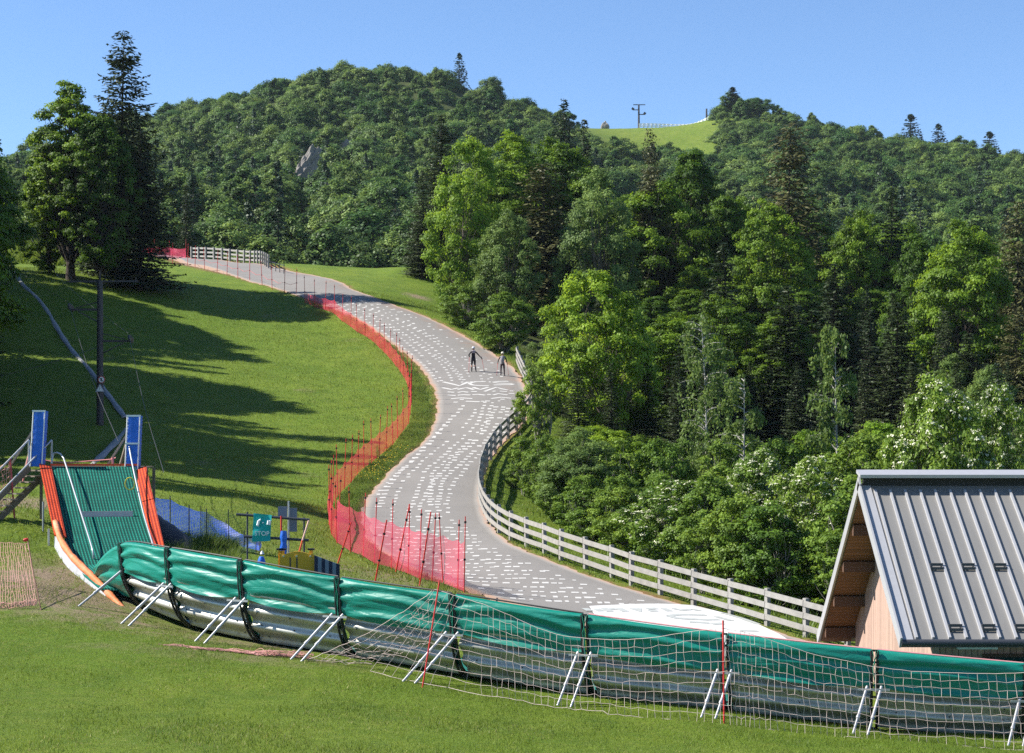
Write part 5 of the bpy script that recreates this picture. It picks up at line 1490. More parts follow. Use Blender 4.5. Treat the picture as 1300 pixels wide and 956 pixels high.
# blue padded towers at the two top corners, white rail edge
M['whiterail'] = mat('white rail', (0.72, 0.74, 0.76), 0.5)
def tower(px, pt, pb_, d, wpx, lab, leanx):
    c0 = P(px, pb_, d); c1 = P(px + leanx, pt, d); e = empty("start_tower", c0, 0, lab, "padded tower")
    w2 = wpx / F * d / 2
    mb = MB(c0); rows = []; rj = random.Random(int(px))
    nz_ = 40
    loop = []
    for k in range(nz_ + 1):
        c = c0.lerp(c1, k / nz_); r_ = w2 * (1 + 0.06 * math.sin(k * 2.6) + rj.uniform(-.03, .03)); dd = 0.26
        ring = [(-1, -1), (-.5, -1.06), (0, -1.08), (.5, -1.06), (1, -1), (1.05, 0), (1, 1), (0, 1), (-1, 1), (-1.05, 0), (-1, -1)]
        rows.append([c + Vector((x * r_, y * dd, 0)) for x, y in ring])
    mb.sheet(rows); mb.add([v for v in rows[-1][:-1]], [tuple(range(10))]); mb.build("padding", M['blue'], e)
    mb = MB(c0)
    for sx_ in (-1, 1):
        mb.tube([c0 + Vector((sx_ * (w2 + .02), -.30, 0)), c1 + Vector((sx_ * (w2 + .02), -.30, .03))], 0.022, 6)
    for f in ((0.02, 0.5, 1.0) if px > 100 else (1.0,)):
        c = c0.lerp(c1, f); mb.bar(c + Vector((-w2 - .05, -.33, 0)), c + Vector((w2 + .05, -.33, 0)), .04, .06)
    mb.build("frame", M['whiterail'], e)
    for k, (dx, dy) in enumerate(((-0.62, 1.3), (-1.0, .4))):
        a = c1.lerp(c0, .25) + Vector((-w2, .2, 0)); b = Vector((c0.x - w2 + dx, c0.y + dy, c0.z - .15)); mb = MB(c0); mb.bar(a, b, .07, .07); mb.build("brace", M['oldwood'], e)
    return e
tower(48.5, 522, 592, 64.9, 13, "left blue padded tower at the top corner of the start ramp", 4)
tower(169, 528, 598, 64.9, 14.5, "right blue padded tower with white frame at the top corner of the start ramp", 3)
# rope across the start and its posts
a, b = P(36, 580, 65.1), P(143, 583, 65.1)
mb = MB(a); rope = [a, P(44, 581, 65.2), P(66, 586, 65.2), P(90, 587, 65.1), P(118, 585, 65.1), b, P(147, 581, 65.1)]
mb.tube(catmull(rope, .2), .022, 5); mb.tube([P(143, 581, 65.1), P(143, 592, 65.1)], .04, 6); mb.tube([a, P(29, 612, 65.1)], .03, 6)
tag(mb.build("barrier_rope", mat('pink rope', (0.66, 0.22, 0.20), .7)), "pinkish rope strung across the top of the ramp", "rope")
# yellow hose ring
mb = MB(P(167, 615, 62.6)); c = P(167, 614, 62.6)
mb.tube([c + Vector((0.16 * math.cos(t_ / 16 * 6.2832) - .05, -.05, 0.2 * math.sin(t_ / 16 * 6.2832))) for t_ in range(17)], 0.018, 5)
tag(mb.build("yellow_ring", mat('yellow hose', (0.75, 0.62, 0.03), .5)), "yellow loop hanging on the right handrail of the ramp", "hose loop")
# dark tarpaulin mound right of the ramp foot
rows = []; rj = random.Random(12)
for i in range(9):
    row = []
    for j in range(13):
        px = 196 + j * 4.2; d = 62.5 + i * 0.35 - j * .06; g_ = GD(px, d)
        hgt = 0.95 * math.sin(math.pi * i / 8) ** .7 * (1 - j / 13) ** .6 + rj.uniform(-.04, .04); row.append(g_ + Vector((0, 0, hgt if 0 < i < 8 else -.05)))
    rows.append(row)
mb = MB(rows[0][0]); mb.sheet(rows); tag(mb.build("dark_tarpaulin", mat('dark tarpaulin', (0.03, 0.028, 0.03), .6, var=.4, bump=.5, bscale=4)), "dark tarpaulin heaped beside the ramp under the blue net", "tarpaulin")

# ------------------------------------------------------------------ sign, posts and yellow board behind the wall
D0 = 61.0
def bx(mb, px0, py0, px1, py1, d, th=0.04, mi=0):
    a, b = P(px0, py0, d), P(px1, py1, d); mb.box((a + b) / 2, (abs(b.x - a.x), th, abs(a.z - b.z)), mi=mi)
fr = empty("pipe_frame", GD(330, D0), 0, "dark pipe frame with two crossbars behind the green wall", "pipe frame")
o0 = fr.location.copy()
for a, b, nm in [((300, 653, D0), (393, 660, D0), "crossbar"), ((310, 681, D0), (392, 686, D0), "crossbar")]:
    mb = MB(o0); mb.tube([P(*a), P(*b)], 0.045, 8); mb.build(nm, M['steeldark'], fr)
for px, top in ((314, 650), (386, 657)):
    mb = MB(o0); g = GD(px, D0 + .06); mb.tube([g - Vector((0, 0, .3)), P(px, top, D0 + .06)], 0.03, 6); mb.build("post", M['steeldark'], fr)
M['teal'] = mat('teal cloth', (0.0, 0.36, 0.33), .6, var=.12, nscale=2, bump=.3, bscale=4)
M['white'] = mat('white print', (0.85, 0.86, 0.85), .6, var=.04)
sg = empty("stop_sign", P(333, 688, D0 - .12), 0, "teal stop sign cloth with white pictograms hanging on the pipe frame", "sign")
so = sg.location.copy()
mb = MB(so)
rows = []
for i in range(9):
    row = []
    for j in range(9):
        px = 322 + (345 - 322) * j / 8 - i * .25; py = 651.5 + j * .3 + (688 - 651.5) * i / 8 * (1 - 0.10 * j / 8)
        row.append(P(px, py, D0 - .10 - 0.03 * math.sin(i * 1.1 + j * .7)))
    rows.append(row)
mb.sheet(rows); mb.sheet([[p + Vector((0, .012, 0)) for p in r_] for r_ in rows]); mb.build("cloth", M['teal'], sg)
def text(name, s, loc, size, m, parent, rx=R(90), rz=0, ext=0.004):
    cu = bpy.data.curves.new(name, 'FONT'); cu.body = s; cu.size = size; cu.extrude = ext; cu.align_x = 'CENTER'; cu.align_y = 'CENTER'
    t = bpy.data.objects.new(name, cu); COL.objects.link(t)
    dg = bpy.context.evaluated_depsgraph_get(); me = bpy.data.meshes.new_from_object(t.evaluated_get(dg))
    bpy.data.objects.remove(t); me.materials.clear(); me.materials.append(m)
    o = bpy.data.objects.new(name, me); COL.objects.link(o); o.rotation_euler = (rx, 0, rz); o.location = loc
    if parent is not None: o.parent = parent; o.location = Vector(loc) - parent.location
    return o
text("lettering", "STOP", P(332.5, 677.5, D0 - .16), 0.20, M['white'], sg)
mb = MB(so)
def blobs(cx, cy, lst):
    for x0, y0, x1, y1, r_ in lst: mb.tube([P(cx + x0, cy + y0, D0 - .16), P(cx + x1, cy + y1, D0 - .16)], r_, 6)
blobs(327, 663, [(0, 4, 1.5, -2, .045), (1.5, -2, 4, -3.5, .03), (-.5, 4, 1.5, 4.5, .03)]); blobs(333, 663, [(0, .4, 1.6, .6, .025)]); blobs(340, 663, [(0, 3, 1, -2, .04), (2, 3.5, 3, -2, .035)])
mb.build("pictogram", M['white'], sg)
gp = empty("metal_plate", P(366, 676, D0 + .3), 0, "grey metal plate fixed on the pole behind the sign", "metal plate"); go_ = gp.location.copy()
mb = MB(go_); bx(mb, 353, 643, 364.5, 658, D0 + .25, .05); bx(mb, 365.5, 645, 377, 675, D0 + .35, .05); mb.build("plate", mat('blue grey plate', (0.17, 0.19, 0.24), .5, var=.15), gp)
mb = MB(go_); g = GD(366, D0 + .15); mb.tube([g - Vector((0, 0, .2)), P(366.5, 636, D0 + .15)], .03, 6); mb.build("pole", M['steel'], gp)
bp_ = empty("padded_post", GD(360, D0 - .2), 0, "tall post wrapped in blue padding beside the teal sign", "padded post"); mb = MB(bp_.location)
g = bp_.location; rows = []
mb.tube([g + Vector((0, 0, k * .1)) for k in range(0, 17)], [0.11 + 0.015 * math.sin(k * 1.9) for k in range(17)], 8); mb.build("padding", M['blue'], bp_)
mb = MB(g); mb.tube([g + Vector((-.06, -.02, 0)), P(357, 655, D0 - .2)], .03, 6); mb.build("pole", M['red'], bp_)
b2 = GD(332, D0 - .5); e = empty("padded_post", b2, 0, "short post bundled in blue padding under the teal sign", "padded post"); mb = MB(b2)
mb.tube([b2 + Vector((0, 0, k * .1)) for k in range(0, 9)], [0.13, .12, .14, .12, .135, .12, .13, .11, .07], 8); mb.build("padding", M['blue'], e)
mb = MB(b2); c = b2 + Vector((0.02, 0, .88)); mb.tube([c, c + Vector((0, 0, .1))], [.07, .03], 8); mb.build("cap", M['whiterail'], e)
mb = MB(P(378, 702, 60)); mb.tube([P(377, 712, 60), P(384, 686, 59.95)], .03, 6); mb.tube([P(384, 686, 59.95), P(392, 661, 59.9)], .028, 6, mi=1)
tag(mb.build("striped_pole", [mat('orange red pole', (0.72, .1, .04), .5), mat('pale pink pole', (0.8, .5, .4), .5)]), "orange and pale pole leaning on the end of the pipe frame", "pole")
yb = empty("yellow_board", GD(376, 57.5), 0, "ochre yellow wavy topped board with round bolts behind the wall", "board"); yo = yb.location.copy()
outl = [(355, 724), (355, 703), (362, 703.5), (367, 702), (373, 700.3), (379, 700), (385, 701), (390, 702.6), (397, 703), (400, 706), (408, 714), (414, 724)]
DY = 57.5
def plate(mb, outl, d, th, mi=0):
    f = [P(x, y, d) for x, y in outl]; f[0].z -= .5; f[-1].z -= .5
    b = [p + Vector((0, th, 0)) for p in f]; n = len(f)
    mb.add(f + b, [tuple(range(n)), tuple(range(2 * n - 1, n - 1, -1))] + [(i, i + n, (i + 1) % n + n, (i + 1) % n) for i in range(n)], mi)
M['yellow'] = mat('ochre yellow board', (0.72, 0.38, 0.015), .45, var=.2, nscale=3)
mb = MB(yo); plate(mb, outl, DY, .08); mb.build("board", M['yellow'], yb)
M['bolt'] = mat('pale bolt', (.75, .65, .35), .4)
for px, py in ((360, 706), (376.5, 706), (394, 706)):
    mb = MB(yo); c = P(px, py, DY); mb.tube([c + Vector((0, .01, 0)), c - Vector((0, .03, 0))], .035, 8); mb.build("bolt", M['bolt'], yb)
for px in (355.5, 359, 395):
    mb = MB(yo); a = P(px, 701, DY + .15); mb.box(a - Vector((0, 0, .45)), (.10, .10, 1.0), mi=0); mb.box(a + Vector((0, 0, .09)), (.2, .2, .05), mi=1); mb.build("post", [M['yellow'], M['black']], yb)
for px in (368.5, 377):
    mb = MB(yo); c = P(px, 716, DY); mb.box(c - Vector((0, .006, 0)), (.035, .02, .4)); mb.build("slot", M['steeldark'], yb)
sb = empty("striped_board", GD(417, 57.2), 0, "sloping board with dark blue and grey stripes next to the yellow board", "board"); mb = MB(sb.location)
for k in range(7):
    x0 = 399 + k * 4.6; t0 = 705 + k * 1.7
    plate(mb, [(x0, 730), (x0, t0), (x0 + 4.6, t0 + 1.7), (x0 + 4.6, 730)], 57.2 - .01 * (k % 2), .06, mi=k % 2)
mb.build("board", [mat('navy stripe', (.015, .02, .05), .5), mat('grey stripe', (.16, .20, .26), .5)], sb)

# ------------------------------------------------------------------ white knotted nets in the foreground
M['cord'] = mat('dirty white net cord', (0.52, 0.42, 0.38), 0.8, var=.2, nscale=2)
M['cordpink'] = mat('pinkish net cord', (0.55, 0.27, 0.24), 0.8, var=.3, nscale=2)
def strand_net(name, topl, botl, cols, rows_n, r_, m, parent, org_, seed=1, wob=0.03, diag=0.0, sagr=0.03):
    """knotted net between a top line and a bottom line (lists of points with equal length)"""
    rj = random.Random(seed)
    def along(L_, t):
        t = max(0, min(1, t)) * (len(L_) - 1); i = min(int(t), len(L_) - 2); return L_[i].lerp(L_[i + 1], t - i)
    Gd = [[None] * (rows_n + 1) for _ in range(cols + 1)]
    for i in range(cols + 1):
        for j in range(rows_n + 1):
            t, f = i / cols, j / rows_n
            p = along(topl, t).lerp(along(botl, t + diag * f), f)
            w_ = wob if 0 < j else wob * .2
            Gd[i][j] = p + Vector((rj.uniform(-w_, w_), rj.uniform(-w_, w_), rj.uniform(-w_, w_) - sagr * math.sin(math.pi * ((t * 7) % 1))))
    mb = MB(org_)
    def seg(a, b, rr=r_):
        if (b - a).length < 1e-3: return
        mb.tube([a, b], rr, 3, cap=False)
    for i in range(cols + 1):
        for j in range(rows_n + 1):
            if i < cols: seg(Gd[i][j], Gd[i + 1][j], r_ * (1.5 if j in (0, rows_n) else 1))
            if j < rows_n: seg(Gd[i][j], Gd[i][j + 1])
    return mb.build(name, m, parent)
ND = lambda px: float(np.interp(px, WX, WD)) - (1.35 if px < 600 else 1.5)
tl = [(552, 748), (585, 757), (615, 766), (645, 780), (680, 795), (715, 806), (750, 811), (790, 811), (830, 808), (875, 802), (918, 796), (940, 800), (965, 808), (1000, 819), (1040, 831), (1075, 839), (1110, 845), (1160, 851), (1210, 854), (1260, 854), (1310, 852), (1380, 856)]
topl = [P(x, y, ND(x)) for x, y in tl]
botl = []
for (x, y), p in zip(tl, topl):
    q = Vector((p.x + 0.1, p.y - 0.35, 0)); q.z = H(q.x, q.y) + 0.03; botl.append(q)
botl[0] = P(470, 838, ND(470)); botl[0].z = H(botl[0].x, botl[0].y) + .02; botl[1] = P(530, 850, ND(530)); botl[1].z = H(botl[1].x, botl[1].y) + .02
nr_ = empty("cord_net", topl[0], 0, "long pale knotted cord net hung in front of the green padded wall", "cord net")
strand_net("net", topl, botl, 88, 9, 0.0048, M['cord'], nr_, topl[0], seed=3)
for px, pt, lx, r_ in [(557, 744, -.42, .019), (918, 794, .0, .022), (1310, 848, 0, .03)]:
    a = P(px, pt, ND(px)); b = Vector((a.x + lx, a.y - .25, 0)); b.z = H(b.x, b.y) - .2; mb = MB(topl[0]); mb.tube([b, a + (a - b).normalized() * .12], r_, 6); mb.build("pole", M['red'], nr_)
# fan of stretched cords from the ground heap up to the pole
fan = empty("cord_net", P(395, 836, 49), 0, "pale cord net stretched slanting from the grass up to the red pole", "cord net"); fo = fan.location.copy()
low = [P(x, y, 49.4) for x, y in ((388, 836), (400, 838), (420, 840), (440, 842), (462, 844))]
for q in low: q.z = H(q.x, q.y) + .05
up_ = [P(549, 750, 48.6), P(552, 760, 48.6), P(554, 772, 48.6), P(553, 790, 48.6), P(550, 812, 48.6)]
strand_net("net", [low[0].lerp(up_[0], t_ / 6) - Vector((0, 0, .16 * math.sin(math.pi * t_ / 6))) for t_ in range(7)], [low[-1].lerp(up_[-1], t_ / 6) for t_ in range(7)], 22, 7, .0055, M['cord'], fan, fo, seed=9, wob=.05)
# net roll lying on the grass
mb = MB(fo); rj = random.Random(21)
ln = [G(x, y) for x, y in ((205, 822), (225, 823), (250, 826), (285, 828), (320, 832), (355, 835), (395, 838))]
lnd = catmull(ln, .12)
for k in range(26):
    pth = []; ph = rj.uniform(0, 6); ph2 = rj.uniform(0, 6); rr = rj.uniform(.02, .13)
    for i, p in enumerate(lnd):
        if rj.random() < .5: pth.append(Vector((p.x, p.y, H(p.x, p.y))) + Vector((rr * math.sin(i * .35 + ph), rr * 1.4 * math.cos(i * .5 + ph2), .03 + abs(rr * math.sin(i * .8 + ph2)) * (1.5 if 20 < i < 45 else .6))))
    mb.tube(pth, .0075, 3, cap=False)
tag(mb.build("net_heap", M['cordpink']), "bunched pinkish net lying on the grass before the wall struts", "net heap")
# net at the left edge with its leaning pole
le = empty("cord_net", P(36, 692, 57), 0, "brownish net sagging from a thin leaning pole on the grass bank", "cord net"); lo = le.location.copy()
tA = [P(-60, 690, 57), P(-20, 690, 57), P(10, 688, 57), P(35, 690, 57)]; bA = [P(-60, 778, 53.6), P(-20, 776, 53.6), P(15, 774, 53.7), P(47, 766, 53.9)]
for q in bA: q.z = max(q.z, H(q.x, q.y) + .03)
strand_net("net", tA, bA, 30, 13, .005, M['cordpink'], le, lo, seed=12, wob=.025)
strand_net("net_hem", [q + Vector((0, -.03, .12)) for q in bA], [q + Vector((0, -.06, 0)) for q in bA], 50, 4, .006, M['cordpink'], le, lo, seed=13, wob=.03)
mb = MB(lo); mb.tube([P(35, 684, 57), P(41, 720, 55.6), P(54, 784, 53.4)], .018, 5); mb.build("pole", mat('brown pole', (.12, .05, .03), .7), le)
mb = MB(lo); c = P(30, 686, 56.9); mb.tube([c, c + Vector((.08, 0, .02)), c + Vector((.14, 0, .05))], [.05, .06, .03], 6); mb.build("tie", M['red'], le)
l2 = empty("cord_net", GD(16, 64), 0, "dark pink net on a pink pole by the ramp stairs", "cord net"); lo = l2.location.copy()
tA = [P(-70, 640, 64), P(-20, 605, 64), P(13, 584, 64)]; bA = [P(-70, 690, 64), P(-20, 668, 64), P(18, 648, 64)]
strand_net("net", tA, bA, 24, 10, .009, M['cordpink'], l2, lo, seed=14)
mb = MB(lo); mb.tube([P(13, 582, 64), P(18, 652, 64), P(18.5, 660, 64)], .03, 6); mb.build("pole", mat('pink pole', (.45, .06, .07), .5), l2)
# ------------------------------------------------------------------ ski lift pylon with pulleys and signs
M['pylon'] = mat('brown steel pylon', (0.060, 0.055, 0.060), .6, metal=.2, var=.3)
M['cable'] = mat('steel cable', (0.06, 0.06, 0.065), .5, metal=.4)
pg = GD(127, 105.0); PT = P(127, 357, 105.0)
ly = empty("lift_pylon", pg, 0, "tall dark drag lift pylon with crossbar and wheel arms in the shaded meadow", "lift pylon")
mb = MB(pg); mb.tube([pg - Vector((0, 0, .4)), pg + Vector((0, 0, 3)), PT], [.21, .19, .16], 10); mb.build("mast", M['pylon'], ly)
mb = MB(pg); a, b = P(85, 357.5, 105), P(175, 357, 105); mb.bar(a, b, .10, .10); mb.tube([PT, PT + Vector((0, 0, .6))], .03, 5)
for x in (-1.6, 1.3, 2.0): mb.tube([PT + Vector((x, 0, 0)), PT + Vector((x, 0, .25))], .025, 5)
mb.build("crossbar", M['pylon'], ly)
def wheels(c, sgn, name="wheel_arm"):
    o = MB(pg); root = PT * 0 + Vector((PT.x, PT.y, c.z)); o.bar(root, c, .09, .12); o.bar(root - Vector((0, 0, .75)), c + Vector((-sgn * .4, 0, -.1)), .06, .06); o.bar(root + Vector((0, 0, .45)), c + Vector((-sgn * .3, 0, .1)), .05, .05)
    o.bar(c + Vector((0, -.55, .1)), c + Vector((0, .55, -.02)), .08, .12); arm = o.build(name, M['pylon'], ly)
    for k in (-.42, 0, .42):
        q = c + Vector((0, k, .1 - k * .1)); w_ = MB(pg); w_.tube([q + Vector((-.05, 0, 0)), q + Vector((.05, 0, 0))], .17, 14); ob = w_.build("wheel", M['steeldark'], arm)
wc1 = P(90, 393, 105); wc2 = P(166, 433, 105)
wheels(wc1, -1); wheels(wc2, 1)
mb = MB(pg); c = P(129, 482, 104.75)
def disc(mb, c, r_, th=.03, n=20, mi=0): mb.tube([c, c - Vector((0, th, 0))], r_, n, mi=mi)
sgr = empty("round_sign", P(129, 490, 104.7), 0, "round white prohibition sign with red ring on the lift pylon", "sign"); mb = MB(sgr.location)
disc(mb, c, .20, mi=0); disc(mb, c - Vector((0, .031, 0)), .155, .01, mi=1); mb.build("disc", [mat('red ring', (.5, .06, .05), .5), M['white']], sgr)
mb = MB(sgr.location); q = c - Vector((0, .05, 0)); mb.bar(q + Vector((-.10, 0, .10)), q + Vector((.10, 0, -.10)), .02, .03); mb.bar(q + Vector((.03, 0, .1)), q + Vector((-.03, 0, -.08)), .02, .035); mb.build("symbol", M['steeldark'], sgr)
tri = empty("triangle_sign", P(127, 497, 104.7), 0, "small pale triangle warning sign under the round pylon sign", "sign"); mb = MB(tri.location)
def tri_(mb, c, s, th, mi): mb.add([c + Vector((-s, 0, -s * .75)), c + Vector((s, 0, -s * .75)), c + Vector((0, 0, s * .95)), c + Vector((-s, -th, -s * .75)), c + Vector((s, -th, -s * .75)), c + Vector((0, -th, s * .95))], [(0, 1, 2), (5, 4, 3), (0, 3, 4, 1), (1, 4, 5, 2), (2, 5, 3, 0)], mi)
c = P(127, 493, 104.75); tri_(mb, c, .25, .03, 0); tri_(mb, c - Vector((0, .031, .01)), .18, .008, 1); mb.build("plate", [mat('pale plate', (.5, .5, .55), .5), M['white']], tri)
mb = MB(tri.location); q = c - Vector((0, .045, .03)); mb.bar(q + Vector((0, 0, .1)), q - Vector((0, 0, .05)), .015, .025); mb.build("symbol", M['steeldark'], tri)
# cables running with the lift line, up the meadow and down towards the start
def cable(name, pts_, r_, lab):
    mb = MB(pts_[0]); mb.tube(catmull(pts_, 2.0), r_, 5); tag(mb.build(name, M['cable']), lab, "cable")
up1 = P(-60, 262, 185); dn1 = P(215, 600, 66)
cable("lift_cable", [up1, up1.lerp(wc1, .5) - Vector((0, 0, .8)), wc1 + Vector((0, .4, .27)), wc1 + Vector((0, -.4, .30)), wc1.lerp(P(150, 560, 68), .5) - Vector((0, 0, .5)), P(150, 560, 68)], .011, "left lift cable running over the higher wheel arm")
cable("lift_cable", [P(30, 290, 190), P(30, 290, 190).lerp(wc2, .5) - Vector((0, 0, .9)), wc2 + Vector((0, .4, .27)), wc2 + Vector((0, -.4, .30)), wc2.lerp(P(208, 600, 68), .5) - Vector((0, 0, .5)), P(208, 600, 68)], .011, "right lift cable running over the lower wheel arm")
cable("guy_wire", [P(127, 440, 105), P(60, 462, 104), P(-30, 486, 103)], .014, "thin wire stretched from the pylon into the dark edge trees")

# pylons, pale fence and boulder of the grassy summit
def far_pylon(px, top, d, lab, arms):
    x = (px - CX) / F * d; z = H(x, d); e = empty("lift_pylon", (x, d, z), 0, lab, "lift pylon"); o = Vector((x, d, z)); zt = CZ - (top - CY) / F * d
    mb = MB(o); mb.tube([o - Vector((0, 0, .5)), Vector((x, d, zt))], [.42, .30], 8); mb.build("mast", M['pylon'], e)
    for (dx0, dx1, dz, w_) in arms:
        mb = MB(o); mb.bar(Vector((x + dx0, d, zt + dz)), Vector((x + dx1, d, zt + dz)), w_, w_); mb.build("crossbar", M['pylon'], e)
    return o, zt, e, mb
o, zt, e, _ = far_pylon(811, 133, 700, "lift pylon standing on the grassy summit skyline", [(-2.1, 2.4, 0, .28), (-2.2, 0, -1.9, .3), (0, 2.2, -3.6, .3)])
for dx, dz in ((-2.2, -1.5), (2.2, -3.2)):
    mb = MB(o); c = Vector((o.x + dx, o.y, zt + dz)); mb.box(c, (.9, .5, .8), (0, R(35), 0)); mb.build("pulley", M['pylon'], e)
o, zt, e, _ = far_pylon(897, 138, 692, "slim mast and frame half hidden at the end of the summit fence", [(0, 3.2, -4.4, .25)])
mb = MB(o); mb.tube([Vector((o.x + 2.6, o.y, o.z - .5)), Vector((o.x + 2.6, o.y, zt - 4.4))], .3, 6); mb.build("mast", M['pylon'], e)
sf = []
for px, d in ((812, 697), (835, 697), (860, 696), (880, 694), (900, 690)):
    x = (px - CX) / F * d; sf.append(Vector((x, d, H(x, d))))
rail_fence("summit_fence", sf, 1.45, 2.2, "row of white pickets along the grassy summit", mat('white pickets', (.8, .8, .78), .7), nr=2, post=.42, rail=(.1, .4))
x = (768 - CX) / F * 690; z = H(x, 690)
bm = bmesh.new(); bmesh.ops.create_icosphere(bm, subdivisions=3, radius=1)
for v in bm.verts:
    f = 1 + 0.18 * math.sin(v.co.x * 4 + 1) * math.cos(v.co.y * 5) ; v.co = Vector((v.co.x * 1.7 * f * (1 - .45 * max(0, v.co.z)), v.co.y * 1.5 * f, (v.co.z + .35) * 1.9 * f))
me = bpy.data.meshes.new("summit_boulder"); bm.to_mesh(me); bm.free(); o = link("summit_boulder", me, mat=mat('grey rock', (.26, .24, .21), .9, var=.3, bump=.6, bscale=2)); o.location = (x, 690, z)
tag(o, "pointed grey boulder on the left end of the grassy summit", "boulder")

# rock cliff in the far wood
M['cliff'] = mat('weathered cliff', (0.23, 0.21, 0.185), .95, var=.35, nscale=.25, dirt=(.05, .06, .03), dirt_amt=.9, bump=1.0, bscale=.9)
def crag(name, px, py, w_, h_, shear, label, seed):
    """crag: one jagged faceted body rising out of the hillside"""
    d = G(px, py + h_ * 2.6, 300).y - 4.5; c = P(px, py, d)
    bm = bmesh.new(); bmesh.ops.create_icosphere(bm, subdivisions=5, radius=1)
    rr = np.random.RandomState(seed); dirs = unit(rr.normal(size=(46, 3)) * np.array([1, 1, .45])); offs = rr.uniform(.62, 1.0, 46)
    for v in bm.verts:
        p = np.array(v.co); k = dirs @ p; m_ = k > .05
        r_ = float(np.min(np.where(m_, offs / np.maximum(k, 1e-3), 9))) ; r_ = min(r_, 1.3)
        r_ *= 1 + .10 * math.sin(p[2] * 17 + seed) * math.sin(p[0] * 13) + rr.uniform(-.035, .035)
        q = p * r_; v.co = Vector((q[0] * w_ + shear * q[2], q[1] * w_ * .9, q[2] * h_))
    me = bpy.data.meshes.new(name); bm.to_mesh(me); bm.free(); o = link(name, me, mat=M['cliff']); o.location = c
    return tag(o, label, "rock outcrop")
crag("rock_cliff", 380, 237, 3.4, 8.6, 3.0, "tall slanting rock cliff breaking through the wooded hillside", 1)
crag("rock_cliff", 398, 205, 4.0, 3.6, 1.0, "jagged upper shoulder above the tall slanting cliff", 5)
crag("rock_cliff", 440, 191, 3.4, 2.4, 0.4, "smaller rounded rock right of the tall slanting cliff", 2)
crag("rock_cliff", 308, 267, 1.3, 2.4, 0.3, "little pale crag low in the hillside wood", 3)

# ------------------------------------------------------------------ chalet with metal roof
DX = 46.0
x0 = (1145 - CX) / F * DX; x1 = x0 + 14.0
zr = CZ - (614 - CY) / F * 51.6; ze = CZ - (812 - CY) / F * DX
yn, yr, yf = DX, 51.6, 58.4
zef = CZ - 6.05
ch = empty("chalet", (x0, yr, H(x0 + 1, yr) - .4), 0, "wooden chalet with steep grey seamed metal roof and deep eaves", "chalet"); oc = ch.location.copy(); zg = oc.z - .3
def metal_material():
    m, N, L, B = mat_new('grey zinc roof')
    tc = N.new("ShaderNodeTexCoord"); nz = N.new("ShaderNodeTexNoise"); nz.inputs['Scale'].default_value = 1.5; nz.inputs['Detail'].default_value = 8
    mp = N.new("ShaderNodeMapping"); mp.inputs['Scale'].default_value = (3, .4, .4); L.new(tc.outputs['Object'], mp.inputs[0]); L.new(mp.outputs[0], nz.inputs['Vector'])
    mx = N.new("ShaderNodeMix"); mx.data_type = 'RGBA'; mx.inputs['A'].default_value = (.195, .187, .172, 1); mx.inputs['B'].default_value = (.27, .26, .24, 1); L.new(nz.outputs[0], mx.inputs['Factor'])
    L.new(mx.outputs['Result'], B.inputs['Base Color']); B.inputs['Metallic'].default_value = .2; B.inputs['Roughness'].default_value = .5
    return m
M['zinc'] = metal_material()
M['zincedge'] = mat('lighter zinc edge', (.40, .40, .41), .45, metal=.2, var=.1)
M['darkmetal'] = mat('dark gutter metal', (.06, .065, .075), .5, metal=.3)
def slope(x, t, lift=0.0, far=False):
    """point on a roof plane, t 0 ridge to 1 eave"""
    y = yr + (yf - yr) * t if far else yr + (yn - yr) * t
    n = Vector((0, -(zr - ze), (yr - yn))).normalized() if not far else Vector((0, (zr - zef), (yf - yr))).normalized()
    return Vector((x, y, zr + ((zef if far else ze) - zr) * t)) + n * lift
th = .16
def slab(far):
    mb = MB(oc); a, b, c, d = slope(x0, .0, 0, far), slope(x1, .0, 0, far), slope(x1, 1, 0, far), slope(x0, 1, 0, far)
    a2, b2, c2, d2 = [slope(x, t, -th, far) for x, t in ((x0, .012), (x1, .012), (x1, 1), (x0, 1))]
    f = [(0, 3, 2, 1), (4, 5, 6, 7), (3, 7, 6, 2), (1, 2, 6, 5), (0, 1, 5, 4)]
    mb.add([a, b, c, d, a2, b2, c2, d2], f); return mb.build("roof_slope", M['zinc'], ch)
rf1 = slab(False); rf2 = slab(True)
mb = MB(oc); k = 0; x = x0 + .36
while x < x1 - .1:
    a, b = slope(x, .055, .03), slope(x, .998, .03); mb.bar(a, b, .06, .075, up=(0, 0, 1)); x += .405; k += 1
mb.build("seam", M['zincedge'], rf1)
for row, t in enumerate((.565, .935)):
    for i in range(1, 17):
        xx = x0 + .36 + .405 * (2 * i - 1 + (1 if row == 0 else 1)) ; 
        if xx + .4 > x1: break
        mb = MB(oc)
        for dt in (0, .018): mb.bar(slope(xx + .04, t + dt, .09 - dt * 2), slope(xx + .37, t + dt, .09 - dt * 2), .05, .07)
        for q in (.06, .33): mb.bar(slope(xx + q, t, .02), slope(xx + q, t + .012, .10), .03, .03)
        mb.build("snow_guard", M['darkmetal'], rf1)
mb = MB(oc)  # raised ridge lip on the near side
nn = Vector((0, -(zr - ze), (yr - yn))).normalized()
a0, b0 = Vector((x0 - .03, yr - .34, zr + .20)), Vector((x1, yr - .34, zr + .20)); a1, b1 = Vector((x0 - .03, yr + .12, zr + .30)), Vector((x1, yr + .12, zr + .30))
mb.box(((x0 + x1) / 2 - .02, yr - .12, zr + .27), (x1 - x0 + .08, .62, .09), (R(12), 0, 0)); mb.build("ridge_cap", M['zincedge'], ch)
mb = MB(oc); mb.box(((x0 + x1) / 2 + .1, yr + .02, zr + .08), (x1 - x0, .22, .30)); mb.build("ridge_recess_shade", M['black'], ch)  # black strip stands in for the shade in the recess under the ridge cap
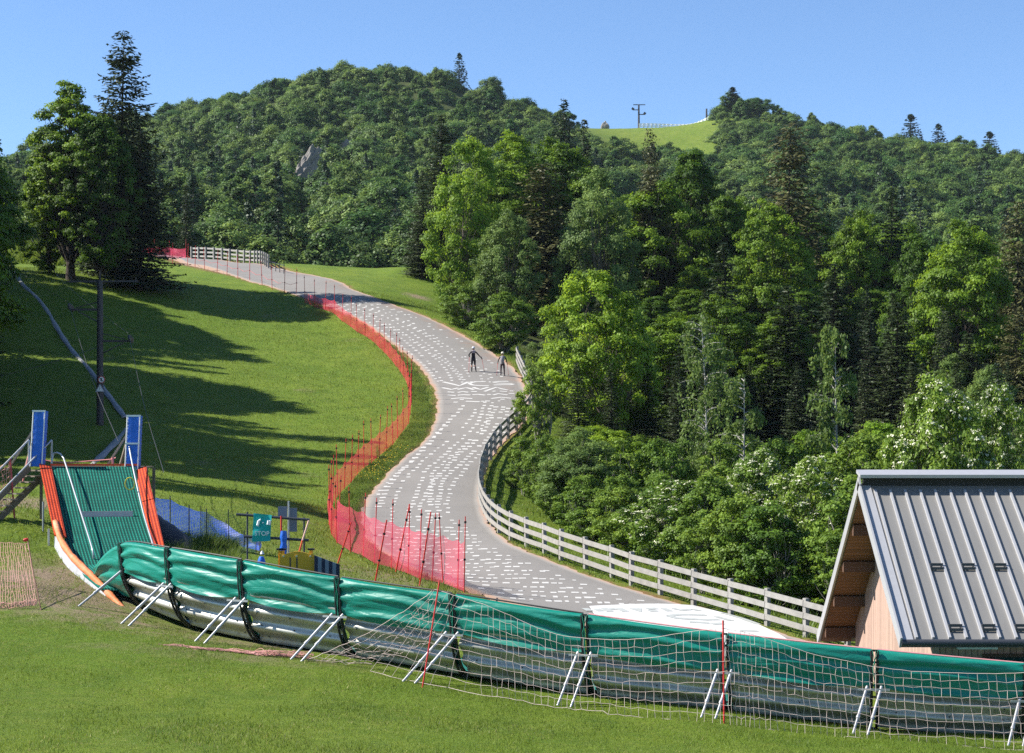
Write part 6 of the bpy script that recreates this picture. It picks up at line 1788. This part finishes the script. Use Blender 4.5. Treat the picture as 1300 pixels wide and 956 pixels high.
for far in (False, True):
    mb = MB(oc)
    a, b = slope(x0 - .035, 0.0 if not far else -.03, -.02, far), slope(x0 - .035, 1.01, -.02, far)
    mb.bar(a + Vector((0, 0, -.02)), b + Vector((0, 0, -.02)), .05, .30); 
    if not far: mb.bar(slope(x0 + .13, .02, .015), slope(x0 + .13, 1.005, .015), .28, .03)
    mb.build("barge_board", M['zincedge'], ch)
mb = MB(oc); ge = slope(0, 1.0, -.05); mb.tube([Vector((x0 - .02, ge.y - .06, ge.z - .03)), Vector((x1, ge.y - .06, ge.z - .03))], .085, 10); mb.box(((x0 + x1) / 2, ge.y + .03, ge.z - .07), (x1 - x0, .06, .16)); mb.build("gutter", M['darkmetal'], ch)
# soffit boards and purlins under the gable overhang
def planks(name, col, pitch, axis_=2, dark=.55):
    m, N, L, B = mat_new(name); tc = N.new("ShaderNodeTexCoord"); sep = N.new("ShaderNodeSeparateXYZ"); L.new(tc.outputs['Object'], sep.inputs[0])
    a = N.new("ShaderNodeMath"); a.operation = 'MULTIPLY'; L.new(sep.outputs[axis_], a.inputs[0]); a.inputs[1].default_value = 1 / pitch
    f = N.new("ShaderNodeMath"); f.operation = 'FRACT'; L.new(a.outputs[0], f.inputs[0]); l = N.new("ShaderNodeMath"); l.operation = 'LESS_THAN'; l.inputs[1].default_value = .1; L.new(f.outputs[0], l.inputs[0])
    fl = N.new("ShaderNodeMath"); fl.operation = 'FLOOR'; L.new(a.outputs[0], fl.inputs[0]); wn = N.new("ShaderNodeTexWhiteNoise"); wn.noise_dimensions = '1D'; L.new(fl.outputs[0], wn.inputs['W'])
    nz = N.new("ShaderNodeTexNoise"); nz.inputs['Scale'].default_value = 6; nz.inputs['Detail'].default_value = 6; L.new(tc.outputs['Object'], nz.inputs['Vector'])
    ad = N.new("ShaderNodeMath"); ad.operation = 'ADD'; L.new(wn.outputs[0], ad.inputs[0]); L.new(nz.outputs[0], ad.inputs[1])
    mr = N.new("ShaderNodeMapRange"); mr.inputs['From Max'].default_value = 2; mr.inputs['To Min'].default_value = .7; mr.inputs['To Max'].default_value = 1.3; L.new(ad.outputs[0], mr.inputs['Value'])
    hv = N.new("ShaderNodeHueSaturation"); hv.inputs['Color'].default_value = (*col, 1); L.new(mr.outputs[0], hv.inputs['Value'])
    mx = N.new("ShaderNodeMix"); mx.data_type = 'RGBA'; L.new(l.outputs[0], mx.inputs['Factor']); L.new(hv.outputs[0], mx.inputs['A']); mx.inputs['B'].default_value = (col[0] * dark * .3, col[1] * dark * .3, col[2] * dark * .3, 1)
    L.new(mx.outputs['Result'], B.inputs['Base Color']); B.inputs['Roughness'].default_value = .75; return m
M['soffit'] = planks('brown soffit boards', (.16, .075, .035), .13, 1)
M['cladding'] = planks('rosy wood cladding', (.42, .285, .225), .16, 1)
M['beam'] = mat('dark brown beam', (.10, .05, .028), .8, var=.3)
ov = 0.95                                   # gable overhang
mb = MB(oc)
for far in (False, True):
    a, b, c, d = [slope(x, t, -th - .012, far) for x, t in ((x0 + .03, .03), (x0 + ov, .03), (x0 + ov, .99), (x0 + .03, .99))]
    a2, b2, c2, d2 = [q + Vector((0, 0, -.03)) for q in (a, b, c, d)]
    mb.add([a, b, c, d, a2, b2, c2, d2], [(0, 1, 2, 3), (7, 6, 5, 4), (0, 3, 7, 4), (2, 1, 5, 6)])
mb.build("soffit", M['soffit'], ch)
for far, ts in ((True, (.22, .45, .68, .9)), (False, (.45, .9))):
    for t in ts:
        mb = MB(oc); p = slope(x0 + .05, t, -th - .16, far); mb.bar(p, p + Vector((ov + .3, 0, 0)), .22, .30); mb.build("purlin", M['beam'], ch)
# gable wall, long wall
xw = x0 + ov; yw0, yw1 = yn + .95, yf - .95
def zroof(y): return (zr - (yr - y) / (yr - yn) * (zr - ze) if y < yr else zr - (y - yr) / (yf - yr) * (zr - zef)) - th - .06
mb = MB(oc); W2 = .18
o2 = [Vector((xw, yw0, zg)), Vector((xw, yw1, zg)), Vector((xw, yw1, zroof(yw1))), Vector((xw, yr, zroof(yr))), Vector((xw, yw0, zroof(yw0)))]
i2 = [p + Vector((W2, 0, 0)) for p in o2]
mb.add(o2 + i2, [(0, 1, 2, 3, 4), (9, 8, 7, 6, 5)] + [(i, i + 5, (i + 1) % 5 + 5, (i + 1) % 5) for i in range(5)]); gw = mb.build("gable_wall", M['cladding'], ch)
mb = MB(oc); mb.box(((xw + x1) / 2 + .1, yw0 + .1, (zg + zroof(yw0)) / 2), (x1 - xw - .2, .18, zroof(yw0) - zg)); lw = mb.build("long_wall", planks('rosy long wall', (.42, .25, .18), .16, 0), ch)
mb = MB(oc); mb.box(((xw + x1) / 2 + .1, yw1 - .1, (zg + zroof(yw1)) / 2), (x1 - xw - .2, .18, zroof(yw1) - zg)); mb.build("long_wall", M['cladding'], ch)
mb = MB(oc); mb.box((x1 - .1, yr, (zg + ze) / 2), (.16, yw1 - yw0, ze - zg)); mb.build("end_wall", M['cladding'], ch)
M['glass'] = mat('dark window glass', (.02, .025, .03), .08, spec=.8, var=.05)
for wx, ww in ((xw + 2.0, 1.5), (xw + 4.6, 2.8), (xw + 8.4, 1.6)):
    f = MB(oc); zc = ze - .95; f.box((wx, yw0 - .03, zc), (ww, .10, 1.0)); fo_ = f.build("window", M['beam'], ch)
    g = MB(oc); g.box((wx, yw0 - .085, zc), (ww - .16, .03, .84)); g.build("pane", M['glass'], fo_)
mb = MB(oc); mb.box((xw + 1.1, yw0 - .06, ze - .26), (1.0, .1, .14)); mb.build("light_box", M['whiterail'], ch)
mb = MB(oc); c = slope(x0 + .02, .30, -.30, True); mb.box((x0 + .25, yr - 1.2, zr - 1.35), (.30, .12, .16)); mb.build("lamp", M['whiterail'], ch)

# ------------------------------------------------------------------ two walkers
M['skin'] = mat('skin', (.42, .23, .16), .55, var=.06); M['blackcloth'] = mat('black cloth', (.012, .011, .016), .8, var=.3)
M['greycloth'] = mat('grey cloth', (.22, .22, .24), .8, var=.15); M['cream'] = mat('cream helmet', (.72, .68, .52), .4, var=.06); M['whitehat'] = mat('white helmet', (.6, .62, .66), .35, var=.06)
M['tights'] = mat('dark brown tights', (.055, .035, .04), .8, var=.2); M['sock'] = mat('dark sock', (.03, .03, .035), .8); M['greyshirt'] = mat('violet grey shirt', (.30, .27, .31), .8, var=.1)
def skin_body(name, J, E, mats, assign, parent, root=0):
    me = bpy.data.meshes.new(name); me.from_pydata([j[0] for j in J], E, []); o = bpy.data.objects.new(name, me); COL.objects.link(o)
    md = o.modifiers.new("skin", 'SKIN'); sv = me.skin_vertices[0].data
    for v, j in zip(sv, J): v.radius = (j[1], j[2] if len(j) > 2 else j[1])
    for i, v in enumerate(sv): v.use_root = (i == root)
    md.use_smooth_shade = True
    s2 = o.modifiers.new("sub", 'SUBSURF'); s2.levels = 2; s2.render_levels = 2
    dg = bpy.context.evaluated_depsgraph_get(); me2 = bpy.data.meshes.new_from_object(o.evaluated_get(dg))
    bpy.data.objects.remove(o); me2.materials.clear()
    for m in mats: me2.materials.append(m)
    for p in me2.polygons: p.material_index = assign(p.center); p.use_smooth = True
    ob = bpy.data.objects.new(name, me2); COL.objects.link(ob); ob.parent = parent; return ob
def walker(px, py, hgt, rz, label, arms, legs, mats, assign, hat, extra):
    g = G(px, py); e = empty("person", g, rz, label, "person"); s = hgt / 1.75; e.scale = (s, s, s)
    J = [((0, 0, .95), .135, .10), ((0, 0, 1.12), .125, .09), ((0, .01, 1.30), .15, .10), ((0, 0, 1.43), .12, .08), ((0, -.01, 1.50), .052), ((0, .01, 1.57), .06), ((0, .01, 1.65), .085, .095), ((0, .0, 1.735), .06, .07)]
    E = [(i, i + 1) for i in range(7)]
    for sx, (kn, an, toe) in zip((-1, 1), legs):
        b = len(J); J += [((sx * .095, 0, .88), .095), (kn, .062), ((kn[0] * .5 + an[0] * .5, kn[1] * .5 + an[1] * .5 + -.0, kn[2] * .5 + an[2] * .5 + .04), .058), (an, .042), (toe, .042, .03)]
        E += [(0, b), (b, b + 1), (b + 1, b + 2), (b + 2, b + 3), (b + 3, b + 4)]
    for sx, (el, wr, fd) in zip((-1, 1), arms):
        b = len(J); J += [((sx * .17, 0, 1.42), .058), (el, .044), (wr, .030), (tuple(Vector(wr) + Vector(fd) * .07), .036, .022)]
        E += [(3, b), (b, b + 1), (b + 1, b + 2), (b + 2, b + 3)]
        palm = b + 3; f = Vector(fd).normalized(); side = f.cross(Vector((0, 1, 0)));
        if side.length < .2: side = f.cross(Vector((1, 0, 0)))
        side.normalize(); nrm = side.cross(f)
        for k, (o_, ln) in enumerate(((-.027, .062), (-.009, .075), (.009, .07), (.027, .055))):
            b = len(J); p0 = Vector(J[palm][0]) + side * o_ + f * .02; J += [(tuple(p0), .010), (tuple(p0 + f * ln * .55 + nrm * .01), .009), (tuple(p0 + f * ln * .7 + nrm * ln * .45), .008)]; E += [(palm, b), (b, b + 1), (b + 1, b + 2)]
        b = len(J); p0 = Vector(J[palm][0]) - side * .036 - f * .02; J += [(tuple(p0), .011), (tuple(p0 - side * .02 + f * .035 + nrm * .02), .009)]; E += [(palm, b), (b, b + 1)]
    skin_body("body", J, E, mats, assign, e)
    # helmet with rim
    bm = bmesh.new(); bmesh.ops.create_uvsphere(bm, u_segments=20, v_segments=12, radius=1)
    for v in bm.verts: v.co = Vector((v.co.x * .115, v.co.y * .135, v.co.z * .115 if v.co.z > -.15 else -.02 + v.co.z * .02)) + Vector((0, .0, 1.70))
    me = bpy.data.meshes.new("helmet"); bm.to_mesh(me); bm.free(); o = link("helmet", me, e, hat)
    for p in me.polygons: p.use_smooth = True
    mb = MB(); hr_ = [(.10 * math.cos(a) , .01 - .1 * math.sin(a) - 0.0, 1.625) for a in [math.pi * k / 8 for k in range(9)]]
    mb.tube(hr_, .016, 6); mb.build("hair", mat('brown hair', (.05, .03, .02), .8), e)
    extra(e, g, s)
    return e, g, s
def asg1(c):
    z = c.z
    if z < .10: return 3
    if z < .36: return 2
    if z < .50: return 0
    if z < .98: return 1
    if z > 1.50: return 0
    if abs(c.x) > .30 and z < 1.02: return 0
    return 1
def ex1(e, g, s):
    mb = MB(); mb.tube([(-.12, -.10, 1.46), (0, -.13, 1.50), (.12, -.10, 1.46)], .05, 8); mb.tube([(-.1, -.10, 1.40), (.1, -.10, 1.40)], .06, 8); mb.build("pale_collar", M['greyshirt'], e)
def ski_pole(a, b, lab):
    mb = MB(b); mb.tube([a, b], [.012, .008], 6); mb.tube([a + (a - b).normalized() * -.0, a + (a - b).normalized() * .12], .02, 8, mi=1); mb.tube([b.lerp(a, .05), b.lerp(a, .065)], .04, 8, mi=1)
    tag(mb.build("ski_pole", [M['red'], M['black']]), lab, "ski pole")
e1, g1, s1 = walker(601, 472.5, 1.72, R(8), "person in black jersey and shorts with a pale helmet walking uphill, arm stretched out",
    arms=[((-.34, -.06, 1.20), (-.26, .14, 1.10), (.1, .9, -.2)), ((.36, .02, 1.22), (.56, .06, 1.02), (.6, .1, -.8))],
    legs=[((-.11, .03, .50), (-.12, -.02, .09), (-.13, .14, .04)), ((.12, .12, .50), (.17, -.08, .12), (.20, .06, .04))],
    mats=[M['skin'], M['blackcloth'], M['sock'], M['black']], assign=asg1, hat=M['whitehat'], extra=ex1)
def asg2(c):
    z = c.z
    if z < .09: return 3
    if z < .92: return 2
    if z > 1.50: return 0
    if abs(c.x) > .30 and z < 1.0: return 0
    if abs(c.x) > .19: return 1
    return 4
def ex2(e, g, s):
    mb = MB(); mb.tube([(0, -.12, 1.02), (0, -.15, 1.15), (0, -.15, 1.32), (0, -.11, 1.42)], [.12, .15, .15, .10], 10); mb.build("backpack", M['greycloth'], e)
e2, g2, s2_ = walker(638, 477.5, 1.62, R(-5), "person in grey vest over black sleeves with a cream helmet walking away uphill",
    arms=[((-.30, .0, 1.20), (-.36, .12, 1.0), (-.1, .5, -.8)), ((.29, .0, 1.20), (.33, .10, .98), (.1, .3, -.9))],
    legs=[((-.12, .04, .50), (-.12, -.03, .09), (-.14, .12, .04)), ((.12, .0, .50), (.14, .0, .08), (.17, .16, .04))],
    mats=[M['skin'], M['blackcloth'], M['tights'], M['black'], M['greycloth']], assign=asg2, hat=M['cream'], extra=ex2)
def wpt(e, s, p):
    c, sn = math.cos(e.rotation_euler.z), math.sin(e.rotation_euler.z); return e.location + Vector((p[0] * c - p[1] * sn, p[0] * sn + p[1] * c, p[2])) * s
def gnd(v): return Vector((v.x, v.y, H(v.x, v.y) + .04))
ski_pole(wpt(e1, s1, (.60, .06, .98)), gnd(wpt(e1, s1, (.78, -.05, 0))), "red ski pole held out by the person in black")
ski_pole(wpt(e1, s1, (-.26, .20, 1.12)), gnd(wpt(e1, s1, (-.36, -.3, 0))), "ski pole at the bent arm of the person in black")
ski_pole(wpt(e2, s2_, (-.37, .14, .96)), gnd(wpt(e2, s2_, (-.42, -.2, 0))), "ski pole in one hand of the person in grey vest")
ski_pole(wpt(e2, s2_, (.34, .12, .94)), gnd(wpt(e2, s2_, (.42, .3, 0))), "ski pole in the other hand of the person in grey vest")

# ------------------------------------------------------------------ grass, flowers, small growth
M['blade'] = foliage('grass blades', (0.14, 0.20, 0.020), (0.14, 0.20, 0.020), trans=.35, spread=.5)
M['weed'] = foliage('weeds', (0.10, 0.17, 0.02), (0.12, 0.18, 0.03), trans=.35, spread=.5)
def blades(name, X, Y, hmin, hmax, wd, seed, m, label, cat_kind="stuff", off=0.0):
    rs_ = np.random.RandomState(seed); n = len(X)
    Z = HV(X, Y) + vnoise(X, Y, 7, 1) * 0.10 * np.clip(road_gap(X, Y) / 2.5, 0, 1) + vnoise(X, Y, 2.3, 2) * 0.05 * np.clip(road_gap(X, Y) / 2.5, 0, 1) - .02 + off
    a = rs_.uniform(0, 6.28, n); h_ = rs_.uniform(hmin, hmax, n) * (0.6 + 0.8 * np.clip(vnoise(X, Y, 1.3, 6) * .5 + .5, 0, 1)); w2 = wd * rs_.uniform(.6, 1.3, n)
    lx, ly = rs_.normal(size=n) * h_ * .45, rs_.normal(size=n) * h_ * .45
    V = np.empty((n, 3, 3)); V[:, 0] = np.stack([X - np.cos(a) * w2, Y - np.sin(a) * w2, Z], 1); V[:, 1] = np.stack([X + np.cos(a) * w2, Y + np.sin(a) * w2, Z], 1); V[:, 2] = np.stack([X + lx, Y + ly, Z + h_], 1)
    me = bpy.data.meshes.new(name); np_mesh(me, V.reshape(-1, 3), np.arange(n * 3).reshape(-1, 3), smooth=False)
    at = me.attributes.new("var", 'FLOAT', 'FACE'); at.data.foreach_set('value', np.clip(rs_.rand(n) * .6 + .2 + vnoise(X, Y, 2.0, 12) * .25, 0, 1).astype(np.float32)); me.materials.append(m)
    o = bpy.data.objects.new(name, me); COL.objects.link(o); return tag(o, label, "grass", kind=cat_kind)
rs_ = np.random.RandomState(44)
def wedge(n, px0, px1, d0, d1, keep):
    d = np.sqrt(rs_.uniform(d0 ** 2, d1 ** 2, n)); px = rs_.uniform(px0, px1, n); x = (px - CX) / F * d; k = keep(x, d); return x[k], d[k]
dfun = lambda x, y: np.interp(CX + x / y * F, WX, WD)
def keep_fore(x, y):
    px = CX + x / y * F
    wallside = y < dfun(x, y) + .3
    left = (px < 150) & (y < 64)
    dirtk = (vnoise(x, y, 1.2, 9) > -.35) | (y < 53)
    return (wallside | left) & dirtk
X, Y = wedge(230000, -30, 1330, 35, 63, keep_fore)
blades("grass", X, Y, .03, .11, .008, 1, M['blade'], "short mown grass on the near bank before the padded wall")
def keep_mid(x, y): return (road_gap(x, y) > .15) & (x < np.interp(y, edge_y, edge_x) + 1.0)
X, Y = wedge(200000, -10, 900, 58, 165, keep_mid)
blades("grass", X, Y, .05, .18, .018, 2, M['blade'], "meadow grass tufts on the slope around the road")
M['straw'] = foliage('straw blades', (0.36, 0.32, 0.12), (0.36, 0.32, 0.12), trans=.3, spread=.4)
X, Y = wedge(60000, -20, 900, 35, 100, lambda x, y: keep_mid(x, y) & (vnoise(x, y, 2.2, 31) > .25) & ((y < dfun(x, y) + .3) | (y > 58)))
blades("dry_grass", X, Y, .03, .10, .008, 21, M['straw'], "dry straw coloured grass in loose patches")
# taller verge along the road and the fence
X, Y = wedge(150000, 380, 1100, 58, 150, lambda x, y: (road_gap(x, y) > .05) & (road_gap(x, y) < 1.6) & (vnoise(x, y, .9, 14) > -.1))
blades("verge_grass", X, Y, .10, .26, .018, 3, M['weed'], "uneven taller grass along the road edge and fence")
# brush at the dark tarpaulin and by the forest edge
X, Y = wedge(60000, 560, 1300, 62, 175, lambda x, y: (x > np.interp(y, edge_y, edge_x) - .8) & (x < np.interp(y, edge_y, edge_x) + 2.5) & (vnoise(x, y, 1.4, 15) > -.2) & (road_gap(x, y) > .6))
blades("undergrowth", X, Y, .2, .7, .03, 4, M['weed'], "leafy undergrowth at the foot of the thicket")
X, Y = wedge(9000, 200, 300, 61, 66, lambda x, y: vnoise(x, y, .6, 3) > -.1)
blades("tall_grass", X, Y, .25, .6, .014, 5, M['weed'], "tall grass and weeds in front of the blue net")
X, Y = wedge(9000, 0, 110, 172, 215, lambda x, y: vnoise(x, y, 2.6, 3) > .0)
blades("bush_grass", X, Y, .4, 1.3, .05, 6, M['blade'], "bright scrub on the meadow crest beyond the trees")
# yellow flowers on the inner verge
c0 = [G(x, y) for x, y in ((474, 600), (480, 594), (488, 586), (495, 580), (468, 606), (500, 574))]
P_, N2 = [], []
rs_ = np.random.RandomState(8)
for c in c0:
    n = 38; P_.append(np.array([c.x, c.y, 0]) + rs_.normal(size=(n, 3)) * np.array([.35, .9, 0]))
P_ = np.concatenate(P_); P_[:, 2] = HV(P_[:, 0], P_[:, 1]) + rs_.uniform(.12, .22, len(P_))
me = leaf_mesh("yellow_flowers", P_, unit(rs_.normal(size=P_.shape) * .4 + np.array([0, -.4, 1])), np.full(len(P_), .06), rs_, mat('yellow petals', (.75, .55, .02), .6), 1.0)
tag(link("yellow_flowers", me), "patch of small yellow flowers on the inner grass verge", "flowers", kind="stuff")

# ------------------------------------------------------------------ air
def haze():
    z0, z1 = -60.0, 190.0
    mb = MB(); mb.box((0, 380, (z0 + z1) / 2), (2420, 1580, z1 - z0))
    m = bpy.data.materials.new("haze air"); m.use_nodes = True; N, L = m.node_tree.nodes, m.node_tree.links
    N.remove(N["Principled BSDF"]); v = N.new("ShaderNodeVolumePrincipled"); v.inputs['Color'].default_value = (.72, .84, 1, 1); v.inputs['Density'].default_value = HAZE; v.inputs['Anisotropy'].default_value = 0.0
    L.new(v.outputs[0], N["Material Output"].inputs['Volume'])
    tag(mb.build("haze", m), "thin blue summer haze between the road and the far hills", "haze", kind="stuff")
HAZE = 0.00005
if HAZE > 0: haze()
